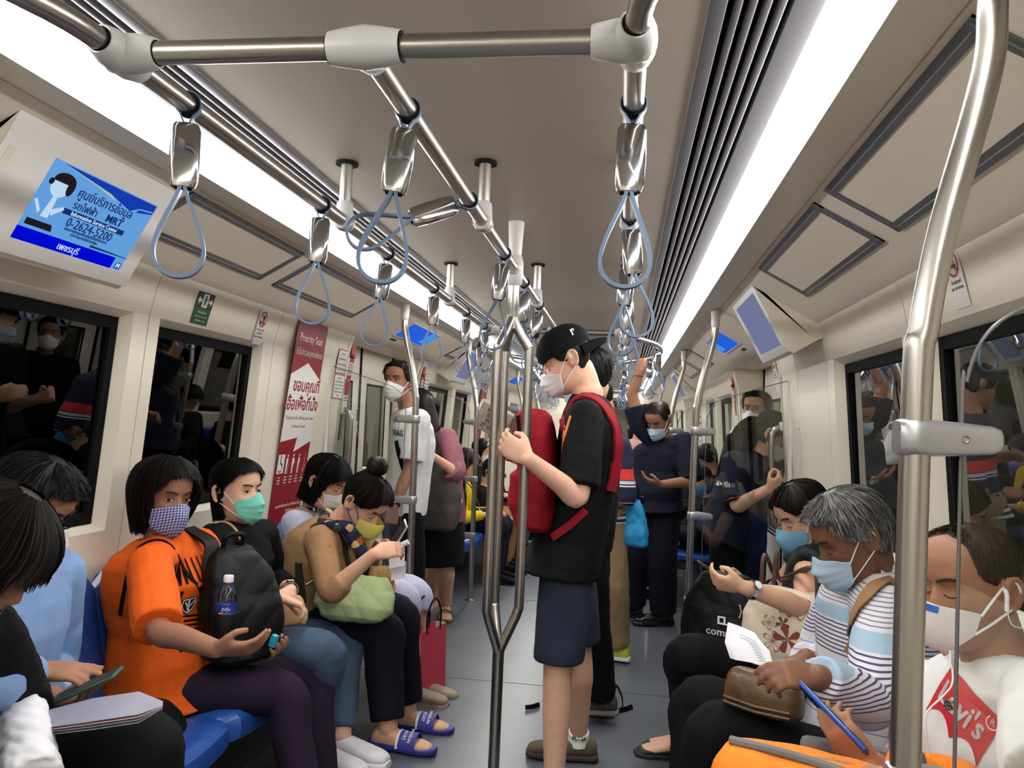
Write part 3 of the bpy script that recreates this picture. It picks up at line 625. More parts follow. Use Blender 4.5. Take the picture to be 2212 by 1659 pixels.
# ================================================================ monitors
M_SCR = emis('screen_sky', srgb(104, 166, 232), .95); M_SCRD = emis('screen_blue', srgb(20, 62, 176), 1.0); M_SCRB = emis('screen_deep_blue', srgb(0, 10, 214), 1.0)
M_SCRT = emis('screen_text', srgb(24, 50, 110), 1.0); M_SCRW = emis('screen_white', srgb(196, 222, 248), 1.0); M_SCRG = emis('screen_grey', srgb(118, 124, 160), .95); M_SCRK = emis('screen_black', (.01, .012, .03), 1.0); M_SCRY = emis('screen_lime', srgb(170, 200, 170), 1.0)
M_SCRH = emis('screen_hair', srgb(34, 28, 34), 1.0)
def monitor(s, y1, y2, label, blank=True):
    t = thing('display_monitor', label, 'monitor', (s * 1.05, (y1 + y2) / 2, 1.9))
    tp, bt = V(s * .905, 0, 2.045), V(s * 1.078, 0, 1.738)
    m = MB(); poly = [V(s * .888, 0, 2.04), V(s * .905, 0, 2.047), V(s * .918, 0, 2.026), bt, V(s * 1.095, 0, 1.728), V(s * 1.185, 0, 1.785), V(s * 1.22, 0, 1.80), V(s * 1.23, 0, 1.95), V(s * 1.0, 0, 2.05)]
    m.prism([p + V(0, y1, 0) for p in poly], (0, y2 - y1, 0)); m.obj('housing', M_WALL, t, smooth=False)
    u = nrm(bt - V(s * .918, 0, 2.026)); n = V(u[2] * s, 0, -u[0] * s) * 1.0
    if n[0] * s > 0: n = -n
    L = np.linalg.norm(bt - V(s * .918, 0, 2.026)); B = V(s * .918, 0, 2.026)
    P = lambda a, y, h=.001: B + u * a + n * h + V(0, y, 0)
    MT, ML0 = (.035, .055) if blank else (.072, .150)
    m = MB()
    for a0, a1, p, q in ((.0, MT, y1, y2), (L - .04, L, y1, y2), (MT, L - .04, y1, y1 + ML0), (MT, L - .04, y2 - .055, y2)):
        m.prism([P(a0, p, 0), P(a1, p, 0), P(a1, p, .006), P(a0, p, .006)], (0, q - p, 0))
    m.obj('bezel', M_WHITEP, t, smooth=False)
    m = MB(); sy1, sy2 = y1 + ML0, y2 - .055; m.prism([P(MT, sy1, -.002), P(L - .04, sy1, -.002), P(L - .04, sy1, .002), P(MT, sy1, .002)], (0, sy2 - sy1, 0)); m.obj('screen', M_SCR if not blank else M_SCRG, t, smooth=False)
    m = MB(); m.prism([P(.09, y1 + .018, .006), P(.14, y1 + .018, .006), P(.14, y1 + .018, .0075), P(.09, y1 + .018, .0075)], (0, .022, 0)); m.obj('speaker_grille', M_COVE, t, smooth=False)
    return t, P, u, n, L, sy1, sy2
mon, MP, mu, mn, mL, my1, my2 = monitor(-1, 1.50, 2.115, 'big lit blue information screen at the upper left', blank=False)
ML = mL - .115
def sp(fx, fy, h=.003): return MP(.075 + ML * fy, my1 + (my2 - my1) * fx, h)      # fx along the screen, fy downwards
def spoly(pts, m, name='screen_graphic', h=.003):
    b = MB(); b.add([sp(x, y, h) for x, y in pts], [tuple(range(len(pts)))]); return b.obj(name, m, mon, smooth=False)
spoly([(0, 0), (1, 0), (1, .09), (.86, .12), (.78, .20), (.55, .10), (.22, .03), (.08, .0)], M_SCRD); spoly([(.08, 0), (.55, .10), (.62, .16), (.42, .09), (.22, .04)], M_SCRY, h=.0034)
spoly([(.86, .14), (1, .11), (1, .13), (.84, .19)], M_SCRD)
spoly([(0, .84), (.90, .84), (.90, 1), (0, 1)], M_SCRB); spoly([(.26, .47), (.84, .47), (.84, .54), (.26, .54)], M_SCRT)
spoly([(.62, .79), (1, .805), (1, .815), (.62, .82)], M_SCRT); spoly([(.93, .89), (.985, .89), (.985, .98), (.93, .98)], M_SCRT, h=.0034)
sw = -mu
def stx(s_, size, fx, fy, m, **k): text(s_, size * .80, sp(fx, fy, .0036), (0, 1, 0), sw, m, 'screen_lettering', mon, **k)
stx('ศูนย์บริการข้อมูล', .044, .56, .245, M_SCRT, sx=.92); stx('รถไฟฟ้า', .036, .42, .40, M_SCRT); stx('MRT', .036, .70, .40, M_SCRT, bold=True, sx=1.2)
stx('Information Service Center', .0205, .55, .506, M_SCRW); stx('0-2624-5200', .045, .545, .62, M_SCRT, sx=.95)
stx('สอบถามข้อมูลเพิ่มเติมได้ที่ศูนย์บริการ', .014, .54, .70, M_SCRT); stx('บริการทุกวันไม่มีวันหยุด', .014, .54, .75, M_SCRT); stx('เพชรบุรี', .032, .46, .93, M_SCRW); stx('M', .026, .957, .935, M_SCRW, bold=True)
# pictured attendant: plain head, hair, arms
def sell(cx, cy, rx, ry, m, h=.003, a0=0, a1=2 * math.pi):
    spoly([(cx + rx * math.cos(a), cy + ry * math.sin(a)) for a in np.linspace(a0, a1, 24)], m, h=h)
sell(.15, .27, .075, .13, M_SCRW, .0032); sell(.16, .19, .088, .10, M_SCRH, .0036, math.pi * .92, math.pi * 2.08); sell(.225, .24, .03, .10, M_SCRH, .0037); sell(.065, .24, .02, .04, M_SCRH, .0037); 
for q in ([(.135, .40), (.17, .40), (.18, .66), (.12, .66)], [(.02, .50), (.04, .48), (.10, .60), (.09, .64)], [(.17, .55), (.25, .47), (.265, .50), (.19, .62)]): spoly(q, M_SCRW, h=.0032)
spoly([(.04, .72), (.24, .72), (.26, .80), (.04, .80)], M_SCRH, h=.0036)
monitor(1, 3.44, 4.05, 'grey screen seen from the side in a cream housing at the right')
monitor(-1, 6.62, 7.25, 'far tilted screen on the left above the windows'); monitor(1, 8.6, 9.25, 'far screen on the right above the far windows')
def flush(s, y1, y2, x1, x2, label):
    n = nrm(V(-s * .174, 0, -.305)); P = lambda x, y, h: V(s * x, y, slope_pt(x)) + n * h
    t = thing('door_display', label, 'screen', P((x1 + x2) / 2, (y1 + y2) / 2, 0))
    m = MB(); m.prism([P(x1, y1, .002), P(x2, y1, .002), P(x2, y1, .0045), P(x1, y1, .0045)], (0, y2 - y1, 0)); m.obj('screen', emis('door_screen_blue', srgb(38, 98, 226), 1.0), t, smooth=False)
    m = MB(); m.prism([P(x1 + .004, y2 - .18, .005), P(x2 - .02, y2 - .18, .005), P(x2 - .02, y2 - .18, .0055), P(x1 + .004, y2 - .18, .0055)], (0, .16, 0)); m.obj('screen_graphic', emis('door_screen_sky', srgb(70, 150, 240), 1.0), t, smooth=False)
    m = MB()
    for a, b, p, q in ((x1 - .006, x1, y1 - .006, y2 + .006), (x2, x2 + .006, y1 - .006, y2 + .006), (x1, x2, y1 - .006, y1), (x1, x2, y2, y2 + .006)): m.prism([P(a, p, .001), P(b, p, .001), P(b, p, .007), P(a, p, .007)], (0, q - p, 0))
    m.obj('bezel', M_WHITEP, t, smooth=False)
flush(-1, 4.85, 5.55, .945, 1.075, 'blue lit screen over the left doors'); flush(1, 4.85, 5.5, .945, 1.07, 'blue lit screen over the right doors'); flush(-1, 9.9, 10.6, .945, 1.075, 'far blue lit screen over the next left doors')
# ================================================================ signs on the walls
def wsign(s, y, z, w, h, name, label, cat='sign', m=M_WHITE, cy=True):
    """thin plate on the wall; returns a placing function in plate coordinates (-.5..+.5, up positive)"""
    x0, x1 = wall_x(z - h / 2), wall_x(z + h / 2); n = nrm(V(-s * h, 0, -(x0 - x1))) if True else None
    up = nrm(V(s * (x1 - x0), 0, h)); n = nrm(np.cross(V(0, 1, 0), up)); n = n if n[0] * s < 0 else -n
    rt = V(0, 1, 0) * (1 if s < 0 else -1)
    c = V(s * (x0 + x1) / 2, y, z) + n * .002
    t = thing(name, label, cat, c)
    P = lambda a, b, k=0.0: c + rt * a * w + up * b * h + n * (.0008 + k)
    b = MB(); b.prism([P(-.5, -.5, -.0012), P(.5, -.5, -.0012), P(.5, .5, -.0012), P(-.5, .5, -.0012)], n * .0012); b.obj('plate', m, t, smooth=False)
    def poly(pts, mm, k=.0004, nm='printed_shape'):
        q = MB(); q.add([P(a, b_, k) for a, b_ in pts], [tuple(range(len(pts)))]); return q.obj(nm, mm, t, smooth=False)
    def tx(s_, size, a, b_, mm, k=.0006, **kw): return text(s_, size, P(a, b_, k), rt, up, mm, 'lettering', t, depth=.0002, **kw)
    def arc(cx, cy_, r0, r1, mm, a0=0, a1=2 * math.pi, k=.0005, n_=28):
        q = MB(); A = np.linspace(a0, a1, n_); vs = []
        for a in A: vs += [P(cx + r0 * math.cos(a) / w, cy_ + r0 * math.sin(a) / h, k), P(cx + r1 * math.cos(a) / w, cy_ + r1 * math.sin(a) / h, k)]
        q.add(vs, [(2 * i, 2 * i + 1, 2 * i + 3, 2 * i + 2) for i in range(n_ - 1)]); return q.obj('printed_shape', mm, t, smooth=False)
    return t, poly, tx, arc
# tall priority seat panel
t, poly, tx, arc = wsign(-1, 3.83, 1.335, .375, 1.05, 'priority_sign', 'tall red and white priority seat sign between window and doors', m=M_RED)
t['label'] = 'tall red and white priority seat sign between window and doors'
poly([(-.5, .235), (0, .30), (.5, .225), (.5, -.085), (-.04, -.135), (.02, -.065), (-.5, -.085)], M_WHITE)
tx('Priority Seat', .058, 0, .415, M_WHITE); tx('ที่นั่งสำรองบุคคลพิเศษ', .046, 0, .345, M_WHITE, sx=.8); tx('ขอบคุณที่', .088, .08, .185, M_RED, bold=True); tx('เอื้อเฟื้อที่นั่ง', .088, .0, .095, M_RED, bold=True)
tx('Thank you for offering your seat', .026, 0, .03, M_RED); tx('to those in need.', .026, 0, -.01, M_RED)
tx('ความเอื้อเฟื้อของท่าน ทำให้สังคมน่าอยู่', .02, .06, -.845 + .45, M_WHITE); tx('ขอบคุณ', .02, .08, -.42, M_WHITE)
M_ORG = mat('print_orange', srgb(220, 96, 60), .5)
poly([(-.47, -.235), (-.27, -.235), (-.27, -.145), (-.47, -.145)], M_WHITE)
arc(-.375, -.208, .018, .024, M_NAVY, -2.6, 1.4); poly([(-.40, -.16), (-.38, -.16), (-.375, -.185), (-.33, -.188), (-.31, -.215), (-.325, -.217), (-.345, -.195), (-.395, -.192)], M_NAVY, .0006); arc(-.39, -.153, 0, .006, M_NAVY)
def figure(cx, mm, stick=False, belly=0, sit=False):
    arc(cx + .01, -.152, 0, .0075, mm)
    if sit: poly([(cx - .02, -.165), (cx + .03, -.165), (cx + .025, -.20), (cx + .07, -.205), (cx + .02, -.24), (cx - .05, -.24), (cx - .06, -.225), (cx - .02, -.215)], mm)
    else:
        poly([(cx - .025, -.165), (cx + .03, -.163), (cx + .035 + belly, -.185), (cx + .02, -.205), (cx + .02, -.24), (cx - .02, -.24), (cx - .025, -.2)], mm)
        if stick: poly([(cx + .05, -.19), (cx + .058, -.19), (cx + .062, -.24), (cx + .054, -.24)], mm)
figure(-.19, M_WHITE, stick=True); figure(.0, M_WHITE, belly=.025); figure(.19, M_WHITE, belly=.01); figure(.39, M_ORG, sit=True)
for i, cx in enumerate((-.37, -.17, .0, .18, .37)):
    for j, q in enumerate(('บุคคลทุพพลภาพ', 'DISABLED', 'PERSON')): tx(['ผู้พิการ', 'ผู้สูงอายุ', 'สตรีมีครรภ์', 'พระภิกษุ', 'เด็ก'][i] if j == 0 else q[:8], .011, cx, -.255 - .014 * j, M_WHITE, sx=.8)
# emergency exit sign
t, poly, tx, arc = wsign(-1, 2.80, 1.772, .115, .125, 'exit_sign', 'green and black exit arrows sign above the left windows', m=M_GREEN)
poly([(-.5, .0), (.5, .0), (.5, .5), (-.5, .5)], mat('sign_dark', srgb(20, 42, 36), .4))
for cx, d in ((-.34, -1), (.34, 1)): poly([(cx + d * .12, .24), (cx, .38), (cx, .29), (cx - d * .12, .29), (cx - d * .12, .19), (cx, .19), (cx, .10)], M_WHITE, .0006)
poly([(-.17, .04), (.17, .04), (.17, .46), (-.17, .46)], M_WHITE, .0006); arc(.0, .38, 0, .0055, M_GREEN, k=.0008); poly([(-.06, .34), (.06, .34), (.10, .26), (.05, .22), (.08, .10), (.03, .08), (0, .18), (-.06, .08), (-.10, .10), (-.05, .22), (-.10, .28)], M_GREEN, .0008)
tx('ทางออกฉุกเฉิน', .010, 0, -.12, M_WHITE); tx('PRESS BUTTON TO OPEN', .0075, 0, -.26, M_WHITE); tx('EMERGENCY EXIT', .0085, 0, -.39, M_WHITE)
def ban(s, y, z, w, h, label, lines, food):
    t, poly, tx, arc = wsign(s, y, z, w, h, 'prohibition_sign', label)
    r = w * .42; cy_ = .5 - (r + .004) / h
    arc(0, cy_, r * .8, r, M_REDB)
    if food: poly([(-.05, cy_ + .12), (.2, cy_ + .12), (.16, cy_ - .16), (0, cy_ - .16)], M_BLACKP); poly([(-.28, cy_ - .05), (-.08, cy_ - .05), (-.08, cy_ - .15), (-.28, cy_ - .15)], M_BLACKP); poly([(.1, cy_ + .12), (.13, cy_ + .12), (.17, cy_ + .2), (.14, cy_ + .2)], M_BLACKP)
    else:
        poly([(-.30, cy_ - .02), (.22, cy_ - .02), (.22, cy_ - .07), (-.30, cy_ - .07)], M_BLACKP); poly([(.12, cy_ + .0), (.17, cy_ + .0), (.10, cy_ + .08), (.2, cy_ + .14), (.15, cy_ + .17), (.04, cy_ + .08)], M_BLACKP)
    d = r * .62; q = [(-d - .002, d - .004), (-d + .004, d + .002), (d + .002, -d + .004), (d - .004, -d - .002)]; poly([(a / w, cy_ + b / h) for a, b in q], M_REDB, .0008)
    for i, (s_, sz) in enumerate(lines): tx(s_, sz, 0, cy_ - (r + .012 + .0165 * i) / h, M_BLACKP)
M_REDB = mat('print_red', srgb(186, 36, 48), .4)
ban(-1, 3.29, 1.762, .085, .155, 'no food or drink sign above the second left window', [('ห้ามรับประทานอาหาร', .0088), ('และเครื่องดื่ม', .0088), ('NO EAT OR DRINKING', .0078)], True)
ban(1, 2.10, 1.795, .085, .155, 'no smoking sign above the right window at the picture edge', [('ห้ามสูบบุหรี่', .013), ('NO SMOKING', .011)], False)
ban(-1, 4.50, 1.50, .085, .20, 'narrow red ringed notice under the left emergency handle', [('โปรดระวัง', .012), ('ประตูหนีบ', .012), ('MIND THE DOOR', .009)], True)
ban(1, 4.52, 1.72, .085, .20, 'narrow red ringed notice under the side-on screen', [('โปรดระวัง', .012), ('ประตูหนีบ', .012), ('MIND THE DOOR', .009)], True)
# emergency door handles and their notices
def alarm(s, y, label):
    t, poly, tx, arc = wsign(s, y, 1.665, .07, .30, 'emergency_handle', label, 'handle', m=M_REDB)
    poly([(-.42, -.12), (.42, -.12), (.42, .14), (-.42, .14)], M_WHITE)
    for i, q in enumerate(('ดึงเพื่อ', 'เปิดประตู', 'EMERGENCY', 'PULL')): tx(q, .012, 0, .09 - .055 * i, M_BLACKP)
    x = wall_x(1.76); m = MB(); m.box((s * (x - .002), y, 1.765), (.014, .05, .07), bev=.004); m.obj('handle_recess', M_BLACKP, t); m = MB(); m.box((s * (x - .012), y, 1.745), (.014, .045, .022), bev=.005); m.obj('pull_lever', M_REDB, t)
    tx('SOS', .018, 0, -.22, M_WHITE)
def notice(s, y, z, w, h, label, n):
    t, poly, tx, arc = wsign(s, y, z, w, h, 'notice', label, m=M_REDB)
    poly([(-.47, -.46), (.47, -.46), (.47, .46), (-.47, .46)], M_WHITE)
    L = ['กรณีฉุกเฉิน', 'ดึงคันบังคับเพื่อเปิดประตู', 'IN CASE OF EMERGENCY', 'PULL HANDLE TO OPEN', 'MISUSE WILL BE FINED', 'โทษปรับ']
    for i in range(n): tx(L[i % 6], h * .085, 0, .33 - .68 * i / max(n - 1, 1), M_BLACKP)
alarm(-1, 4.50, 'red emergency door handle panel on the left door post'); notice(-1, 4.36, 1.70, .155, .14, 'upper red edged notice beside the left emergency handle', 4); notice(-1, 4.365, 1.555, .165, .145, 'lower red edged notice beside the left emergency handle', 6)
alarm(1, 6.19, 'red emergency handle panel on the far right door post'); alarm(-1, 6.19, 'red emergency handle panel behind the white shirt man')
notice(-1, 6.36, 1.70, .155, .14, 'red edged notice on the far left post', 4)
notice(1, 9.05, 1.45, .30, .5, 'pale blue lettered poster past the far right windows', 6)
# far priority panel
t, poly, tx, arc = wsign(-1, 8.98, 1.42, .36, .85, 'priority_sign', 'far small red priority seat sign on the left'); poly([(-.5, .22), (0, .3), (.5, .22), (.5, .5), (-.5, .5)], M_RED); poly([(-.5, -.5), (.5, -.5), (.5, -.1), (-.5, -.1)], M_RED); tx('Priority Seat', .05, 0, .4, M_WHITE); tx('ขอบคุณที่', .07, 0, .15, M_RED)
# door pane stickers
t = thing('door_sticker', 'small black and white warning sticker beside the left door pane', 'sticker', (-1.41, 5.22, 1.35)); m = MB(); m.box((-1.412, 5.215, 1.36), (.002, .05, .17)); m.obj('plate', M_WHITE, t, smooth=False); m = MB(); m.box((-1.4105, 5.215, 1.40), (.002, .045, .08)); m.obj('printed_shape', M_BLACKP, t, smooth=False); text('ระวัง', .014, (-1.4095, 5.215, 1.335), (0, 1, 0), (0, 0, 1), M_BLACKP, 'lettering', t); text('CAUTION', .009, (-1.4095, 5.215, 1.315), (0, 1, 0), (0, 0, 1), M_BLACKP, 'lettering', t)
# speaker slots
for s in (-1, 1):
    t = thing('cove_slot', 'tiny dark slot in the %s cove over the doors' % ('left' if s < 0 else 'right'), 'slot', (s * 1.1, 5.0, 1.91)); m = MB(); m.prism([(s * 1.105, 4.92, slope_pt(1.105) - .001), (s * 1.12, 4.92, slope_pt(1.12) - .001), (s * 1.12, 4.92, slope_pt(1.12) - .004), (s * 1.105, 4.92, slope_pt(1.105) - .004)], (0, .11, 0)); m.obj('slot_plate', M_BLACKP, t, smooth=False)

# ================================================================ people: skins, heads, hands, clothes
SKIN = {k: mat('skin_' + k, srgb(*c), .52, bump=.05, bscale=350, var=.06, vscale=30, spec=.35) for k, c in dict(fair=(226, 178, 152), light=(214, 166, 136), mid=(184, 138, 110), tan=(156, 110, 84), brown=(122, 84, 62)).items()}
M_HAIRB = mat('hair_black', (.005, .0046, .0046), .5, spec=.16); M_HAIRD = mat('hair_dark_brown', (.016, .010, .007), .5, spec=.2)
M_HAIRG = mat('hair_grey', (.20, .195, .19), .65, spec=.2, var=.5, vscale=60); M_HAIRG2 = mat('hair_dark_grey', (.05, .048, .047), .6, spec=.2)
M_EYEW = mat('eye_white', (.62, .58, .54), .25); M_IRIS = mat('eye_iris', (.012, .008, .006), .15); M_BROW = mat('brow', (.014, .011, .010), .7); M_LIP = mat('lash_line', (.02, .012, .01), .6)
HZ = np.array([-.120, -.112, -.098, -.080, -.058, -.030, .0, .020, .040, .070, .095, .110, .119, .122])
HF = np.array([.066, .083, .092, .093, .092, .092, .091, .090, .096, .093, .077, .053, .026, .004])
HB = np.array([.030, .010, -.012, -.030, -.050, -.072, -.088, -.094, -.097, -.096, -.084, -.062, -.034, -.006])
HW = np.array([.018, .036, .049, .057, .062, .067, .072, .0745, .0755, .0755, .068, .052, .029, .005])
def _ip(z, T):
    # smooth interpolation of a profile table
    z = np.clip(z, HZ[0], HZ[-1]); a = np.interp(z, HZ, T); b = np.interp(np.clip(z - .006, HZ[0], HZ[-1]), HZ, T); c = np.interp(np.clip(z + .006, HZ[0], HZ[-1]), HZ, T); return (2 * a + b + c) / 4
def scalp(a, z, off=0.0):
    """point of the skull surface: azimuth a (0 = face, + = right side), height z, pushed out by off"""
    a = np.asarray(a, float); z = np.asarray(z, float)
    f, b, w = _ip(z, HF), _ip(z, HB), _ip(z, HW); cy = np.minimum(f * .15 + b * .15, .02); c, s = np.cos(a), np.sin(a)
    y = np.where(c >= 0, cy + (f - cy) * np.abs(c) ** .92 * np.sign(c), cy + (cy - b) * c); x = w * np.sign(s) * np.abs(s) ** .9
    zt = np.clip((z - .06) / .062, 0, 1)
    r = np.sqrt(x * x + (y - cy) ** 2) + 1e-6; k = off * (1 - .55 * zt ** 2)
    return np.stack([x + x / r * k, y + (y - cy) / r * k, z + off * zt ** 2 * .9 + 0 * a], -1)
def headpiece(fem=False):
    """head with nose, lips, sockets, cheeks; local frame x right, y forward, z up"""
    zz = np.concatenate([np.linspace(-.120, .07, 44), np.linspace(.075, .122, 12)]); na = 56; A = np.linspace(0, 2 * np.pi, na, endpoint=False)
    # more samples in front
    A = A - .55 * np.sin(A); rings = []
    G = lambda v, c, s: np.exp(-((v - c) / s) ** 2)
    for z in zz:
        p = scalp(A, np.full(na, z)); x = p[:, 0].copy(); fr = np.clip(np.cos(A), 0, 1) ** .5; d = np.zeros(na)
        nb = np.interp(z, [-.052, -.043, -.034, -.02, .012, .026], [0, .35, 1, .72, .22, 0]); d += .025 * nb * np.exp(-(x / (.0115 if z < -.02 else .010)) ** 2)
        d += .009 * G(np.abs(x), .0135, .006) * G(z, -.036, .008)
        d -= .012 * G(np.abs(x), .031, .015) * G(z, .006, .012) + .003 * G(np.abs(x), .012, .008) * G(z, .012, .012)
        d += (.0035 if fem else .0055) * G(np.abs(x), .028, .02) * G(z, .029, .009)
        d += .006 * np.exp(-(x / .02) ** 2) * (G(z, -.061, .006) + 1.1 * G(z, -.074, .007)) - .003 * np.exp(-(x / .02) ** 2) * G(z, -.067, .003)
        d += .004 * np.exp(-(x / .018) ** 2) * G(z, -.103, .012) + .003 * G(np.abs(x), .045, .016) * G(z, -.022, .016)
        p[:, 1] += d * fr; rings.append(list(p))
    v, f = loft(rings); return v, f
def earpiece(s):
    m = MB(); c = np.array([s * .0745, -.008, -.004]); out = nrm(np.array([s * .9, -.45, 0])); R = np.stack([out, nrm(np.array([0, -.95, .2])), np.array([0, .2, 1])], 1); R[:, 2] = nrm(R[:, 2])
    P = lambda a, b, h: c + R[:, 1] * a + R[:, 2] * b + out * h
    ring = [(-.006, -.028), (.004, -.022), (.014, -.006), (.019, .012), (.014, .027), (.002, .031), (-.008, .022), (-.010, .008)]
    m.tube(smoothpath([P(a, b, .012 + .006 * (a + .01) / .03) for a, b in ring], 3), [.0055] * 22, 8, round_ends=True)
    m.add(*loft([[P(a * .95, b * .95, .001) for a, b in ring], [P(a * .85, b * .85, .012) for a, b in ring]]))
    m.tube([P(-.010, -.02, .0), P(-.010, .022, .0)], .008, 8, round_ends=True); m.tube([P(-.006, -.002, .008), P(.006, .004, .012)], .004, 6, round_ends=True)
    return m
HANDF = dict(relax=([.35, .40, .45, .5], .25), flat=([.08, .06, .08, .1], .1), grip=([.95, 1.0, 1.05, 1.1], .7), hold=([.6, .62, .66, .7], .3), point=([.1, .5, .7, .8], .35), fist=([1.35, 1.35, 1.4, 1.4], .9))
def hand(m, W, d, pn, s=1, pose='relax', k=1.0, spread=1.0):
    """W wrist, d direction of the fingers, pn direction the palm faces, s=+1 when the thumb is on d x pn side"""
    W = np.asarray(W, float); d = nrm(d); pn = nrm(np.asarray(pn, float) - d * np.dot(pn, d)); t = np.cross(d, pn) * s
    P = lambda a, b, h: W + (d * a + t * b - pn * h) * k
    rings = []
    for a, w, h in ((-.012, .026, .019), (.008, .028, .018), (.03, .036, .0165), (.06, .041, .015), (.084, .0415, .0135), (.096, .036, .010)):
        rings.append(ell(P(a, 0, 0), t, pn, w * k, h * k, 14, .75))
    m.loft(rings); m.tube([P(.014, .022, -.004), P(.045, .034, -.006)], [.016 * k, .014 * k], 8, round_ends=True)
    curls, th = HANDF[pose] if isinstance(pose, str) else pose
    for (b, L, r), c in zip(((.030, .072, .0092), (.0105, .080, .0095), (-.0095, .074, .009), (-.028, .058, .0082)), curls):
        p = P(.084, b, .0); an = 0; q = [P(.055, b * .9, 0), p]; dd = nrm(d + t * (b * 2.2 * spread)); rr = [r * k, r * k]
        for seg, fr in ((.46, .9), (.30, 1.0), (.24, .7)):
            an += c * fr; v = dd * math.cos(an) + pn * math.sin(an); p = p + v * L * seg * k; q.append(p); rr.append(rr[-1] * .93)
        m.tube(q, rr, 9, round_ends=True)
    q = [P(.012, .022, -.002), P(.040, .046, -.010 - .012 * th), P(.064, .056 - .016 * th, -.020 - .03 * th), P(.088, .050 - .034 * th, -.026 - .045 * th)]
    m.tube(q, [.0135 * k, .0118 * k, .0105 * k, .0088 * k], 9, round_ends=True)
    return P
def limb(m, pts, rr, n=14, k=4):
    P = smoothpath(pts, k); R = [float(x) for x in np.interp(np.linspace(0, len(pts) - 1, len(P)), range(len(pts)), rr)]
    m.tube(P, R, n, round_ends=True)
def partway(pts, f):
    """first part of a polyline up to fraction f of its length"""
    P = [np.asarray(p, float) for p in pts]; L = [np.linalg.norm(b - a) for a, b in zip(P, P[1:])]; T = sum(L) * f; o = [P[0]]
    for a, b, l in zip(P, P[1:], L):
        if T <= l: o.append(a + (b - a) * T / max(l, 1e-9)); return o
        o.append(b); T -= l
    return o
def chain(a, frac=1.0):
    """curved centre line of an arm or leg (same for skin and cloth), cut at a fraction of its length; returns points and their fractions"""
    S, E, W = a; P = smoothpath([S, (S + E) / 2, E, E + (W - E) * .35, W], 6); L = np.concatenate([[0], np.cumsum([np.linalg.norm(q - p) for p, q in zip(P, P[1:])])]); L /= L[-1]
    o = [(p, l) for p, l in zip(P, L) if l < frac - .01]; f = np.interp(frac, L, range(len(P))); i = int(min(f, len(P) - 2)); o.append((P[i] + (P[i + 1] - P[i]) * (f - i), frac))
    return [p for p, _ in o], np.array([l for _, l in o])
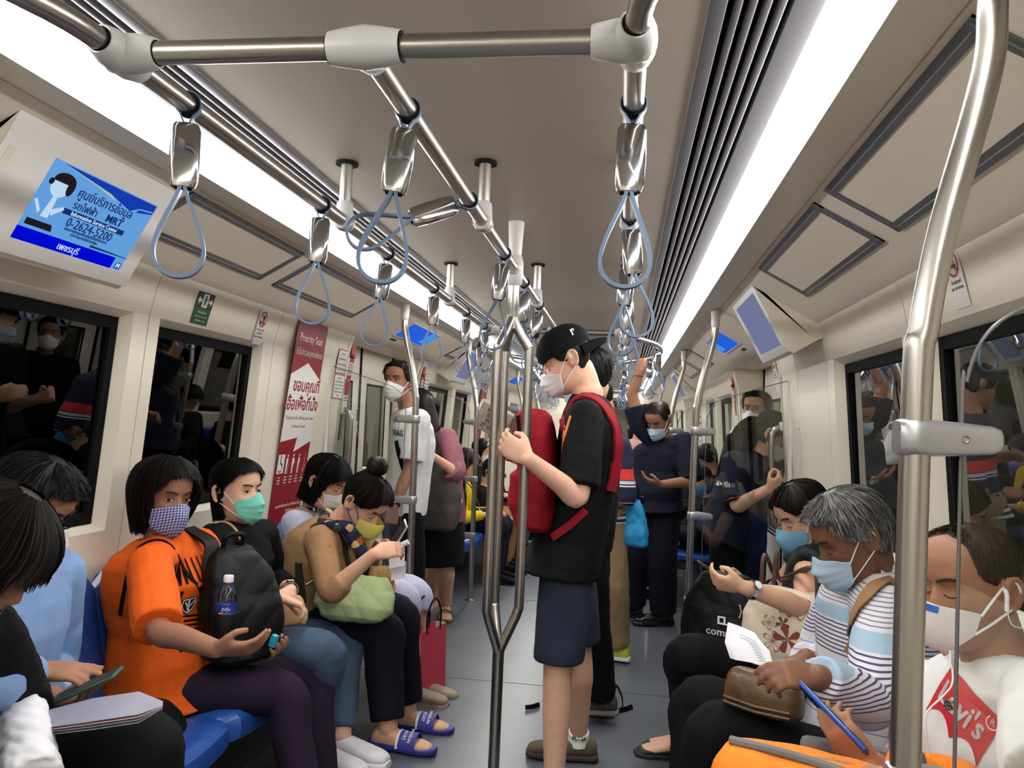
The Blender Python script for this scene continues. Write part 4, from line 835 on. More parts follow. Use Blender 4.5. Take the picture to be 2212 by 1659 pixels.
class Person:
    def __init__(s, label, pelvis, neck, face, look=None, head=None, side=None, skin='mid', w=1.0, belly=0.0, fem=False, hs=1.0, vox=.0055, name='person', tilt=0.0, seated=False, group=None, k=1.0, bust=0.0):
        s.t = thing(name, label, 'person', (pelvis[0], pelvis[1], 0), group); s.skin = SKIN[skin]; s.vox = vox; s.k = k
        s.H = np.asarray(pelvis, float); s.N = np.asarray(neck, float); s.F = nrm(V(face[0], face[1], 0)); s.w = w; s.belly = belly; s.bust = bust
        s.R = np.cross(s.F, (0, 0, 1)) if side is None else nrm(side); s.up = nrm(s.N - s.H); s.fem = fem; s.hs = hs
        s.look = nrm(look if look is not None else s.F)
        s.hd = np.asarray(head, float) if head is not None else s.N + V(0, 0, .155) + s.F * .03
        B = basis(s.look); 
        if tilt: c, q = math.cos(tilt), math.sin(tilt); r0, u0 = B[:, 0].copy(), B[:, 2].copy(); B[:, 0] = r0 * c + u0 * q; B[:, 2] = u0 * c - r0 * q
        s.B = B; s.body = MB(); s.arms = {}; s.legs = {}
        # spine curve
        s.mid = (s.H + s.N) / 2 + s.F * .0
        sw = .185 if not fem else .165
        s.S = {1: s.N - s.up * .055 * k + s.R * sw * w * k, -1: s.N - s.up * .055 * k - s.R * sw * w * k}
    def hp(s, p): return s.hd + s.B @ (np.asarray(p, float) * s.hs)
    def hps(s, P): return s.hd + (np.asarray(P, float) * s.hs) @ s.B.T
    def spine(s, t, bow=0.0):
        return s.H + (s.N - s.H) * t - s.F * bow * 4 * t * (1 - t)
    def torso_rings(s, infl=0.0, t0=-.12, t1=1.0, bow=0.03, neckr=None, flare=0.0):
        k = s.w * s.k; T = [(-.30, .165, .115), (-.12, .170, .118), (.0, .172, .120), (.15, .165, .112), (.32, .152, .104), (.5, .158, .108), (.68, .172, .112), (.82, .172, .100), (.90, .150, .085), (.96, .105, .068), (1.0, .068, .058), (1.06, .060, .055)]
        if s.fem: T = [(-.30, .165, .118), (-.12, .172, .122), (.0, .172, .120), (.15, .158, .108), (.34, .138, .096), (.5, .142, .102), (.68, .152, .108), (.82, .150, .092), (.90, .132, .080), (.96, .092, .064), (1.0, .058, .050), (1.06, .052, .048)]
        ts = sorted(set([t0] + [t for t, _, _ in T if t0 < t < t1] + [t1])); out = []
        ta = [t for t, _, _ in T]
        for t in ts:
            a = np.interp(t, ta, [x for _, x, _ in T]) * k + infl; b = np.interp(t, ta, [x for _, _, x in T]) * k * (.9 + .1 * s.w) + infl
            if t < 0: a += flare * -t; b += flare * -t
            c = s.spine(t, bow); bl = s.belly * math.exp(-((t - .22) / .22) ** 2) + s.bust * math.exp(-((t - .64) / .13) ** 2)
            b2 = b + bl / 2; c = c + s.F * (bl / 2)
            if t >= .99 and neckr: a = b2 = neckr
            fw = nrm(s.F - s.up * np.dot(s.F, s.up)); out.append(ell(c, s.R, fw, a, b2, 26, .86 if t < .9 else 1.0))
        return out
    def leg(s, sd, knee, ankle, toe=None, hip=None, shoe=None, foot=True):
        k = s.k; hip = s.H + s.R * sd * .088 * s.w * k - s.up * .02 if hip is None else np.asarray(hip, float)
        s.legs[sd] = (hip, np.asarray(knee, float), np.asarray(ankle, float)); s.toes = getattr(s, 'toes', {})
        toe = nrm(toe if toe is not None else s.F); s.toes[sd] = toe
        kk = s.w * k; P, D = chain(s.legs[sd]); s.body.tube(P, list(np.interp(D, [0, .25, .5, .66, 1.0], [.084, .072, .054, .053, .036]) * kk), 14, round_ends=True)
        if foot:
            a = s.legs[sd][2]; r = np.cross(toe, (0, 0, 1)); z0 = a[2] - .075; rings = []
            for q, h, w_ in ((-.065, .045, .024), (-.045, .075, .034), (.0, .080, .036), (.05, .064, .040), (.11, .044, .046), (.16, .032, .044), (.185, .026, .034), (.198, .018, .02)):
                rings.append(ell(a * V(1, 1, 0) + V(0, 0, z0 + h / 2 + .001) + toe * q * k, r, V(0, 0, 1), w_ * k, h / 2, 14, .7))
            s.body.loft(rings)
    def arm(s, sd, elbow, wrist, hd, pn, pose='relax', sh=None, hk=None, thumb=None):
        k = s.k; S = s.S[sd] if sh is None else np.asarray(sh, float); s.S[sd] = S; E = np.asarray(elbow, float); W = np.asarray(wrist, float); s.arms[sd] = (S, E, W)
        kk = (.85 + .15 * s.w) * k * (.9 if s.fem else 1.0); P, D = chain(s.arms[sd]); s.body.tube(P, list(np.interp(D, [0, .25, .5, .66, 1.0], [.053, .047, .039, .039, .0265]) * kk), 14, round_ends=True)
        return hand(s.body, W, hd, pn, thumb if thumb is not None else sd, pose, hk or (.93 if s.fem else 1.0) * k)
    def finish_body(s, neck=True, eyes='open', brow=True, iris=(0, 0)):
        b = s.body; b.loft(s.torso_rings(-.010)); b.tube([s.S[-1], s.N - s.up * .06, s.S[1]], [.050 * s.k, .06 * s.k, .050 * s.k], 12, round_ends=True)
        b.tube([s.H + s.R * .075 * s.w, s.H - s.R * .075 * s.w], .105 * s.k * (.8 + .2 * s.w), 12, round_ends=True)
        nb = s.hp((0, -.025, -.05)); b.tube(smoothpath([s.N - s.up * .03, s.N + (nb - s.N) * .4, nb, s.hp((0, -.02, 0))], 3), [.062 * s.k if not s.fem else .052 * s.k] * 3 + [.054 * s.k if not s.fem else .046 * s.k] * 4 + [.05 * s.k] * 3, 14, round_ends=True)
        v, f = headpiece(s.fem); b.add(s.hps(v), f)
        for sd in (-1, 1):
            e = earpiece(sd); b.add(s.hps(e.v), e.f)
        s.bo = remesh(b, 'body', s.skin, s.vox, 2, parent=s.t, decim=.42)
        if eyes:
            for sd in (-1, 1):
                m = MB(); c = np.array([sd * .0315, .0775, .0055])
                if eyes == 'open':
                    # almond opening: white, iris, lid lines
                    ang = np.linspace(0, 2 * np.pi, 18, endpoint=False); pts = []
                    al = lambda a: (sd * .0315 + .0155 * math.cos(a), .0055 + (.0052 if math.sin(a) > 0 else .0034) * math.sin(a))
                    sf = lambda x, z, o: np.array([x, .0865 - 7.5 * (abs(x) - .0315) ** 2 - 9 * (z - .0055) ** 2 - .10 * max(0, abs(x) - .0315) + o, z])
                    m.add([s.hp(sf(*al(a), .0)) for a in ang] + [s.hp(sf(sd * .0315, .0055, .0012))], [(i, (i + 1) % 18, 18) for i in range(18)]); eo = m.obj('eye', M_EYEW, s.t)
                    m = MB(); ix, iz = sd * .0315 + iris[0], .0065 + iris[1]; A2 = np.linspace(0, 2 * np.pi, 14, endpoint=False)
                    m.add([s.hp(sf(ix + .0058 * math.cos(a), max(.0024, min(iz + .0058 * math.sin(a), .0104)), .0014)) for a in A2] + [s.hp(sf(ix, iz, .002))], [(i, (i + 1) % 14, 14) for i in range(14)]); m.obj('iris', M_IRIS, eo)
                    m = MB(); m.tube([s.hp(sf(*al(a), .0012)) for a in np.linspace(-.1, math.pi + .1, 12)], .0012 * s.hs, 6); m.obj('upper_lash', M_LIP, eo)
                else:
                    m.tube([s.hp((sd * .0315 + x, .0882 - 9 * x * x - max(0, x * sd) * .22, -.003 + 14 * x * x)) for x in np.linspace(-.015, .015, 9)], .0015 * s.hs, 6); m.obj('closed_lash', M_LIP, s.t)
                if brow:
                    m = MB(); m.strip([s.hp((sd * (.0135 + .034 * u), .0985 - .012 * u * u - .004 * u, .0265 + .0065 * math.sin(u * 2.4))) for u in np.linspace(0, 1, 9)], s.B[:, 2], (.0048 if s.fem else .0065) * s.hs, .0035 * s.hs); m.obj('eyebrow', M_BROW, s.t)
        return s
    # ------------------------------------------------------------ clothes
    def cloth(s, nm, mats, parts, vox=.0075, wr=.0022, wsc=34, smooth=3, seed=0, **kw):
        m = MB()
        for p in parts: m.add(*p)
        return remesh(m, nm, mats, max(vox, s.vox * 1.05), smooth, wr, wsc, seed + int(abs(s.H[1]) * 100), s.t, decim=.55 if vox > .007 else .75, **kw)
    def top(s, mats, sleeve=.5, hem=-.12, infl=.012, loose=.014, nm='shirt', neckr=None, t1=1.0, bow=.03, flare=0.05, cuffr=None, wr=.0036, vox=.0075, collar=0, wsc=30):
        P = [loft(s.torso_rings(infl, hem, t1, bow, neckr, flare)), tube([s.S[-1] - s.up * .004, s.N - s.up * .055, s.S[1] - s.up * .004], [.057 * s.k + infl * .5, .068 * s.k + infl, .057 * s.k + infl * .5], 14, True, True)]
        for sd, a in s.arms.items():
            f = sleeve[sd] if isinstance(sleeve, dict) else sleeve
            if f <= 0: continue
            kk = (.85 + .15 * s.w) * s.k * (.9 if s.fem else 1.0); full, d = chain(a, f); rr = np.interp(d, [0, .25, .5, .65, 1.0], [.056, .050, .043, .041, .031]) * kk + np.interp(d, [0, f], [infl, loose if cuffr is None else cuffr])
            P.append(tube(full, list(rr), 14, True, False)); P.append(tube([a[0], a[0] + (a[1] - a[0]) * .05], .056 * kk + infl, 14, True, True))
        if collar: P.append(tube([s.N - s.up * .03, s.N + s.up * .02 + (s.hd - s.N) * .06], [.072 * s.k + infl, .066 * s.k + infl], 18))
        return s.cloth(nm, mats, P, wr=wr, vox=vox, wsc=wsc)
    def pants(s, mats, length=1.0, infl=.012, loose=.022, waist=.18, nm='trousers', wr=.004, vox=.0105, taper=True, wsc=28):
        P = [loft(s.torso_rings(infl * .6, -.12, waist)), tube([s.H + s.R * .075 * s.w, s.H - s.R * .075 * s.w], .108 * s.k * (.8 + .2 * s.w) + infl * .5, 14, True, True)]
        for sd, l in s.legs.items():
            kk = s.w * s.k; full, d = chain(l, length)
            rr = np.interp(d, [0, .25, .5, .68, 1.0], [.088, .076, .060, .054, .040]) * kk + np.interp(d, [0, length], [infl, loose])
            P.append(tube(full, list(rr), 16, True, False)); P.append(tube([l[0], l[0] + (l[1] - l[0]) * .05], .088 * kk + infl, 14, True, True))
        return s.cloth(nm, mats, P, wr=wr, vox=vox, wsc=wsc)
    def shoe(s, sd, m, sole=None, kind='shoe', h=1.0, strap=None):
        a = s.legs[sd][2]; toe = s.toes[sd]; r = np.cross(toe, (0, 0, 1)); k = s.k; z0 = a[2] - .075; b = MB(); rings = []
        c = a * V(1, 1, 0) + V(0, 0, z0)
        if kind == 'shoe':
            for q, hh, w_ in ((-.078, .05, .020), (-.070, .075, .034), (-.04, .085, .040), (.0, .083, .042), (.05, .072, .044), (.11, .055, .050), (.16, .046, .048), (.195, .038, .038), (.212, .026, .022)):
                rings.append(ell(c + toe * q * k + V(0, 0, (hh * h) / 2 + .004), r, V(0, 0, 1), w_ * k, hh * h / 2, 16, .7))
            b.loft(rings); o = remesh(b, 'shoe', m, .009, 3, .0008, 60, 3, s.t)
        else:
            for q, w_ in ((-.082, .026), (-.06, .042), (.0, .044), (.06, .046), (.12, .052), (.17, .050), (.205, .036), (.218, .018)): rings.append(ell(c + toe * q * k + V(0, 0, .006), r, V(0, 0, 1), w_ * k, .014, 16, .6))
            b.loft(rings); o = b.obj('sandal', m, s.t)
            if strap:
                pts = [c + toe * .10 * k + r * .052 * math.cos(t) * k + V(0, 0, .012 + .052 * math.sin(t)) for t in np.linspace(0, math.pi, 13)]
                q = MB(); q.strip(pts, toe, .075 if kind == 'slide' else .02, .006); q.obj('instep_strap', strap, o)
        sb = MB(); rings = []
        if kind == 'shoe':
            for q, w_ in ((-.084, .024), (-.072, .038), (-.03, .043), (.05, .047), (.11, .053), (.165, .051), (.20, .040), (.217, .022)): rings.append(ell(c + toe * q * k + V(0, 0, .002), r, V(0, 0, 1), w_ * k, .013, 16, .6))
            sb.loft(rings); sb.obj('sole', sole or m, o)
        return o
    # ------------------------------------------------------------ hair
    def hair(s, style='short', m=None, m2=None, strands=350, thick=.012, zend=-.13, sw=.0011, seed=0, bangs=.085, part=.0, maxa=None, puff=0.0, temple=.03, open_=.95):
        m = m or M_HAIRB; r = np.random.default_rng(seed + 5)
        def hairline(a):
            a = abs(a)
            if style in ('short', 'bald'): return np.interp(a, [0, .5, .85, 1.15, 1.45, 1.75, 2.1, math.pi], [bangs, bangs - .006, temple + .03, temple - .035, temple - .05, -.012, -.05, -.075])
            if style == 'tied': return np.interp(a, [0, .5, .9, 1.2, 1.5, 1.8, 2.2, math.pi], [bangs, bangs - .008, .045, .018, .016, -.005, -.045, -.06])
            o = open_; return np.interp(a, [0, o * .55, o, o + .25, math.pi], [bangs, bangs - .015, .02, zend, zend - .01])
        tops = 0.1212
        def path(a, th, n=12):
            zl = float(hairline(a)); lim = -.01 if style in ('bob', 'long') else -9
            z = tops + (zl - tops) * np.linspace(0, 1, n) ** 1.15; t = np.linspace(.35, 1, n); thv = th * (.75 + .35 * t) + puff * np.exp(-(z / .07) ** 2) * (abs(a) > .8)
            p = scalp(np.full(n, a), np.maximum(z, lim), thv); below = z < lim; q = np.where(below, (lim - z) / max(lim - zl, 1e-6), 0); inw = .010 * q + .016 * q ** 3
            p[:, 2] = np.where(below, z, p[:, 2]); p[:, 0] *= 1 - inw / .085; p[:, 1] -= inw * np.sign(p[:, 1]) * .4
            if style in ('short', 'bald', 'tied'): p = np.vstack([p, scalp(np.array([a]), np.array([zl - .004]), .0008)])
            return p
        na = 64; A = np.linspace(-math.pi, math.pi, na, endpoint=False); b = MB()
        cols = []
        for a in A:
            if style == 'bald': pass
            cols.append(path(a, thick))
        npz = len(cols[0]); b.v = [tuple(p) for p in s.hps(np.concatenate(cols))]; f = []
        for i in range(na):
            j = (i + 1) % na
            for q in range(npz - 1): f.append((i * npz + q, j * npz + q, j * npz + q + 1, i * npz + q + 1))
        tp = len(b.v); b.v.append(tuple(s.hp((0, -.005, tops + thick * .85)))); f += [(i * npz, tp, ((i + 1) % na) * npz) for i in range(na)]
        if style == 'bald':
            keep = []
            for q in f:
                L = np.mean([((np.array(b.v[i]) - s.hd) @ s.B) / s.hs for i in q], 0)
                if L[2] < .085 and not (L[1] > .02 and L[2] > .05): keep.append(q)
            f = keep
        if style in ('bob', 'long'):
            # inner lining so the curtain has thickness
            base = len(b.v); inn = [p * np.array([.90, .90, 1.0]) for p in np.concatenate(cols)]; b.v += [tuple(p) for p in s.hps(inn)]
            for i in range(na):
                j = (i + 1) % na
                for q in range(npz // 2, npz - 1): f.append((base + j * npz + q, base + i * npz + q, base + i * npz + q + 1, base + j * npz + q + 1))
                f.append((i * npz + npz - 1, j * npz + npz - 1, base + j * npz + npz - 1, base + i * npz + npz - 1))
        b.f = f; b.mi = [0] * len(f); ho = b.obj('hair', m, s.t)
        if strands:
            sb = MB(); 
            if m2: mats = [m, m2]
            else: mats = [m]
            for i in range(strands):
                a = r.uniform(-math.pi, math.pi); P = path(a, thick + r.uniform(-.001, .0045)); n = len(P); i0 = 0 if style in ('bob', 'long', 'tied') else r.integers(0, n - 4); 
                if style == 'bald' and (P[i0][2] > .08): i0 = n // 2
                Q = P[i0:] if style in ('bob', 'long', 'tied') else P[i0:min(n, i0 + 5)]
                Q = Q + r.normal(size=3) * .0012
                if style in ('short', 'bald'):
                    tw = r.normal() * .012; Q = Q + np.outer(np.linspace(0, 1, len(Q)), np.cross(Q[0] / (np.linalg.norm(Q[0]) + 1e-6), Q[-1] - Q[0] + 1e-6) * 0 + np.array([r.normal(), r.normal() * .6, .3 * r.random()]) * min(thick, .014) * .7)
                if style in ('bob', 'long'): Q[-1] += np.array([Q[-1][0] * .06, Q[-1][1] * .06, r.uniform(-.012, .004)])
                if style in ('short', 'bald'):
                    o = Q[-1] / np.linalg.norm(Q[-1]); Q[-1] = Q[-1] + o * r.uniform(.0, .006); 
                    if style == 'bald' and Q[0][2] > .085: continue
                sb.cur = int(m2 is not None and r.random() < .45); sb.tube(list(s.hps(Q)), [sw * s.hs * (1.1 if q < len(Q) - 1 else .35) for q in range(len(Q))], 3, cap=False)
            sb.obj('hair_strands', mats, ho, kind='stuff')
        return ho
    # ------------------------------------------------------------ face mask
    def mask(s, m, kind='surgical', loop=None, top=-.012, bot=-.125, wide=1.02, off=.007):
        """cloth over nose and chin with ear loops"""
        nA, nZ = 29, 16; A = np.linspace(-wide, wide, nA); g = []
        for j in range(nZ):
            v = j / (nZ - 1); row = []
            for a in A:
                u = abs(a) / wide; zt = top - .022 * u ** 1.6 + .012 * math.exp(-(u / .25) ** 2); zb = bot + (.035 if kind != 'cup' else .05) * u ** 1.5; z = zt + (zb - zt) * v
                p = scalp(a * (1 - .1 * v), max(z, -.118), off + (.004 if kind == 'cloth' else .006))
                if z < -.118: p[2] = z; p[1] -= .25 * (-.118 - z)
                tent = .030 * math.exp(-(a / .42) ** 2) * (1 - abs(v - .30) / .8) + .012 * math.exp(-(a / .5) ** 2) * math.sin(v * math.pi)
                if kind == 'cup': tent = .042 * math.exp(-(a / .55) ** 2) * math.sin(min(1, .25 + v * .8) * math.pi) ** .8 + .004 * math.exp(-(a / .3) ** 2)
                p[1] += max(tent, 0)
                if kind == 'surgical': p[1] += .0022 * (1 if (v * 4.2) % 1 < .5 else -1) * (1 - u) * (0.1 < v < .92)
                if kind == 'surgical': p = p + np.array([np.sign(a) * .004 * u, 0, .0015 * math.sin(a * 9 + v * 6)])
                row.append(p)
            g.append(row)
        b = MB(); G0 = np.array(g).reshape(-1, 3); G1 = G0 - np.array([0, .003, 0]) - G0 * np.array([.03, 0, 0]); N = len(G0); b.v = [tuple(p) for p in s.hps(G0)] + [tuple(p) for p in s.hps(G1)]; f = []
        for j in range(nZ - 1):
            for i in range(nA - 1): k0 = j * nA + i; f.append((k0, k0 + 1, k0 + nA + 1, k0 + nA)); f.append((N + k0, N + k0 + nA, N + k0 + nA + 1, N + k0 + 1))
        for i in range(nA - 1): f.append((i, N + i, N + i + 1, i + 1)); k0 = (nZ - 1) * nA + i; f.append((k0, k0 + 1, N + k0 + 1, N + k0))
        for j in range(nZ - 1): k0 = j * nA; f.append((k0, k0 + nA, N + k0 + nA, N + k0)); k0 += nA - 1; f.append((k0, N + k0, N + k0 + nA, k0 + nA))
        b.f = f; b.mi = [0] * len(f); o = b.obj('face_mask', m, s.t)
        if loop is not None:
            for sd in (-1, 1):
                a0 = np.array(g[1][0 if sd < 0 else nA - 1]); a1 = np.array(g[nZ - 2][0 if sd < 0 else nA - 1])
                q = MB(); q.tube(smoothpath([s.hp(p) for p in (a0, a0 * .35 + np.array([sd * .083, .0, .020]) * .65, (sd * .085, -.010, .024), (sd * .090, -.026, .006), (sd * .085, -.022, -.022), a1 * .4 + np.array([sd * .083, -.004, -.036]) * .6, a1)], 5), .0016 * s.hs if kind != 'cup' else .0026 * s.hs, 6); q.obj('ear_loop', loop, o)
        s.maskgrid = np.array(g); return o
def stripes(name, c1, c2, freq, duty=.5, axis=2, c3=None, zr=None, rough=.8, rot=None):
    """horizontal stripes woven in cloth: object-space bands"""
    if name in MATS: return MATS[name]
    m = bpy.data.materials.new(name); m.use_nodes = True; nt = m.node_tree; n = nt.nodes; l = nt.links; b = n['Principled BSDF']; b.inputs['Roughness'].default_value = rough; b.inputs['Specular IOR Level'].default_value = .25
    tc = n.new('ShaderNodeTexCoord'); mp = n.new('ShaderNodeMapping'); l.new(tc.outputs['Object'], mp.inputs[0])
    if rot: mp.inputs['Rotation'].default_value = rot
    sx = n.new('ShaderNodeSeparateXYZ'); l.new(mp.outputs[0], sx.inputs[0])
    mu = n.new('ShaderNodeMath'); mu.operation = 'MULTIPLY'; mu.inputs[1].default_value = freq; l.new(sx.outputs[axis], mu.inputs[0])
    fr = n.new('ShaderNodeMath'); fr.operation = 'FRACT'; l.new(mu.outputs[0], fr.inputs[0]); lt = n.new('ShaderNodeMath'); lt.operation = 'LESS_THAN'; lt.inputs[1].default_value = duty; l.new(fr.outputs[0], lt.inputs[0])
    mx = n.new('ShaderNodeMix'); mx.data_type = 'RGBA'; mx.inputs['A'].default_value = (*c1, 1); mx.inputs['B'].default_value = (*c2, 1)
    fac = lt.outputs[0]
    if zr is not None:
        g1 = n.new('ShaderNodeMath'); g1.operation = 'GREATER_THAN'; g1.inputs[1].default_value = zr[0]; l.new(sx.outputs[axis], g1.inputs[0]); g2 = n.new('ShaderNodeMath'); g2.operation = 'LESS_THAN'; g2.inputs[1].default_value = zr[1]; l.new(sx.outputs[axis], g2.inputs[0])
        a1 = n.new('ShaderNodeMath'); a1.operation = 'MULTIPLY'; l.new(g1.outputs[0], a1.inputs[0]); l.new(g2.outputs[0], a1.inputs[1]); a2 = n.new('ShaderNodeMath'); a2.operation = 'MULTIPLY'; l.new(a1.outputs[0], a2.inputs[0]); l.new(fac, a2.inputs[1]); fac = a2.outputs[0]
    l.new(fac, mx.inputs['Factor']); l.new(mx.outputs['Result'], b.inputs['Base Color']); MATS[name] = m; return m
def gingham(name, c1, c2, freq):
    m = bpy.data.materials.new(name); m.use_nodes = True; nt = m.node_tree; n = nt.nodes; l = nt.links; b = n['Principled BSDF']; b.inputs['Roughness'].default_value = .8; b.inputs['Specular IOR Level'].default_value = .25
    tc = n.new('ShaderNodeTexCoord'); mp = n.new('ShaderNodeMapping'); mp.inputs['Rotation'].default_value = (.3, .2, .75); l.new(tc.outputs['Object'], mp.inputs[0]); sx = n.new('ShaderNodeSeparateXYZ'); l.new(mp.outputs[0], sx.inputs[0]); o = []
    for ax in (1, 2):
        mu = n.new('ShaderNodeMath'); mu.operation = 'MULTIPLY'; mu.inputs[1].default_value = freq; l.new(sx.outputs[ax], mu.inputs[0]); fr = n.new('ShaderNodeMath'); fr.operation = 'FRACT'; l.new(mu.outputs[0], fr.inputs[0]); lt = n.new('ShaderNodeMath'); lt.operation = 'LESS_THAN'; lt.inputs[1].default_value = .55; l.new(fr.outputs[0], lt.inputs[0]); o.append(lt)
    ad = n.new('ShaderNodeMath'); ad.operation = 'ADD'; l.new(o[0].outputs[0], ad.inputs[0]); l.new(o[1].outputs[0], ad.inputs[1]); dv = n.new('ShaderNodeMath'); dv.operation = 'MULTIPLY'; dv.inputs[1].default_value = .5; l.new(ad.outputs[0], dv.inputs[0])
    mx = n.new('ShaderNodeMix'); mx.data_type = 'RGBA'; mx.inputs['A'].default_value = (*c2, 1); mx.inputs['B'].default_value = (*c1, 1); l.new(dv.outputs[0], mx.inputs['Factor']); l.new(mx.outputs['Result'], b.inputs['Base Color']); MATS[name] = m; return m
def fabric(name, rgb, rough=.85, var=.08, sheen=.0): return mat(name, srgb(*rgb), rough, bump=.12, bscale=500, var=var, vscale=14, spec=.2, sheen=sheen)
def ribbon_path(nm, pts, nn, w, t, m, parent, k=4): 
    b = MB(); p = smoothpath(pts, k); b.strip(p, nn, w, t); return b.obj(nm, m, parent)
from mathutils.bvhtree import BVHTree
_BVH = {}
def surf(o, origin, direction):
    """where a line from origin along direction meets the mesh of o (modelled in world space)"""
    if o.name not in _BVH:
        me = o.data; n = len(me.vertices); P = np.empty(n * 3, np.float32); me.vertices.foreach_get('co', P); _BVH[o.name] = BVHTree.FromPolygons(P.reshape(-1, 3).tolist(), [tuple(p.vertices) for p in me.polygons])
    loc, nn, _, _ = _BVH[o.name].ray_cast(Vector(np.asarray(origin, float).tolist()), Vector(nrm(direction).tolist()))
    return (np.array(loc), np.array(nn)) if loc is not None else (None, None)
def strap_over(nm, o, pts, w, t, m, parent, lift=.004, centre=None, n=28):
    """strap laid over a garment: the path is dropped onto the surface of o towards its inside"""
    P = smoothpath(pts, max(2, n // max(1, len(pts) - 1))); Q = []; NN = []
    for p in P:
        c = centre(p) if callable(centre) else np.asarray(centre, float); d = nrm(c - p); h, hn = surf(o, p - d * .25, d)
        if h is None: Q.append(p); NN.append(-d)
        else: Q.append(h + hn * lift); NN.append(hn)
    # smooth
    for _ in range(2):
        Q = [Q[0]] + [(Q[i - 1] + 2 * Q[i] + Q[i + 1]) / 4 for i in range(1, len(Q) - 1)] + [Q[-1]]
    T = [nrm(Q[min(i + 1, len(Q) - 1)] - Q[max(i - 1, 0)]) for i in range(len(Q))]
    b = MB(); b.strip(Q, [np.cross(tt, nn) for tt, nn in zip(T, NN)], w, t); return b.obj(nm, m, parent)
def decal(o, c, nrm_dir, u, w, polys, m, parent, nm='printed_shape', lift=.003, off=.15):
    """flat print that follows the cloth: polygon points in (u, w) metres around c, dropped onto o"""
    d = -nrm(nrm_dir); b = MB()
    for poly in polys:
        vs = []
        for a, q in poly:
            p = np.asarray(c) + np.asarray(u) * a + np.asarray(w) * q; h, hn = surf(o, p - d * off, d); vs.append((h if h is not None else p) - d * lift)
        b.add(vs, [tuple(range(len(vs)))])
    return b.obj(nm, m, parent, smooth=False)
def gridpoly(x0, x1, y0, y1, nx=6, ny=6):
    X = np.linspace(x0, x1, nx + 1); Y = np.linspace(y0, y1, ny + 1); return [[(X[i], Y[j]), (X[i + 1], Y[j]), (X[i + 1], Y[j + 1]), (X[i], Y[j + 1])] for i in range(nx) for j in range(ny)]
def drape_text(s_, size, o, c, nrm_dir, u, w, m, parent, sx=1.0, bold=False, lift=.0035, nm='lettering', shear=0.0):
    t = text(s_, size, np.asarray(c, float), u, w, m, nm, None, depth=.0001, sx=sx, bold=bold, shear=shear); d = -nrm(nrm_dir)
    for v in t.data.vertices:
        p = np.array(v.co); h, hn = surf(o, p - d * .15, d)
        if h is not None: v.co = Vector((h - d * lift).tolist())
    t.parent = parent; unpar(t); return t
def scarfmat():
    """dark blue scarf printed with orange, cream and green blotches"""
    m = bpy.data.materials.new('patterned_scarf'); m.use_nodes = True; nt = m.node_tree; n = nt.nodes; l = nt.links; b = n['Principled BSDF']; b.inputs['Roughness'].default_value = .75; b.inputs['Specular IOR Level'].default_value = .25
    tc = n.new('ShaderNodeTexCoord'); vo = n.new('ShaderNodeTexVoronoi'); vo.inputs['Scale'].default_value = 38; l.new(tc.outputs['Object'], vo.inputs['Vector']); sp_ = n.new('ShaderNodeSeparateXYZ'); l.new(vo.outputs['Color'], sp_.inputs[0])
    cr = n.new('ShaderNodeValToRGB'); cr.color_ramp.interpolation = 'CONSTANT'; e = cr.color_ramp.elements; e[0].color = (*srgb(30, 34, 70), 1); e[1].position = .45; e[1].color = (*srgb(150, 74, 40), 1)
    for p_, c_ in ((.62, srgb(24, 26, 48)), (.78, srgb(196, 160, 104)), (.88, srgb(44, 70, 64))): q = e.new(p_); q.color = (*c_, 1)
    l.new(sp_.outputs[0], cr.inputs[0]); l.new(cr.outputs[0], b.inputs['Base Color']); MATS['patterned_scarf'] = m; return m

# ================================================================ seated along the left
WHITE_S = mat('mask_white', srgb(222, 220, 220), .8, bump=.1, bscale=300, spec=.2); M_LOOP = mat('mask_loop', srgb(232, 230, 228), .7)
M_CYANM = mat('mask_mint', srgb(120, 206, 186), .75, bump=.1, bscale=300, spec=.2); M_BLUEM = mat('mask_blue', srgb(126, 178, 212), .75, bump=.08, bscale=300, spec=.2); M_PALEM = mat('mask_pale_blue', srgb(176, 200, 216), .75, bump=.08, bscale=300, spec=.2); M_YELM = mat('mask_yellow', srgb(214, 206, 108), .75, spec=.2)
M_GING = gingham('gingham_blue', srgb(38, 48, 112), srgb(188, 190, 218), 125)
F_ORANGE = fabric('orange_jersey', (232, 98, 26)); F_BLACK = fabric('black_cotton', (10, 10, 12)); F_PURPLE = fabric('aubergine_jersey', (38, 26, 44)); F_DENIM = mat('blue_denim', srgb(70, 88, 110), .85, bump=.2, bscale=700, var=.25, vscale=9, spec=.2)
F_TAN = fabric('tan_knit', (156, 120, 86)); F_DKNAVY = fabric('dark_navy_cotton', (17, 20, 30)); F_LAV = fabric('lavender_cotton', (196, 196, 222)); F_SKY = fabric('sky_blue_shirt', (128, 160, 206)); F_BLK2 = fabric('black_fleece', (8, 8, 9), var=.2); F_GREYT = fabric('grey_trousers', (70, 76, 84)); F_CAMEL = fabric('camel_trousers', (150, 104, 58)); F_YEL = fabric('yellow_jacket', (236, 202, 20)); F_WHITE = fabric('white_cotton', (228, 228, 232)); F_MAUVE = fabric('mauve_cotton', (140, 90, 100))
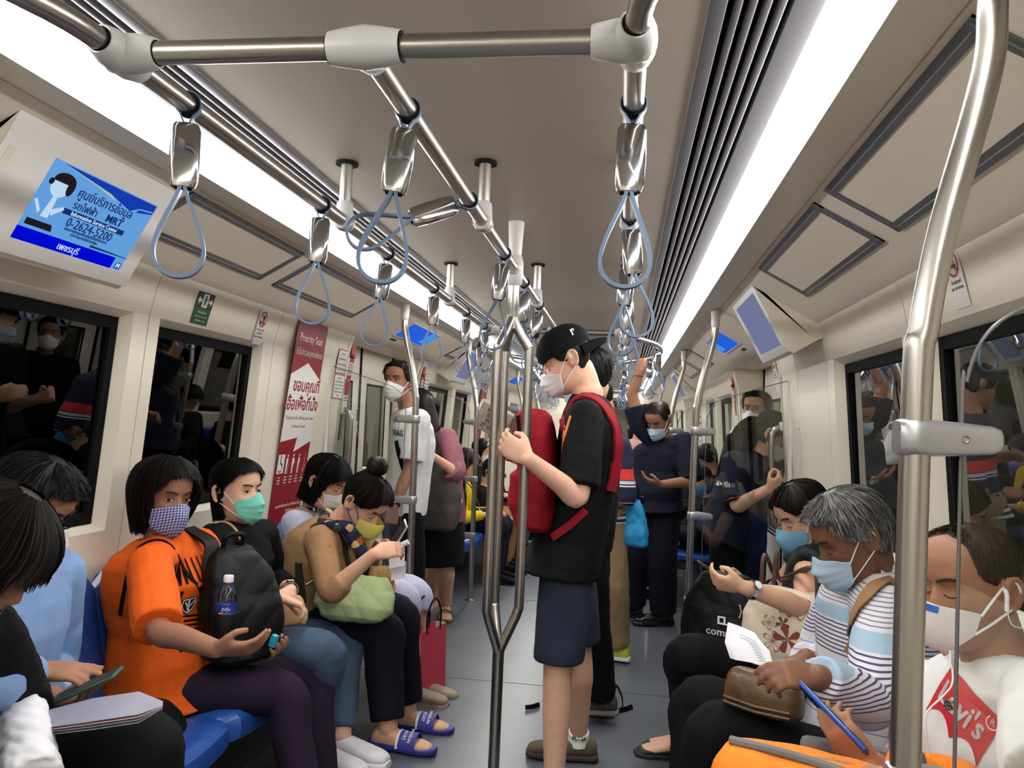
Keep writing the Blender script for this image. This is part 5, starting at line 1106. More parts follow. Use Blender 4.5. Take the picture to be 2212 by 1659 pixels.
# --- woman in orange
def seated(label, y, s, head_px, hy, look, neck=None, pel=None, **kw):
    hd = at(*head_px, y=hy); pel = V(s * 1.07, y, .50) if pel is None else np.asarray(pel, float)
    lk = nrm(look); nk = hd - V(0, 0, .150) - V(-s, 0, 0) * .035 if neck is None else np.asarray(neck, float)
    return Person(label, pel, nk, kw.pop('face', (-s, 0, 0)), look=look, head=hd, seated=True, **kw)
o1 = p = seated('seated woman in an orange sports shirt and blue checked mask', 2.47, -1, (352, 1072), 2.43, (.87, -.42, -.12), skin='tan', fem=True, w=1.12, belly=.05, bust=.035, vox=.005, neck=(-1.105, 2.44, .955), face=(.96, -.28, 0), tilt=.06)
p.leg(1, bone(p.H + p.R * .09, 640, 1500, .43), at(668, 1760, y=2.46)); p.leg(-1, bone(p.H - p.R * .09, 672, 1462, .43, False), at(700, 1700, y=2.72))
p.S[1] = at(322, 1222, y=2.26); E = bone(p.S[1], 345, 1362, .27); W = bone(E, 468, 1402, .235); p.arm(1, E, W, (.93, .15, .06), (-.1, .55, .75), 'relax')
p.S[-1] = p.N + V(.03, .19, -.05); E = bone(p.S[-1], 520, 1330, .27, False); p.arm(-1, E, at(560, 1392, y=2.55), (.75, -.3, -.1), (0, -.5, .8), 'hold')
p.finish_body(eyes='open', iris=(.004, -.001))
o1_shirt = p.top(F_ORANGE, sleeve={1: .50, -1: .40}, hem=-.16, infl=.014, loose=.032, nm='shirt', flare=.18, wr=.0032, neckr=.078, vox=.0065)
p.pants(F_PURPLE, .97, nm='leggings', infl=.006, loose=.008, wr=.0012)
p.hair('bob', M_HAIRB, M_HAIRD, 700, .017, zend=-.118, bangs=.088, open_=.98, puff=.014, seed=1); p.mask(M_GING, 'cloth', None, wide=1.28, bot=-.126)
for sd in (1, -1): p.shoe(sd, F_BLACK)
# printed chest: black ribs, shield, dark panel
def prints_orange():
    c = o1.N + V(0, 0, -.13) + o1.F * .16; n = o1.F; u = -o1.R; w = V(0, 0, 1)
    P = []
    for i in range(9):
        x = -.10 + i * .026; P.append([(x, .075), (x + .006, .075), (x + .010, .03), (x + .012, .0), (x + .002, .0), (x + .002, .03)])
    P.append([(-.11, .0), (.12, -.02), (.12, -.03), (-.10, -.02)])
    for i in range(8): z = -.10 - i * .014; P.append([(-.03 - .002 * i, z), (.05, z - .006), (.05, z - .012), (-.035 - .002 * i, z - .007)])
    P.append([(-.10, -.01), (-.03, -.02), (-.045, -.09), (-.075, -.17), (-.085, -.10)])
    decal(o1_shirt, c, n, u, w, P, F_BLACK, o1.t, 'rib_print', .0025, .25)
    sh = [(-.03, -.045), (.025, -.045), (.03, -.065), (.018, -.088), (-.002, -.10), (-.022, -.088), (-.034, -.065)]
    decal(o1_shirt, c, n, u, w, [sh], M_BLACKP, o1.t, 'shield_emblem', .004, .25)
    r = [(a * .9, (b + .07) * .88 - .07) for a, b in sh]; ring = []
    for i in range(7): j = (i + 1) % 7; q = lambda v, k: (v[0] * k, (v[1] + .07) * k - .07); ring.append([q(r[i], 1), q(r[j], 1), q(r[j], .86), q(r[i], .86)])
    ring += [[(-.02, -.058), (-.014, -.056), (.006, -.086), (.0, -.088)], [(.018, -.056), (.022, -.06), (-.006, -.084), (-.01, -.08)], [(-.006, -.052), (.002, -.052), (.002, -.09), (-.004, -.09)]]
    decal(o1_shirt, c, n, u, w, ring, M_WHITE, o1.t, 'shield_lines', .0055, .25)
prints_orange()
strap_over('bag_strap', o1_shirt, [o1.S[1] + V(-.10, .03, -.16), o1.S[1] + V(-.05, .05, .02), o1.N + V(.06, -.08, -.03), o1.N + V(.14, -.02, -.14), o1.N + V(.16, .10, -.26)], .012, .004, F_BLACK, o1.t, .004, lambda q: o1.N + V(0, .0, -.16))
# --- woman in black, mint mask
o2 = p = seated('seated woman in a black long sleeved top and mint green mask', 2.93, -1, (510, 1062), 2.93, (.93, -.30, .02), skin='fair', fem=True, w=1.06, bust=.03, belly=.03, neck=(-1.10, 2.93, .94), face=(.97, -.2, 0))
p.leg(1, bone(p.H + p.R * .09, 700, 1408, .43), at(690, 1612, y=2.98)); p.leg(-1, bone(p.H - p.R * .09, 745, 1384, .43, False), at(738, 1590, y=3.1))
p.S[1] = at(462, 1165, y=2.78); E = bone(p.S[1], 500, 1290, .26); W = at(604, 1290, y=2.76); p.arm(1, E, W, (.85, .25, -.3), (-.1, -.2, -1), 'hold')
E = bone(p.S[-1], 598, 1250, .26, False); p.arm(-1, E, at(628, 1275, y=2.93), (.25, -.72, -.45), (-.75, .0, -.55), 'hold')
p.finish_body(eyes='open'); o2_shirt = p.top(F_BLACK, sleeve={1: .80, -1: .84}, hem=-.14, infl=.012, loose=.012, neckr=.066, t1=.955, wr=.0025, vox=.0065)
p.pants(F_DENIM, .97, nm='jeans', infl=.008, loose=.014, wr=.002); p.hair('bob', M_HAIRB, None, 500, .012, zend=-.105, bangs=.088, open_=1.42, seed=2); p.mask(M_CYANM, 'surgical', M_LOOP)
for sd in (1, -1): p.shoe(sd, F_WHITE, F_WHITE)
P = [[(-.05 + .022 * i + .01 * (3 - j) * .6, -.03 - .024 * j), (-.034 + .022 * i + .01 * (3 - j) * .6, -.03 - .024 * j), (-.038 + .022 * i + .01 * (3 - j) * .6, -.046 - .024 * j), (-.054 + .022 * i + .01 * (3 - j) * .6, -.046 - .024 * j)] for i in range(4) for j in range(5) if (i * 3 + j * 5) % 7]
decal(o2_shirt, o2.N + V(.1, -.01, -.13) + o2.F * .1, o2.F, -o2.R, V(0, 0, 1), P, mat('silver_foil', (.72, .72, .74), .3, metal=.6), o2.t, 'silver_print', .003, .3)
# watch
def watch(p, sd, face=M_CHROME, bandm=M_CHROME, back=.018, face_up=(0, 0, 1)):
    S, E, W = p.arms[sd]; d = nrm(W - E); c = W - d * back; u = nrm(np.asarray(face_up) - d * np.dot(face_up, d)); b = MB(); n = 18; r = .0315 * p.k
    q = np.cross(d, u); pts = [c + (u * math.cos(a) + q * math.sin(a)) * r for a in np.linspace(0, 2 * math.pi, 25)]; b.strip(pts, d, .014, .003); o = b.obj('wristwatch', bandm, p.t); b = MB(); b.lathe(c + u * r, u, [(.001, -.002), (.016, -.002), (.017, .004), (.014, .006), (.001, .006)], 20); b.obj('watch_case', face, o); b = MB(); b.lathe(c + u * (r + .0062), u, [(.0135, 0), (.001, .0006)], 16); b.obj('watch_dial', M_WHITE if face is M_CHROME else M_BLACKP, o)
watch(o2, -1)
# --- woman with the bun, tan cardigan
o3 = p = seated('seated woman in a tan cardigan with a hair bun and yellow mask', 3.36, -1, (786, 1085), 3.33, (.70, -.22, -.66), skin='light', fem=True, w=1.16, belly=.04, bust=.03, pel=(-1.04, 3.38, .50), neck=at(728, 1128, y=3.36), face=(1, -.1, 0), hs=1.02)
p.leg(1, bone(p.H + p.R * .09, 872, 1364, .44), at(838, 1570, y=3.28), toe=(.95, -.1, 0)); p.leg(-1, bone(p.H - p.R * .09, 912, 1330, .44, False), at(880, 1532, y=3.52), toe=(.96, -.05, 0))
p.S[1] = at(690, 1168, y=3.22); E = bone(p.S[1], 716, 1276, .265); W = bone(E, 808, 1196, .235); p.arm(1, E, W, (.92, .30, .25), (-.1, .6, -.5), 'hold')
E = bone(p.S[-1], 800, 1240, .265, False); p.arm(-1, E, at(815, 1180, y=3.45), (.8, -.4, .2), (.1, -.6, -.4), 'hold')
p.finish_body(eyes='down'); o3_shirt = p.top(F_TAN, sleeve={1: .66, -1: .66}, hem=-.34, infl=.016, loose=.010, neckr=.07, flare=.22, t1=.97, wr=.0024, vox=.0065, nm='cardigan')
p.pants(F_DKNAVY, .97, infl=.014, loose=.026, wr=.003); p.hair('tied', M_HAIRD, M_HAIRB, 450, .012, seed=3, bangs=.088); p.mask(M_YELM, 'cup', mat('blue_elastic', srgb(40, 66, 150), .6), top=-.006)
b = MB(); c = p.hp((0, -.062, .158)); ax = nrm(p.B @ V(0, -.5, 1)); b.lathe(c, ax, [(.002, -.042), (.022, -.038), (.038, -.026), (.046, -.008), (.046, .010), (.038, .027), (.022, .039), (.002, .043)], 22); bun = b.obj('hair_bun', M_HAIRD, p.t)
b = MB()
for i in range(110): a0, h, r0 = random.uniform(0, 6.28), random.uniform(-.026, .026), .0485; u = p.B[:, 0]; w_ = np.cross(ax, u); b.tube([c + ax * (h + .006 * math.sin(k)) + (u * math.cos(a0 + k * .3) + w_ * math.sin(a0 + k * .3)) * (math.sqrt(max(.0485 ** 2 - (h + .006 * math.sin(k)) ** 2, 1e-5)) * .98) for k in range(6)], .0014, 4)
b.obj('bun_strands', M_HAIRB, bun, kind='stuff'); b = MB(); b.box(p.hp((-.01, -.10, .105)), (.05, .012, .012), p.B, bev=.003); b.obj('hair_clip', mat('pearl', srgb(220, 210, 200), .3), bun)
F_SCARF = scarfmat(); b = MB(); b.tube(smoothpath([p.N + V(-.03, -.09, -.01), p.N + V(.06, -.10, .0), p.N + V(.13, -.02, -.03), p.N + V(.11, .07, -.02), p.N + V(.0, .10, .02), p.N + V(-.05, .0, .03), p.N + V(-.03, -.09, -.01)], 5), .028, 10); b.tube(smoothpath([p.N + V(.08, -.07, -.02), p.N + V(.15, -.08, -.12), p.N + V(.16, -.06, -.24)], 5), [.034] * 5 + [.03] * 3 + [.02] * 3, 10, round_ends=True); remesh(b, 'scarf', F_SCARF, .008, 2, .003, 60, 2, p.t)
for sd in (1, -1): p.shoe(sd, mat('slide_blue', srgb(42, 44, 132), .5), kind='slide', strap=mat('slide_strap', srgb(50, 54, 150), .5))
for sd in (1, -1):
    a = p.legs[sd][2]; toe = p.toes[sd]; c = a * V(1, 1, 0) + V(0, 0, a[2] - .075) + toe * .10 * p.k; r = np.cross(toe, V(0, 0, 1)); n = nrm(V(0, -.55, .83)); 
    for i, (s_, sz) in enumerate((('MARUN', .02), ('PORT', .02))): text(s_, sz, c + r * .026 + V(0, 0, .062) + toe * (.012 - .026 * i), toe if False else -r * .0 + nrm(V(.25, -.8, -.5)) if False else nrm(r * 1.0 + V(0, 0, -.55)), toe, M_WHITE, 'lettering', p.t)
    b = MB(); b.strip([c + toe * -.040 + r * .053 * math.cos(t) * p.k + V(0, 0, .014 + .0535 * math.sin(t)) for t in np.linspace(0, math.pi, 11)], toe, .010, .0075); b.obj('strap_piping', M_WHITE, p.t)
strap_over('bag_strap', o3_shirt, [p.S[1] + V(-.06, .0, -.26), p.S[1] + V(-.03, .06, .0), p.S[1] + V(.03, .07, .06), p.N + V(.08, -.06, -.10), p.N + V(.12, -.03, -.20)], .035, .004, fabric('olive_webbing', (46, 52, 36)), p.t, .004, lambda q: p.N + V(-.02, .03, -.16))
# small enamel pin on the sleeve
h, hn = surf(o3_shirt, at(712, 1180, y=2.9), nrm(at(712, 1180, y=3.4) - at(712, 1180, y=2.9)))
if h is not None: b = MB(); b.box(h + hn * .002, (.008, .004, .010)); b.obj('pin', mat('pin_red', srgb(210, 110, 110), .3), p.t)
# --- woman in lavender beside the sign
p = o4 = seated('seated woman in a lavender top with glasses beside the red sign', 3.88, -1, (702, 1040), 3.62, (.90, -.12, -.42), skin='light', fem=True, w=1.05, pel=(-1.08, 3.86, .50), neck=at(672, 1098, y=3.68), face=(1, -.1, 0), vox=.0065)
p.leg(1, bone(p.H + p.R * .09, 880, 1290, .43, False), at(880, 1480, y=3.85)); p.leg(-1, bone(p.H - p.R * .09, 900, 1280, .43, False), at(905, 1470, y=3.98)); p.arm(1, p.S[1] + V(.08, -.02, -.25), p.S[1] + V(.28, .03, -.28), (1, .1, -.2), (0, .3, -1), 'hold'); p.arm(-1, p.S[-1] + V(.08, .03, -.25), p.S[-1] + V(.28, -.03, -.28), (1, -.1, -.2), (0, -.3, -1), 'hold')
p.finish_body(eyes='down'); o4_shirt = p.top(F_LAV, sleeve=.8, hem=-.14, neckr=.07); p.pants(F_LAV, .6, nm='trousers'); p.hair('bob', M_HAIRB, None, 420, .016, zend=-.115, bangs=.07, open_=1.05, seed=4); p.mask(WHITE_S, 'surgical', M_LOOP)
def glasses(p, m, r=.021):
    b = MB()
    for sd in (-1, 1):
        b.tube([p.hp((sd * .032 + r * math.cos(a) * 1.15, .102 - .03 * (abs(r * math.cos(a))), .004 + r * .9 * math.sin(a))) for a in np.linspace(0, 2 * math.pi, 20)], .0013, 6, cap=False); b.tube([p.hp((sd * .056, .099, .008)), p.hp((sd * .076, .07, .010)), p.hp((sd * .082, .0, .012)), p.hp((sd * .080, -.018, .002))], .0014, 6)
    b.tube([p.hp((-.010, .103, .006)), p.hp((0, .107, .008)), p.hp((.010, .103, .006))], .0013, 6); b.obj('spectacles', m, p.t)
glasses(o4, M_CHROME)
for sd in (1, -1): o4.shoe(sd, mat('beige_shoe', srgb(150, 132, 112), .7)); b = MB(); b.tube([o4.N + V(.07 * math.cos(a) + .01, .075 * math.sin(a), .012 * math.cos(a)) for a in np.linspace(0, 6.28, 20)], .02, 8); b.obj('striped_collar', stripes('collar_stripe', (.8, .8, .82), (.02, .02, .03), 90, axis=1), o4.t)
strap_over('bag_strap', o4_shirt, [o4.S[1] + V(-.03, .04, .0), o4.S[1] + V(.06, .05, .04), o4.N + V(.12, -.06, -.12)], .010, .004, mat('tan_leather', srgb(176, 132, 92), .5), o4.t, .004, lambda q: o4.N + V(-.02, .03, -.16))
# --- man in pale blue shirt with a phone
p = o5 = seated('seated man in a pale blue shirt and glasses bent over his phone', 1.74, -1, (66, 1088), 1.76, (.86, .06, -.50), skin='tan', w=1.05, hs=.95, neck=(-1.06, 1.74, .985), face=(1, .1, 0))
p.leg(1, bone(p.H + p.R * .09, 305, 1610, .44), at(330, 1950, y=1.78)); p.leg(-1, bone(p.H - p.R * .09, 330, 1570, .44, False), at(420, 1900, y=1.95))
p.S[1] = p.N + V(0, -.19, -.05); E = bone(p.S[1], -30, 1480, .28); W = at(78, 1448, y=1.66); p.arm(1, E, W, (.96, .25, -.02), (-.1, .3, -.95), ([.1, .16, .3, .4], .2), hk=.85)
E = bone(p.S[-1], 120, 1440, .28, False); W = at(108, 1520, y=1.72); p.arm(-1, E, W, (.86, .0, .20), (-.15, -.2, .95), ([.3, .35, .4, .5], .3), hk=.9)
p.finish_body(eyes='down'); p.top(F_SKY, sleeve=.92, hem=-.12, loose=.012, neckr=.075, collar=1); p.pants(F_BLACK, .97); p.hair('short', M_HAIRB, None, 600, .015, bangs=.078, temple=.045, seed=5, sw=.0011); p.mask(WHITE_S, 'surgical', M_LOOP); glasses(p, M_DARK)
for sd in (1, -1): p.shoe(sd, F_BLACK)
# --- dark passenger at the picture edge
p = o6 = seated('passenger in a black fleece at the left picture edge, hair hiding the face', 1.30, -1, (-44, 1198), 1.33, (.80, .30, -.60), skin='tan', w=1.12, neck=at(-120, 1300, y=1.30), face=(1, .1, 0), pel=(-1.06, 1.26, .50), fem=True, vox=.0065)
p.leg(1, (-.62, 1.20, .5), (-.60, 1.2, .08)); p.leg(-1, (-.62, 1.40, .5), (-.60, 1.4, .08)); p.S[-1] = at(-40, 1372, y=1.40); p.arm(-1, bone(p.S[-1], 30, 1500, .26, False), at(72, 1690, y=1.40), (.6, -.2, -.7), (0, -.4, -.9), 'fist'); p.arm(1, p.S[1] + V(.06, -.02, -.25), p.S[1] + V(.27, .08, -.24), (1, .2, -.2), (0, .4, -.9), 'fist')
p.finish_body(eyes=None, brow=False); p.top(F_BLK2, sleeve={1: .97, -1: .60}, hem=-.10, infl=.022, loose=.03, neckr=.09, t1=1.04, nm='fleece'); p.pants(F_BLACK, .97); a_, d_ = chain(p.arms[-1], .99); q = [i for i in range(len(d_)) if d_[i] > .55]; b = MB(); b.tube([a_[i] for i in q], [.052] * len(q), 14, True); remesh(b, 'pleated_sleeve', F_WHITE, .006, 2, .006, 60, 3, p.t); p.hair('bob', M_HAIRB, M_HAIRD, 900, .022, zend=-.07, bangs=.03, open_=.75, puff=.006, seed=6, sw=.0012)
for sd in (1, -1): p.shoe(sd, F_BLACK)
# ================================================================ far left bench
def far_seated(label, y, s, head_px, hy, top, bottom, hairst='bob', hairm=None, msk=None, skin='light', fem=True, look=None, sleeve=.9, lean=0.0, shoe=None, lap=True, **kw):
    hd = at(*head_px, y=hy); look = look or (-s * .85, -.2, -.4); nk = hd - V(0, 0, .15) + V(s * .04, 0, 0)
    p = Person(label, (s * 1.05, y, .50), nk, (-s, 0, 0), look=look, head=hd, skin=skin, fem=fem, vox=.011, **kw)
    for sd in (1, -1): kn = p.H + p.R * sd * .10 + V(-s * .42, 0, .01); p.leg(sd, kn, kn + V(s * .02, 0, -.43), toe=(-s, 0, 0)); p.arm(sd, p.S[sd] + V(-s * .08, p.R[1] * sd * .03, -.25), p.S[sd] + V(-s * .28, -p.R[1] * sd * .05, -.22), (-s, -.1 * sd, .1), (0, 0, -1), 'hold')
    p.finish_body(eyes='down', brow=False); p.top(top, sleeve=sleeve, hem=-.12, vox=.012, wr=.003); p.pants(bottom, .97, vox=.012, wr=.003); p.hair(hairst, hairm or M_HAIRB, None, 0, .016, zend=kw.get('zend', -.13) if False else -.13)
    if msk: p.mask(msk, 'surgical', None)
    for sd in (1, -1): p.shoe(sd, shoe or F_BLACK)
    return p
o7 = far_seated('far seated woman with long brown hair in a yellow jacket', 6.9, -1, (1008, 1000), 6.85, F_YEL, F_DKNAVY, 'long', M_HAIRD, None)
b = MB(); P0 = o7.hp((-.02, -.06, -.05)); b.tube(smoothpath([o7.hp((.0, -.06, .06)), o7.hp((.0, -.085, -.05)), o7.hp((.0, -.085, -.17)), o7.hp((.0, -.07, -.30)), o7.hp((0, -.06, -.36))], 4), [.06, .07, .075, .08, .085, .08, .075, .07, .065, .06, .055, .05, .045, .04, .035, .03, .02], 12, round_ends=True); b.obj('long_hair', M_HAIRD, o7.t)
o8 = far_seated('far seated woman in black with a white mask holding up a phone', 7.8, -1, (1040, 975), 7.7, F_BLACK, F_DKNAVY, 'bob', M_HAIRB, WHITE_S, look=(.9, -.4, -.15))
o9 = far_seated('far seated passenger in grey trousers beside the reader', 8.6, -1, (1075, 985), 8.5, F_DKNAVY, F_GREYT, 'short', M_HAIRB, None, fem=False)
o10 = far_seated('far seated passenger in tan trousers and black shoes', 7.4, -1, (1062, 1020), 7.3, F_BLACK, F_CAMEL, 'short', M_HAIRB, None, fem=False)

# ================================================================ standing passengers
F_BLKTEE = fabric('black_tee', (12, 12, 14)); F_SHORTS = mat('washed_navy_shorts', srgb(46, 52, 68), .9, bump=.2, bscale=500, var=.2, vscale=12, spec=.15); F_NAVYSH = fabric('navy_shirt', (24, 27, 44)); F_KHAKI = fabric('khaki_cotton', (150, 126, 92)); F_POLO = fabric('navy_polo', (20, 24, 42)); F_TEEW = fabric('white_tee', (232, 230, 230))
def stand(label, px, y, zh, face, look, skin='mid', zn=None, zp=.92, k=1.0, lean=(0, 0), **kw):
    """standing figure whose head centre is seen at px at depth y"""
    hd = at(*px, y=y); f = nrm(V(face[0], face[1], 0)); nk = hd - V(0, 0, .158) - f * .035
    pel = V(nk[0] + lean[0], nk[1] + lean[1], zp)
    return Person(label, pel, nk, face, look=look, head=hd, skin=skin, k=k, **kw)
# --- the reader
p = r1 = Person('standing man in a backwards black cap reading a book, red backpack on his chest', V(.20, 3.08, .93), V(.262, 3.10, 1.50), (-1, -.06, 0), look=(-.86, -.10, -.50), head=at(1228, 778, y=3.1), skin='fair', w=1.0, vox=.005)
p.leg(-1, at(1205, 1448, y=2.98), at(1196, 1700, y=3.0), toe=(-.98, -.2, 0)); p.leg(1, at(1252, 1440, y=3.22), at(1250, 1592, y=3.36), toe=(-1, -.06, 0))
p.S[-1] = at(1262, 905, y=2.92); E = bone(p.S[-1], 1248, 1072, .30); W = bone(E, 1140, 990, .26); p.arm(-1, E, W, (-.86, .10, .50), (.2, .9, .1), 'hold'); p.S[1] = p.N + V(.0, .18, -.06); E = p.S[1] + V(-.05, .06, -.29); p.arm(1, E, at(1108, 985, y=3.26), (-.8, -.1, .55), (.2, -.9, .2), 'hold')
p.finish_body(eyes='down'); r1_shirt = p.top(F_BLKTEE, sleeve=.47, hem=-.19, infl=.018, loose=.030, neckr=.074, flare=.12, wr=.0035, vox=.0065, nm='tee_shirt'); r1_sh = p.pants(F_SHORTS, .46, waist=-.02, infl=.010, loose=.034, nm='shorts', wr=.003)
p.hair('short', M_HAIRB, None, 0, .007, bangs=.055, temple=.05, seed=11); p.mask(WHITE_S, 'surgical', M_LOOP)
# cap worn backwards
M_CAP = fabric('black_cap', (13, 13, 14)); b = MB(); rings = []
for z, o in ((.028, .016), (.045, .017), (.07, .018), (.09, .018), (.108, .018), (.118, .018)): rings.append(list(p.hps(scalp(np.linspace(0, 2 * math.pi, 40, endpoint=False), np.full(40, z), o) + np.array([0, -.004, .006]))))
b.loft(rings); cap = b.obj('cap_crown', M_CAP, p.t); b = MB(); vs = []; n1 = 15
for i in range(n1):
    a = math.pi + (i / (n1 - 1) - .5) * 1.9; q0 = scalp(a, .034, .012); e = (i / (n1 - 1) - .5) * 2; ext = .078 * (1 - abs(e) ** 2.6)
    for j in range(5): t = j / 4; vs.append(p.hp((q0[0] * (1 + .10 * t), q0[1] - ext * t, q0[2] - .004 - .030 * t * t - .018 * e * e * t + .004 * t)))
fs = [(i * 5 + j, i * 5 + j + 1, (i + 1) * 5 + j + 1, (i + 1) * 5 + j) for i in range(n1 - 1) for j in range(4)]; N_ = len(vs); dn_ = p.B[:, 2] * -.003
b.add(vs + [v + dn_ for v in vs], fs + [tuple(N_ + i for i in f[::-1]) for f in fs] + [(i * 5 + 4, (i + 1) * 5 + 4, N_ + (i + 1) * 5 + 4, N_ + i * 5 + 4) for i in range(n1 - 1)]); b.obj('cap_brim', M_CAP, cap); b = MB(); b.lathe(p.hp((0, -.004, .139)), p.B[:, 2], [(.001, -.004), (.008, -.002), (.007, .003), (.001, .005)], 12); b.obj('cap_button', M_CAP, cap)
q = scalp(-2.05, .078, .020); 
b = MB(); c0 = p.hp(q + np.array([0, -.004, .006])); nn = nrm(p.B @ nrm(q * V(1, 1, .5))); uu = nrm(np.cross(p.B[:, 2], nn)); ww = np.cross(nn, uu)
for pts in ([(-.012, -.014), (-.006, -.014), (.004, .014), (-.002, .014)], [(-.004, .014), (.012, .014), (.012, .009), (-.004, .009)], [(.012, .014), (.016, .012), (.010, .002), (.006, .004)]): b.prism([c0 + uu * a + ww * z + nn * .001 for a, z in pts], nn * .0015)
b.obj('cap_emblem', M_WHITE, cap)
for sd in (-1, 1): p.shoe(sd, mat('olive_suede', srgb(92, 82, 68), .9, bump=.3, bscale=300), mat('brown_rubber', srgb(64, 52, 42), .7), h=.9)
b = MB(); a = p.legs[1][2]; l1 = p.legs[1]; b.tube([a + (l1[1] - a) * .10, a + (l1[1] - a) * .02, a + V(0, 0, -.03)], [.044, .045, .05], 14); sock = remesh(b, 'sock', F_TEEW, .006, 2, parent=p.t)
text('PUMA', .022, a + V(.004, -.049, .012), (.96, .08, .0), (0, 0, 1), M_BLACKP, 'lettering', p.t, bold=True)
P = [[(-.01, .05), (.012, .058), (-.012, -.02), (-.03, -.04)], [(.012, .058), (.02, .05), (.03, .0), (.018, .008)], [(.03, .0), (.04, .05), (.052, .046), (.03, -.05), (.02, -.03)], [(.012, .0), (.03, -.01), (.02, -.09), (.008, -.12)]]
decal(r1_shirt, at(1212, 925, y=2.9), (-.3, -.95, 0), nrm(V(.95, -.3, 0)), V(0, 0, 1), P, mat('orange_print', srgb(222, 128, 44), .7), p.t, 'orange_print', .003, .3)
# --- man behind the reader
p = r2 = Person('man in black standing right behind the reader, only hair and back showing', V(.245, 3.62, .92), V(.235, 3.60, 1.47), (-1, .05, 0), look=(-.9, .05, -.35), head=at(1272, 815, y=3.6), skin='light', vox=.009)
p.leg(-1, V(.285, 3.62, .50), at(1298, 1500, y=3.78), toe=(-1, -.1, 0)); p.leg(1, V(.28, 3.80, .50), V(.32, 3.9, .085), toe=(-1, .1, 0)); p.arm(-1, p.S[-1] + V(.0, -.02, -.28), p.S[-1] + V(-.22, .03, -.20), (-.9, .1, .4), (0, 1, 0), 'hold'); p.arm(1, p.S[1] + V(.0, .02, -.28), p.S[1] + V(-.22, -.03, -.20), (-.9, -.1, .4), (0, -1, 0), 'hold')
p.finish_body(eyes='down', brow=False); p.top(F_BLACK, sleeve=.5, hem=-.2, loose=.028, neckr=.075, vox=.010); p.pants(F_BLACK, .99, loose=.034, vox=.010); p.hair('short', M_HAIRB, None, 300, .022, bangs=.06, seed=12, sw=.0014); p.mask(M_PALEM, 'surgical', M_LOOP)
for sd in (1, -1): p.shoe(sd, mat('grey_trainer', srgb(66, 64, 64), .7, var=.4, vscale=40), mat('grey_sole', srgb(120, 112, 104), .7))
# --- tattooed man
F_TAT = stripes('polo_striped', srgb(34, 36, 58), srgb(205, 205, 212), 42, .5, zr=(-9, -9 + .01)); 
def bands(name, lo, hi):
    """navy knit with one red and three white chest bands, narrow stripes below"""
    m = stripes(name, srgb(36, 38, 60), srgb(210, 210, 216), 30, .5, zr=lo); nt = m.node_tree; n = nt.nodes; l = nt.links; b = n['Principled BSDF']; src = b.inputs['Base Color'].links[0].from_socket; sx = [q for q in n if q.type == 'SEPXYZ'][0]
    for z0, z1, col in hi:
        g1 = n.new('ShaderNodeMath'); g1.operation = 'GREATER_THAN'; g1.inputs[1].default_value = z0; l.new(sx.outputs[2], g1.inputs[0]); g2 = n.new('ShaderNodeMath'); g2.operation = 'LESS_THAN'; g2.inputs[1].default_value = z1; l.new(sx.outputs[2], g2.inputs[0]); a = n.new('ShaderNodeMath'); a.operation = 'MULTIPLY'; l.new(g1.outputs[0], a.inputs[0]); l.new(g2.outputs[0], a.inputs[1])
        mx = n.new('ShaderNodeMix'); mx.data_type = 'RGBA'; l.new(a.outputs[0], mx.inputs['Factor']); l.new(src, mx.inputs['A']); mx.inputs['B'].default_value = (*col, 1); src = mx.outputs['Result']
    l.new(src, b.inputs['Base Color']); return m
p = r3 = Person('man in a navy polo with a red band, tattooed forearm and khaki trousers', V(.33, 4.72, .90), V(.30, 4.70, 1.40), (-1, .1, 0), look=(-.9, .1, -.4), head=V(.24, 4.70, 1.555), skin='tan', vox=.009)
S = at(1336, 965, y=4.55); p.S[-1] = S; E = bone(S, 1352, 1112, .29); W = bone(E, 1270, 1085, .25, False)
p.leg(-1, V(.37, 4.66, .49), at(1332, 1392, y=4.80), toe=(-.9, .3, 0)); p.leg(1, V(.31, 4.86, .49), V(.36, 4.9, .085), toe=(-1, 0, 0)); p.arm(-1, E, W, (-1, .1, .1), (0, .7, -.5), 'hold'); p.arm(1, p.S[1] + V(.02, .05, -.28), p.S[1] + V(-.2, .0, -.22), (-1, -.1, .1), (0, -.7, -.5), 'hold')
zt = E[2]; p.finish_body(eyes='down', brow=False); p.top(bands('polo_bands', (0, zt - .02), [(zt + .105, zt + .165, srgb(206, 58, 58)), (zt + .082, zt + .092, (.7, .7, .72)), (zt + .066, zt + .074, (.7, .7, .72)), (zt + .094, zt + .099, (.7, .7, .72)), (zt - .02, zt + .06, srgb(34, 36, 58))]), sleeve=.55, hem=-.14, loose=.026, neckr=.075, vox=.010, flare=.12, nm='polo_shirt'); p.pants(F_KHAKI, .98, infl=.02, loose=.04, vox=.010, wr=.004); p.hair('short', M_HAIRB, None, 0, .012, seed=13)
b = MB(); fw = nrm(W - E); sdv = nrm(np.cross(fw, (0, 0, 1)))
for i in range(4):
    c = E + (W - E) * (.12 + .2 * i); b.tube([c + sdv * .0395 * (1 if sdv[1] < 0 else -1) + fw * .016 * math.cos(t) * (1 - t / 9) + V(0, 0, .018 * math.sin(t) * (1 - t / 9)) for t in np.linspace(0, 7, 16)], .0035, 5)
b.obj('tattoo', mat('tattoo_ink', srgb(70, 52, 46), .6), p.t)
for sd in (1, -1): p.shoe(sd, mat('lime_trainer', srgb(196, 206, 60), .6), mat('white_sole', srgb(220, 216, 206), .6))
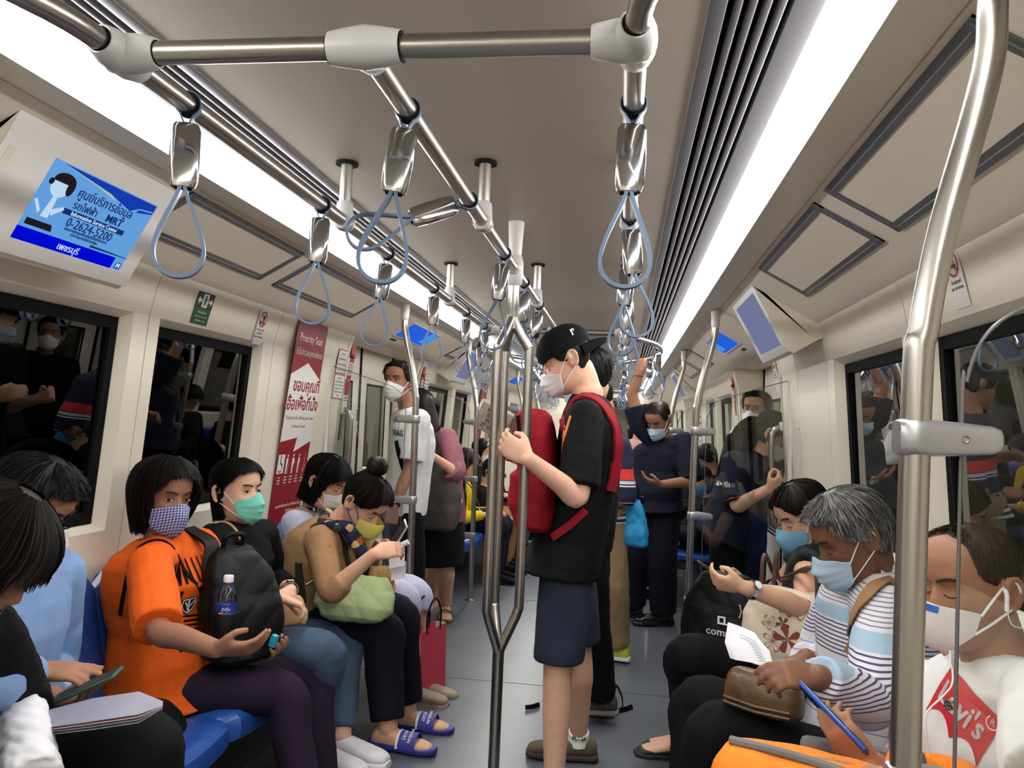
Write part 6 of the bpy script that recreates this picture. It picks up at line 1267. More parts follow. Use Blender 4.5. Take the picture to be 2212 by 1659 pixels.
# --- man with the raised arm
p = r4 = Person('balding man in a dark navy shirt holding the rail overhead, white mask', V(.62, 5.72, .90), at(1432, 950, y=5.66), (-.32, -.95, 0), look=(-.42, -.74, -.56), head=at(1422, 906, y=5.58), skin='tan', w=1.1, belly=.06, vox=.007)
p.S[1] = at(1382, 918, y=5.62); E = at(1366, 850, y=5.62); W = at(1384, 802, y=5.62); p.arm(1, E, W, (0, .25, .95), (.3, .9, -.2), ([1.0, 1.05, 1.1, 1.1], .8))
p.S[-1] = at(1478, 955, y=5.58); E = bone(p.S[-1], 1492, 1040, .28, True); W = bone(E, 1428, 1046, .25); p.arm(-1, E, W, (-.95, -.1, .25), (.1, .2, .95), 'relax')
p.leg(1, V(.50, 5.74, .49), at(1368, 1306, y=5.86), toe=(-.75, -.65, 0)); p.leg(-1, V(.70, 5.66, .49), at(1432, 1322, y=5.76), toe=(-.95, -.25, 0))
p.finish_body(eyes='down'); r4_shirt = p.top(F_NAVYSH, sleeve={1: .34, -1: .50}, hem=-.18, infl=.02, loose=.04, neckr=.08, flare=.2, wr=.004, collar=1, vox=.009); p.pants(F_DKNAVY, .99, infl=.022, loose=.05, wr=.004, vox=.009)
p.hair('short', M_HAIRD, None, 300, .006, bangs=.098, temple=.058, seed=14); p.mask(M_PALEM, 'surgical', M_LOOP); b = MB(); d = nrm(p.arms[1][2] - p.arms[1][1]); c = p.arms[1][2] - d * .03; b.tube([c + V(.034 * math.cos(t), .034 * math.sin(t), .004 * math.sin(t)) for t in np.linspace(0, 6.28, 20)], .004, 6, cap=False); b.obj('red_bracelet', M_REDB, p.t)
M_LEATH = mat('black_leather', (.01, .01, .011), .22, coat=.4)
for sd in (1, -1): p.shoe(sd, M_LEATH)
for i in range(5):
    c = p.N + p.F * .25 + V(0, 0, -.12 - .085 * i); h, hn = surf(r4_shirt, c, -p.F)
    if h is not None: b = MB(); b.lathe(h + hn * .001, hn, [(.001, -.001), (.0055, -.001), (.0055, .002), (.001, .003)], 10); b.obj('shirt_button', F_BLACK, p.t)
# --- person far behind with folded arms
p = r5 = Person('passenger in a dusty pink top standing far behind the raised arm man', V(.50, 8.0, .88), at(1372, 950, y=8.0), (.3, -.95, 0), look=(.5, -.8, -.3), head=at(1376, 922, y=8.0), skin='fair', fem=True, vox=.011)
p.leg(1, V(.42, 7.98, .48), V(.42, 8.0, .085)); p.leg(-1, V(.58, 7.98, .48), V(.58, 8.0, .085)); S = p.S[1] = at(1368, 985, y=7.95); E = bone(S, 1366, 1035 - 55, .25); p.arm(1, at(1368, 985, y=7.8) + V(0, 0, -.06), at(1395, 985, y=7.75), (1, 0, 0), (0, 1, 0), 'relax'); p.arm(-1, p.S[-1] + V(.03, -.05, -.24), p.S[-1] + V(-.15, -.15, -.22), (-1, 0, 0), (0, 1, 0), 'relax')
p.finish_body(eyes=None, brow=False); p.top(mat('dusty_pink', srgb(196, 148, 140), .85), sleeve=.5, vox=.012); p.pants(F_BLACK, .98, vox=.012); p.hair('bob', M_HAIRB, None, 0, .016)
for sd in (1, -1): p.shoe(sd, F_WHITE)
# --- man in white by the left doors
p = r6 = Person('man in a white printed t-shirt and white mask looking back by the left doors', at(868, 1095, y=4.74), at(886, 884, y=4.72), (-.80, -.45, 0), look=(-.22, -.97, -.02), head=at(862, 824, y=4.64), skin='tan', w=1.10, vox=.006)
S = p.S[-1] = at(905, 908, y=4.56); E = bone(S, 884, 1020, .29); W = bone(E, 850, 1095, .25); p.arm(-1, E, W, (-.10, -.1, -1), (-.3, .9, 0), 'fist'); p.S[1] = p.N + V(-.1, .17, -.05); p.arm(1, p.S[1] + V(-.02, .05, -.28), p.S[1] + V(-.10, .02, -.52), (-.1, 0, -1), (.3, -.9, 0), 'relax')
p.leg(-1, at(885, 1240, y=4.66), at(898, 1392, y=4.66), toe=(-.9, -.3, 0)); p.leg(1, at(866, 1235, y=4.86), at(880, 1370, y=4.86), toe=(-.9, -.1, 0))
p.finish_body(eyes='open', iris=(.003, 0)); r6_shirt = p.top(F_TEEW, sleeve=.44, hem=-.06, infl=.014, loose=.03, neckr=.07, wr=.003, vox=.0075, nm='tee_shirt'); p.pants(F_BLACK, .5, infl=.016, loose=.03, nm='shorts'); p.hair('short', M_HAIRB, None, 350, .009, bangs=.096, temple=.05, seed=16); p.mask(WHITE_S, 'surgical', M_LOOP); watch(p, -1, M_CHROME, F_BLACK, .02, (-.2, -1, .1))
for sd in (1, -1): p.shoe(sd, F_BLACK)
strap_over('shoulder_strap', r6_shirt, [at(842, 950, y=4.5), at(850, 985, y=4.5), at(864, 1025, y=4.5), at(880, 1062, y=4.5)], .035, .004, F_BLACK, p.t, .004, lambda q: p.N + V(0, .02, -.2))
tq = at(842, 925, y=4.5)
for s_, px, py, sz in (('URBAN', 846, 905, .05), ('TRAIL', 847, 935, .05)): drape_text(s_, sz, r6_shirt, at(px, py, y=4.55), (-.6, -.8, 0), nrm(V(.8, -.6, 0)), V(0, 0, 1), M_NAVY, p.t, bold=True)
# --- woman in mauve with tote
p = r7 = Person('woman in a mauve top and black skirt, long dark hair, seen from behind', at(945, 1110, y=5.36), at(940, 928, y=5.36), (-.75, .55, 0), look=(-.7, .7, -.15), head=at(905, 880, y=5.36), skin='light', fem=True, w=1.15, vox=.008)
S = p.S[1] if p.R[0] > 0 else p.S[-1]; sd = 1 if p.R[0] > 0 else -1; p.S[sd] = at(968, 945, y=5.26); E = bone(p.S[sd], 985, 1020, .27); W = bone(E, 935, 985, .23); p.arm(sd, E, W, (-.9, .1, .2), (0, -.6, -.7), 'fist'); p.arm(-sd, p.S[-sd] + V(-.03, .03, -.26), p.S[-sd] + V(-.12, .05, -.46), (-.1, .2, -1), (.6, 0, 0), 'fist')
p.leg(1, at(938, 1225, y=5.6), at(930, 1296, y=5.78), toe=(-.5, -.85, 0)); p.leg(-1, at(962, 1228, y=5.36), at(962, 1306, y=5.56), toe=(.25, -.95, 0))
p.finish_body(eyes=None, brow=False); r7_shirt = p.top(F_MAUVE, sleeve={sd: .64, -sd: .6}, hem=-.10, infl=.016, loose=.032, neckr=.066, wr=.004, vox=.009); 
b = MB(); c = p.H; b.loft([ell(p.spine(.16, .03), p.R, p.F, .165, .125, 22), ell(c, p.R, p.F, .20, .15, 22), ell(c - V(0, 0, .15), p.R, p.F, .215, .165, 22), ell(c - V(0, 0, .34), p.R, p.F, .215, .17, 22)]); remesh(b, 'skirt', F_BLACK, .010, 2, .003, 30, 4, p.t)
p.hair('long', M_HAIRD, None, 200, .016, zend=-.15, seed=17); b = MB(); b.tube(smoothpath([p.hp((0, -.075, .02)), p.hp((.01, -.095, -.08)), p.hp((.02, -.10, -.17)), p.hp((.03, -.095, -.25))], 4), [.07] * 4 + [.075] * 5 + [.07, .06, .05, .035], 12, round_ends=True); b.obj('long_hair', M_HAIRD, p.t)
for q in (1, -1): p.shoe(q, mat('brown_sandal', srgb(104, 68, 48), .6), kind='sandal', strap=mat('brown_sandal', srgb(104, 68, 48), .6)); a = p.legs[q][2]; b = MB(); b.tube([a + V(.040 * math.cos(t), .040 * math.sin(t), .004) for t in np.linspace(0, 6.28, 16)], .008, 6, cap=False); b.obj('ankle_strap', MATS['brown_sandal'], p.t)
# --- long haired woman leaning at the right
p = r8 = Person('long haired woman in a navy polo leaning on the door post behind the glass', V(1.02, 4.62, .86), at(1640, 985, y=4.62), (1, -.12, 0), look=(.80, -.10, -.60), head=at(1664, 938, y=4.62), skin='light', fem=True, w=1.22, belly=.05, bust=.02, vox=.007)
S = p.S[1] = at(1585, 1000, y=4.50); E = bone(S, 1592, 1092, .26); W = bone(E, 1660, 1055, .225); p.arm(1, E, W, (.7, -.1, .7), (-.5, .5, .5), 'grip'); p.S[-1] = p.N + V(-.0, .16, -.05); p.arm(-1, p.S[-1] + V(.06, .04, -.24), p.S[-1] + V(.2, -.03, -.2), (.5, -.2, .8), (-.5, -.5, .3), 'grip')
p.leg(1, V(1.0, 4.56, .46), V(.98, 4.56, .085), toe=(.95, -.2, 0)); p.leg(-1, V(1.02, 4.74, .46), V(1.0, 4.76, .085), toe=(.95, -.1, 0))
p.finish_body(eyes='down'); r8_shirt = p.top(F_POLO, sleeve=.5, hem=-.22, infl=.02, loose=.03, neckr=.07, flare=.2, wr=.003, vox=.009, nm='polo_shirt'); p.pants(F_BLACK, .98, vox=.010); p.hair('bob', M_HAIRB, None, 400, .014, zend=-.06, bangs=.078, open_=1.25, seed=18); p.mask(WHITE_S, 'surgical', M_LOOP)
fall = [((-.02, 0, .055), .05, .03), ((-.085, 0, .045), .088, .06), ((-.135, 0, -.01), .098, .07), ((-.175, -.01, -.09), .10, .062), ((-.215, -.02, -.17), .095, .055), ((-.25, -.02, -.26), .08, .042), ((-.265, -.02, -.34), .05, .022)]
def fring(k, q=1.0): c, a, b_ = fall[k]; dn = nrm(np.array(fall[min(k + 1, 6)][0]) - np.array(fall[max(k - 1, 0)][0])); return p.hd + np.array(c), nrm(np.cross(dn, (0, 1, 0))), a * q, b_ * q
b = MB(); b.loft([ell(fring(k)[0], V(0, 1, 0), fring(k)[1], fring(k)[2], fring(k)[3], 20) for k in range(7)]); lh = b.obj('long_hair', M_HAIRB, p.t); b = MB()
for i in range(300):
    t = random.uniform(0, 6.28); n7 = random.choice((5, 6, 7)); q = random.uniform(1.0, 1.06); b.tube(smoothpath([fring(k, q)[0] + V(0, 1, 0) * fring(k, q)[2] * math.cos(t) + fring(k, q)[1] * fring(k, q)[3] * math.sin(t) for k in range(n7)], 2), .0013, 3, cap=False)
b.obj('hair_strands', M_HAIRB, lh, kind='stuff')
S, E, W = p.arms[1]; d = nrm(E - S); c = S + (E - S) * (.93); kk = .062
for off, mm, nm in ((.0, M_REDB, 'red_cuff_stripe'), (-.008, M_WHITE, 'white_cuff_stripe')):
    b = MB(); u = nrm(np.cross(d, (0, 0, 1))); w_ = np.cross(d, u); b.strip([c + d * off + (u * math.cos(t) + w_ * math.sin(t)) * kk for t in np.linspace(0, 6.2832, 25)], d, .006, .003); b.obj(nm, mm, p.t)
for s_, px, mm in (('เอซีเ', 1563, M_WHITE), ('ลอ', 1577, mat('print_cyan', srgb(70, 150, 210), .5))): drape_text(s_, .035, r8_shirt, at(px, 1046, y=4.4), (0, -1, 0), V(1, 0, 0), V(0, 0, 1), mm, p.t, bold=True)
for sd in (1, -1): p.shoe(sd, F_BLACK)
# --- tall man behind her
p = r9 = Person('man with a wide forehead looking over the long haired woman from the doors', V(1.16, 5.30, .92), at(1652, 940, y=5.30), (-.45, -.9, 0), look=(-.50, -.86, -.05), head=at(1634, 886, y=5.26), skin='tan', w=.98, vox=.007, tilt=.05)
for sd in (1, -1): p.leg(sd, p.H + p.R * sd * .1 + V(0, -.02, -.42), p.H + p.R * sd * .1 + V(0, 0, -.835)); p.arm(sd, p.S[sd] + p.R * sd * .05 + V(0, 0, -.28), p.S[sd] + p.R * sd * .06 + V(-.05, -.06, -.52), (0, -.1, -1), -p.R * sd, 'relax')
p.finish_body(eyes='open', iris=(-.004, 0)); p.top(F_BLACK, sleeve=.5, vox=.010, loose=.026); p.pants(F_DKNAVY, .98, vox=.010); p.hair('short', M_HAIRB, None, 350, .010, bangs=.094, temple=.052, seed=19); p.mask(WHITE_S, 'surgical', M_LOOP)
for sd in (1, -1): p.shoe(sd, F_BLACK)
# --- far standing woman with grey cap
p = r10 = Person('far standing woman in a white t-shirt, grey cap and long hair', V(-.50, 8.9, .88), at(1108, 935, y=8.9), (-.3, .95, 0), look=(-.4, .9, -.2), head=at(1106, 902, y=8.9), skin='light', fem=True, vox=.011)
for sd in (1, -1): p.leg(sd, p.H + p.R * sd * .09 + V(0, 0, -.41), p.H + p.R * sd * .09 + V(0, 0, -.795)); p.arm(sd, p.S[sd] + p.R * sd * .04 + V(0, 0, -.25), p.S[sd] + V(0, .12, -.42), (0, .9, -.2), (0, 0, -1), 'relax')
p.finish_body(eyes=None, brow=False); p.top(F_WHITE, sleeve=.5, vox=.012); p.pants(F_BLACK, .98, vox=.012); p.hair('long', M_HAIRB, None, 0, .016, zend=-.2); b = MB(); rings = []
for z, o in ((.03, .02), (.07, .022), (.10, .022), (.118, .022)): rings.append(list(p.hps(scalp(np.linspace(0, 2 * math.pi, 24, endpoint=False), np.full(24, z), o))))
b.loft(rings); b.obj('cap_crown', mat('grey_cap', srgb(88, 88, 92), .9), p.t); b = MB(); b.tube([p.hp((0, -.08, 0)), p.hp((0, -.10, -.15)), p.hp((0, -.10, -.30))], [.07, .07, .03], 10, round_ends=True); b.obj('long_hair', M_HAIRB, p.t)
for sd in (1, -1): p.shoe(sd, F_WHITE)

# ================================================================ seated along the right
F_CAMO = mat('dark_patterned_dress', srgb(38, 42, 46), .85, var=.9, vscale=26, spec=.2)
# --- grey haired man
F_STR = bands('striped_long_sleeve', (-9, -8.9), []) if False else None
def shirt_stripes():
    m = stripes('striped_white_shirt', srgb(214, 210, 216), srgb(76, 78, 108), 92, .36, zr=(.80, .886)); nt = m.node_tree; n = nt.nodes; l = nt.links; b = n['Principled BSDF']; src = b.inputs['Base Color'].links[0].from_socket; sx = [q for q in n if q.type == 'SEPXYZ'][0]
    for z0, z1, col in [(.89, .928, srgb(158, 184, 204)), (.60, .603, srgb(120, 130, 170)), (.645, .648, srgb(130, 140, 180)), (.69, .693, srgb(130, 140, 180)), (.735, .738, srgb(130, 140, 180)), (.772, .775, srgb(130, 140, 180))] + [(.936 + .0095 * i, .939 + .0095 * i, srgb(134, 132, 146)) for i in range(8)]:
        g1 = n.new('ShaderNodeMath'); g1.operation = 'GREATER_THAN'; g1.inputs[1].default_value = z0; l.new(sx.outputs[2], g1.inputs[0]); g2 = n.new('ShaderNodeMath'); g2.operation = 'LESS_THAN'; g2.inputs[1].default_value = z1; l.new(sx.outputs[2], g2.inputs[0]); a = n.new('ShaderNodeMath'); a.operation = 'MULTIPLY'; l.new(g1.outputs[0], a.inputs[0]); l.new(g2.outputs[0], a.inputs[1])
        mx = n.new('ShaderNodeMix'); mx.data_type = 'RGBA'; l.new(a.outputs[0], mx.inputs['Factor']); l.new(src, mx.inputs['A']); mx.inputs['B'].default_value = (*col, 1); src = mx.outputs['Result']
    l.new(src, b.inputs['Base Color']); return m
p = g1 = seated('seated grey haired man in a striped white shirt reading papers', 2.26, 1, (1842, 1158), 2.26, (-.86, -.10, -.50), skin='brown', w=1.04, neck=at(1892, 1250, y=2.29), face=(-.88, -.47, 0), belly=.04, vox=.005)
p.leg(-1, bone(p.H - p.R * .09, 1512, 1568, .44), at(1500, 1960, y=2.28)); p.leg(1, bone(p.H + p.R * .09, 1512, 1520, .44, False), at(1490, 1880, y=2.45))
p.S[-1] = at(1912, 1322, y=2.12); E = bone(p.S[-1], 1880, 1515, .29); W = bone(E, 1768, 1462, .25); p.arm(-1, E, W, (-.88, -.30, .10), (.15, .62, -.75), ([.5, .6, .75, .9], .25), hk=.86); p.S[1] = p.N + V(-.02, .18, -.06); E = p.S[1] + V(-.10, .06, -.27); p.arm(1, E, at(1742, 1420, y=2.36), (-.85, -.30, -.25), (0, -.3, -.95), 'hold')
p.finish_body(eyes='down'); g1_shirt = p.top(shirt_stripes(), sleeve=.99, hem=-.14, infl=.016, loose=.016, neckr=.08, wr=.0032, vox=.0065, collar=1, nm='striped_shirt'); p.pants(F_BLACK, .97, infl=.014, loose=.03, wr=.003)
p.hair('short', M_HAIRG, M_HAIRG2, 1700, .015, bangs=.088, temple=.058, seed=21, sw=.0010); p.mask(M_PALEM, 'surgical', M_LOOP)
# open white collar
for sd in (-1, 1): b = MB(); b.add(*loft([[p.N + V(-.005, .0, .03) + p.R * sd * .055 + p.F * f + V(0, 0, z) for f, z in ((-.05, .02), (-.05, .026), (.03, .01), (.03, .004))], [p.N + p.R * sd * .085 + p.F * f + V(0, 0, z) for f, z in ((-.06, -.02), (-.06, -.014), (.085, -.075), (.085, -.082))]])); b.obj('collar', F_TEEW, p.t)
for sd in (1, -1): p.shoe(sd, M_LEATH)
decal(g1_shirt, at(1802, 1372, y=2.05), (-.5, -.8, 0), nrm(V(-.8, .5, 0)) * -1, V(0, 0, 1), [[(-.012, 0), (-.006, .004), (0, .003), (.006, .006), (.013, .004), (.012, 0), (.006, -.002), (.004, -.006), (0, -.003), (-.006, -.006), (-.008, -.002)]], mat('green_emblem', srgb(24, 60, 40), .6), p.t, 'embroidered_emblem', .003, .3)
# --- ponytail woman
p = g2 = seated('seated woman with a low ponytail and blue mask holding a phone over a black bag', 3.08, 1, (1736, 1112), 3.08, (-.84, -.28, -.46), skin='light', fem=True, w=1.02, neck=at(1765, 1185, y=3.10), face=(-1, -.05, 0))
p.leg(-1, bone(p.H - p.R * .09, 1490, 1420, .44), at(1486, 1588, y=3.36), toe=(-1, -.2, 0)); p.leg(1, bone(p.H + p.R * .09, 1500, 1395, .44, False), at(1500, 1580, y=3.5), toe=(-1, -.1, 0))
p.S[-1] = at(1745, 1215, y=2.93); E = bone(p.S[-1], 1738, 1312, .26); W = bone(E, 1606, 1268, .24); p.arm(-1, E, W, (-.96, .15, .10), (.1, .7, .6), 'hold', hk=.86); E = p.S[1] + V(-.12, .04, -.23); p.arm(1, E, at(1612, 1262, y=3.16), (-.95, -.2, .1), (.1, -.7, .6), 'hold', hk=.86)
p.finish_body(eyes='down'); g2_shirt = p.top(F_CAMO, sleeve=.10, hem=-.2, infl=.012, loose=.014, neckr=.062, t1=.955, nm='dress'); p.pants(F_BLACK, .97, infl=.012, loose=.02); p.hair('tied', M_HAIRB, M_HAIRD, 500, .010, bangs=.086, seed=22); p.mask(M_BLUEM, 'cloth', M_LOOP, wide=1.15); watch(p, -1, M_CHROME, M_CHROME, .03, (-.2, -.7, .6))
b = MB(); b.tube(smoothpath([p.hp((0, -.095, .01)), p.hp((.0, -.125, -.04)), p.hp((.01, -.12, -.12)), p.hp((.01, -.10, -.2))], 4), [.025, .028, .032, .034, .035, .035, .034, .032, .03, .028, .024, .018, .01], 12, round_ends=True); b.obj('ponytail', M_HAIRB, p.t)
for sd in (1, -1): p.shoe(sd, mat('black_flat', (.02, .02, .022), .6), h=.55)
# --- man in the printed white tee
p = g3 = seated('seated man with a high forehead in a white tee with a red print, wearing earphones', 1.60, 1, (2096, 1266), 1.62, (-.86, -.42, -.13), skin='tan', w=1.04, neck=at(2160, 1432, y=1.62), face=(-.94, -.35, 0), vox=.0048, tilt=-.03, hs=.93)
p.leg(-1, bone(p.H - p.R * .09, 1600, 1900, .44), (.68, 1.42, .08)); p.leg(1, bone(p.H + p.R * .09, 1640, 1800, .44, False), (.66, 1.75, .08))
S = p.S[1] = at(2015, 1500, y=1.78); E = bone(S, 1985, 1660, .29, False); W = at(1884, 1660, y=1.49); p.arm(1, E, W, at(1800, 1562, y=1.51) - W, (.30, .85, .40), ([.45, .5, .6, .75], .2), hk=.84); p.S[-1] = at(2262, 1510, y=1.46); E = bone(p.S[-1], 2290, 1760, .29); p.arm(-1, E, at(1884, 1690, y=1.36), (-.97, .0, .06), (.1, .2, -.95), 'relax')
p.finish_body(eyes='down'); g3_shirt = p.top(F_TEEW, sleeve=.42, hem=-.12, infl=.014, loose=.03, neckr=.085, t1=.968, wr=.003, vox=.006, nm='tee_shirt'); p.pants(F_BLACK, .97); p.hair('short', mat('hair_thinning', srgb(64, 44, 34), .7, var=.5, vscale=90, spec=.2), M_HAIRB, 1700, .0025, bangs=.117, temple=.068, seed=23, sw=.0006); p.mask(WHITE_S, 'cup', M_LOOP, wide=1.1)
b = MB(); b.strip([p.hp(p.maskgrid[1][i] + np.array([0, .002, 0])) for i in range(9, 20)], p.B[:, 2], .012, .002); b.obj('mask_nose_strip', mat('strip_blue', srgb(50, 100, 200), .5), p.t)
for sd in (1, -1): p.shoe(sd, F_BLACK)
# red box print with lettering
c = at(2072, 1545, y=1.45); n = nrm(V(-.62, -.78, .0)); n = nrm(CAM - c) * .5 + p.F * .5; n = nrm(n * V(1, 1, 0)); u = nrm(np.cross(V(0, 0, 1), n)); w_ = V(0, 0, 1)
rot = -.42; u, w_ = u * math.cos(rot) + w_ * math.sin(rot), w_ * math.cos(rot) - u * math.sin(rot)
c, _n = surf(g3_shirt, at(2075, 1545, y=1.0), nrm(at(2075, 1545, y=1.5) - at(2075, 1545, y=1.0)))
if c is None: c = at(2072, 1545, y=1.48)
M_LREDP = mat('shirt_print_red', srgb(200, 30, 42), .6)
def wing(x): return -.048 + .030 * (abs(math.sin((x + .062) / .124 * math.pi * 2)) ** .5 if True else 0)
pol = []
N_ = 14
for i in range(N_):
    x0, x1 = -.064 + .128 * i / N_, -.064 + .128 * (i + 1) / N_
    lo = lambda x: -.052 + .026 * max(0.0, 1 - (abs(abs(x) - .032) / .032) ** 2) 
    for j in range(5):
        f0, f1 = j / 5, (j + 1) / 5; pol.append([(x0, lo(x0) + (.052 - lo(x0)) * f0), (x1, lo(x1) + (.052 - lo(x1)) * f0), (x1, lo(x1) + (.052 - lo(x1)) * f1), (x0, lo(x0) + (.052 - lo(x0)) * f1)])
decal(g3_shirt, c, n, u, w_, pol, M_LREDP, p.t, 'red_print', .002, .2)
drape_text("Levi's", .058, g3_shirt, c + w_ * .008 - u * .004, n, u, w_, M_WHITE, p.t, sx=.82, bold=True, lift=.0042); drape_text('R', .016, g3_shirt, c + w_ * .034 + u * .052, n, u, w_, M_WHITE, p.t, lift=.0042)
ring = []
for i in range(16): a0, a1 = i / 16 * 6.2832, (i + 1) / 16 * 6.2832; q = lambda a, r: (.052 + r * math.cos(a), .034 + r * math.sin(a)); ring.append([q(a0, .0105), q(a1, .0105), q(a1, .0123), q(a0, .0123)])
decal(g3_shirt, c, n, u, w_, ring, M_WHITE, p.t, 'ring_mark', .0042, .2)
# --- far right bench
g4 = far_seated('small passenger with a bright blue mask far behind the glass', 6.75, 1, (1516, 1038), 6.7, F_DKNAVY, F_DKNAVY, 'bob', M_HAIRB, mat('mask_bright_blue', srgb(70, 150, 215), .7), fem=True, look=(-.5, -.8, -.3), hs=.92)
g5 = far_seated('dark haired passenger under the far window looking down at a phone', 7.2, 1, (1528, 990), 7.15, F_BLACK, F_BLACK, 'short', M_HAIRB, None, fem=False, skin='mid', look=(-.7, -.3, -.6))
g6 = far_seated('far passenger in white trainers behind the raised arm man', 7.9, 1, (1492, 1000), 7.9, F_BLACK, F_DKNAVY, 'short', M_HAIRB, WHITE_S, fem=False, shoe=F_WHITE)

# ================================================================ bags and things carried
def soft(nm, c, R, w, d, h, m, label, cat, wr=.004, wsc=26, vox=.006, prof=None, pw=.62, parent=None, seed=0):
    """soft bag body: R = columns right, forward, up; prof = list of (height 0..1, width factor, depth factor, shift forward)"""
    c = np.asarray(c, float); t = thing(nm, label, cat, c) if parent is None else parent; b = MB()
    prof = prof or [(0, .70, .6, 0), (.04, .92, .88, 0), (.15, 1, 1, 0), (.5, 1, 1, 0), (.8, .95, .85, 0), (.95, .85, .6, 0), (1, .7, .35, 0)]
    b.loft([ell(c + R[:, 2] * ((z - .5) * h) + R[:, 1] * sh, R[:, 0], R[:, 1], w / 2 * a, d / 2 * q, 28, pw) for z, a, q, sh in prof])
    o = remesh(b, 'bag_body', m, vox, 3, wr, wsc, seed, t); return t, o
def sheet(nm, pts0, pts1, m, parent, th=.0008, bulge=0):
    """thin sheet between two edge curves"""
    b = MB(); A = [np.asarray(p, float) for p in pts0]; Bq = [np.asarray(p, float) for p in pts1]; n = len(A); nn = nrm(np.cross(A[-1] - A[0], Bq[0] - A[0])) * th; vs = []
    for p, q in zip(A, Bq): vs += [p, p + (q - p) * .5 + nn / th * bulge, q]
    f = [(3 * i + j, 3 * i + j + 1, 3 * i + j + 4, 3 * i + j + 3) for i in range(n - 1) for j in range(2)]; N = len(vs); E = [(i, 3 + i) for i in ()]
    f2 = [tuple(N + k for k in q[::-1]) for q in f]; rim = [0, 1, 2] + [3 * i + 2 for i in range(1, n)] + [3 * (n - 1) + 1, 3 * (n - 1)] + [3 * i for i in range(n - 2, 0, -1)]
    f3 = [(rim[i], rim[(i + 1) % len(rim)], N + rim[(i + 1) % len(rim)], N + rim[i]) for i in range(len(rim))]; b.add(vs + [v + nn for v in vs], f + f2 + f3); return b.obj(nm, m, parent)
def phone(c, d, up, m, label, w=.073, l=.15, case='phone'):
    d = nrm(d); n = nrm(np.asarray(up) - d * np.dot(up, d)); r = np.cross(d, n); R = np.stack([r, d, n], 1); t = thing(case, label, 'phone', c); b = MB(); b.box(c, (w, l, .009), R, bev=.004); b.obj('case', m, t)
    b = MB(); b.box(np.asarray(c) + n * .0048, (w - .008, l - .010, .0012), R); b.obj('screen', M_BLACKP, t, smooth=False); b = MB(); b.box(np.asarray(c) - n * .0048 + d * l * .38 - r * w * .22, (.02, .03, .002), R, bev=.0008); b.obj('camera_bump', M_DARK, t); return t
M_NYL = fabric('black_nylon', (12, 12, 13), .5); M_REDN = fabric('red_canvas', (142, 22, 34), .8); M_PAPER = mat('paper_white', srgb(226, 224, 230), .8); M_LTAN = mat('tan_leather_bag', srgb(190, 148, 108), .5, bump=.1, bscale=200); M_BRN = mat('brown_leather', srgb(92, 66, 36), .38, bump=.15, bscale=160, var=.3, vscale=20)
# --- black backpack and bottle on the orange woman's lap
c = at(520, 1300, y=2.50); R = basis(V(.80, -.55, 0)); R = np.stack([R[:, 0], R[:, 1], nrm(R[:, 2] + R[:, 1] * -.22)], 1)
bp1, bo1 = soft('backpack', c, R, .27, .17, .36, M_NYL, 'black backpack on the lap of the woman in orange, bottle in its side pocket', 'backpack', .010, 17, prof=[(0, .75, .7, 0), (.04, .95, .95, 0), (.2, 1, 1.05, 0), (.5, .97, 1.0, 0), (.75, .82, .8, -.01), (.92, .6, .5, -.02), (1, .4, .3, -.03)])
b = MB(); b.tube(smoothpath([c + R @ V(-.03, -.05, .16), c + R @ V(-.03, -.02, .215), c + R @ V(.03, -.02, .215), c + R @ V(.03, -.05, .16)], 6), .009, 8); b.obj('grab_loop', M_NYL, bp1); b = MB(); b.strip(smoothpath([c + R @ V(-.04, -.08, .14), o1.N + V(.17, .02, -.10), o1.N + V(.14, .07, -.02), o1.N + V(.03, .11, .02)], 6), R[:, 0], .05, .012); b.obj('shoulder_strap', M_NYL, bp1)
pk = at(486, 1345, y=2.36); b = MB(); b.loft([ell(pk + V(0, 0, z), V(1, 0, 0), V(0, 1, 0), a, a, 16) for z, a in ((-.05, .03), (-.04, .042), (.03, .043), (.035, .040))]); b.obj('side_pocket', M_NYL, bp1)
bt = thing('water_bottle', 'small clear water bottle with a blue label and white cap', 'bottle', pk); prof = [(.001, -.03), (.028, -.03), (.031, -.022), (.031, .055), (.028, .062), (.031, .07), (.030, .085), (.022, .105), (.0135, .118), (.0125, .128), (.001, .128)]
b = MB(); b.lathe(pk, (0, .05, 1), prof, 24); b.obj('bottle_body', glassmat('clear_plastic', (.90, .93, .96), 1.6, 1.4, .05), bt); b = MB(); b.lathe(pk, (0, .05, 1), [(.0305, .002), (.0318, .002), (.0318, .06), (.0305, .06)], 24); lb = b.obj('label', mat('label_blue', srgb(26, 54, 140), .35), bt); b = MB(); b.lathe(pk, (0, .05, 1), [(.001, .128), (.015, .126), (.0155, .128), (.0155, .144), (.014, .147), (.001, .147)], 24); b.obj('cap', M_WHITE, bt)
nn = nrm(CAM - pk); nn = nrm(nn * V(1, 1, 0)); u = np.cross(V(0, 0, 1), nn)
for i, q in enumerate(('น้ำดื่ม', 'Drinking', 'Water')): text(q, .012, pk + nn * .0322 + V(0, 0, .048 - .014 * i), u, V(0, 0, 1), M_WHITE, 'lettering', bt)
b = MB(); b.lathe(pk + nn * .0322 - u * .012 + V(0, 0, .035), nn, [(.001, 0), (.006, 0), (.006, .0006), (.001, .0006)], 14); b.obj('label_dot', M_ORG, bt)
# thing held in her far hand
b = thing('hand_sanitiser', 'small turquoise bottle cap held by the woman in orange', 'bottle', at(592, 1382, y=2.45)); q = MB(); q.lathe(at(592, 1382, y=2.45), (.3, 0, 1), [(.001, -.02), (.013, -.02), (.014, .0), (.012, .016), (.001, .02)], 14); q.obj('bottle_body', mat('turquoise', srgb(40, 150, 180), .3), b)
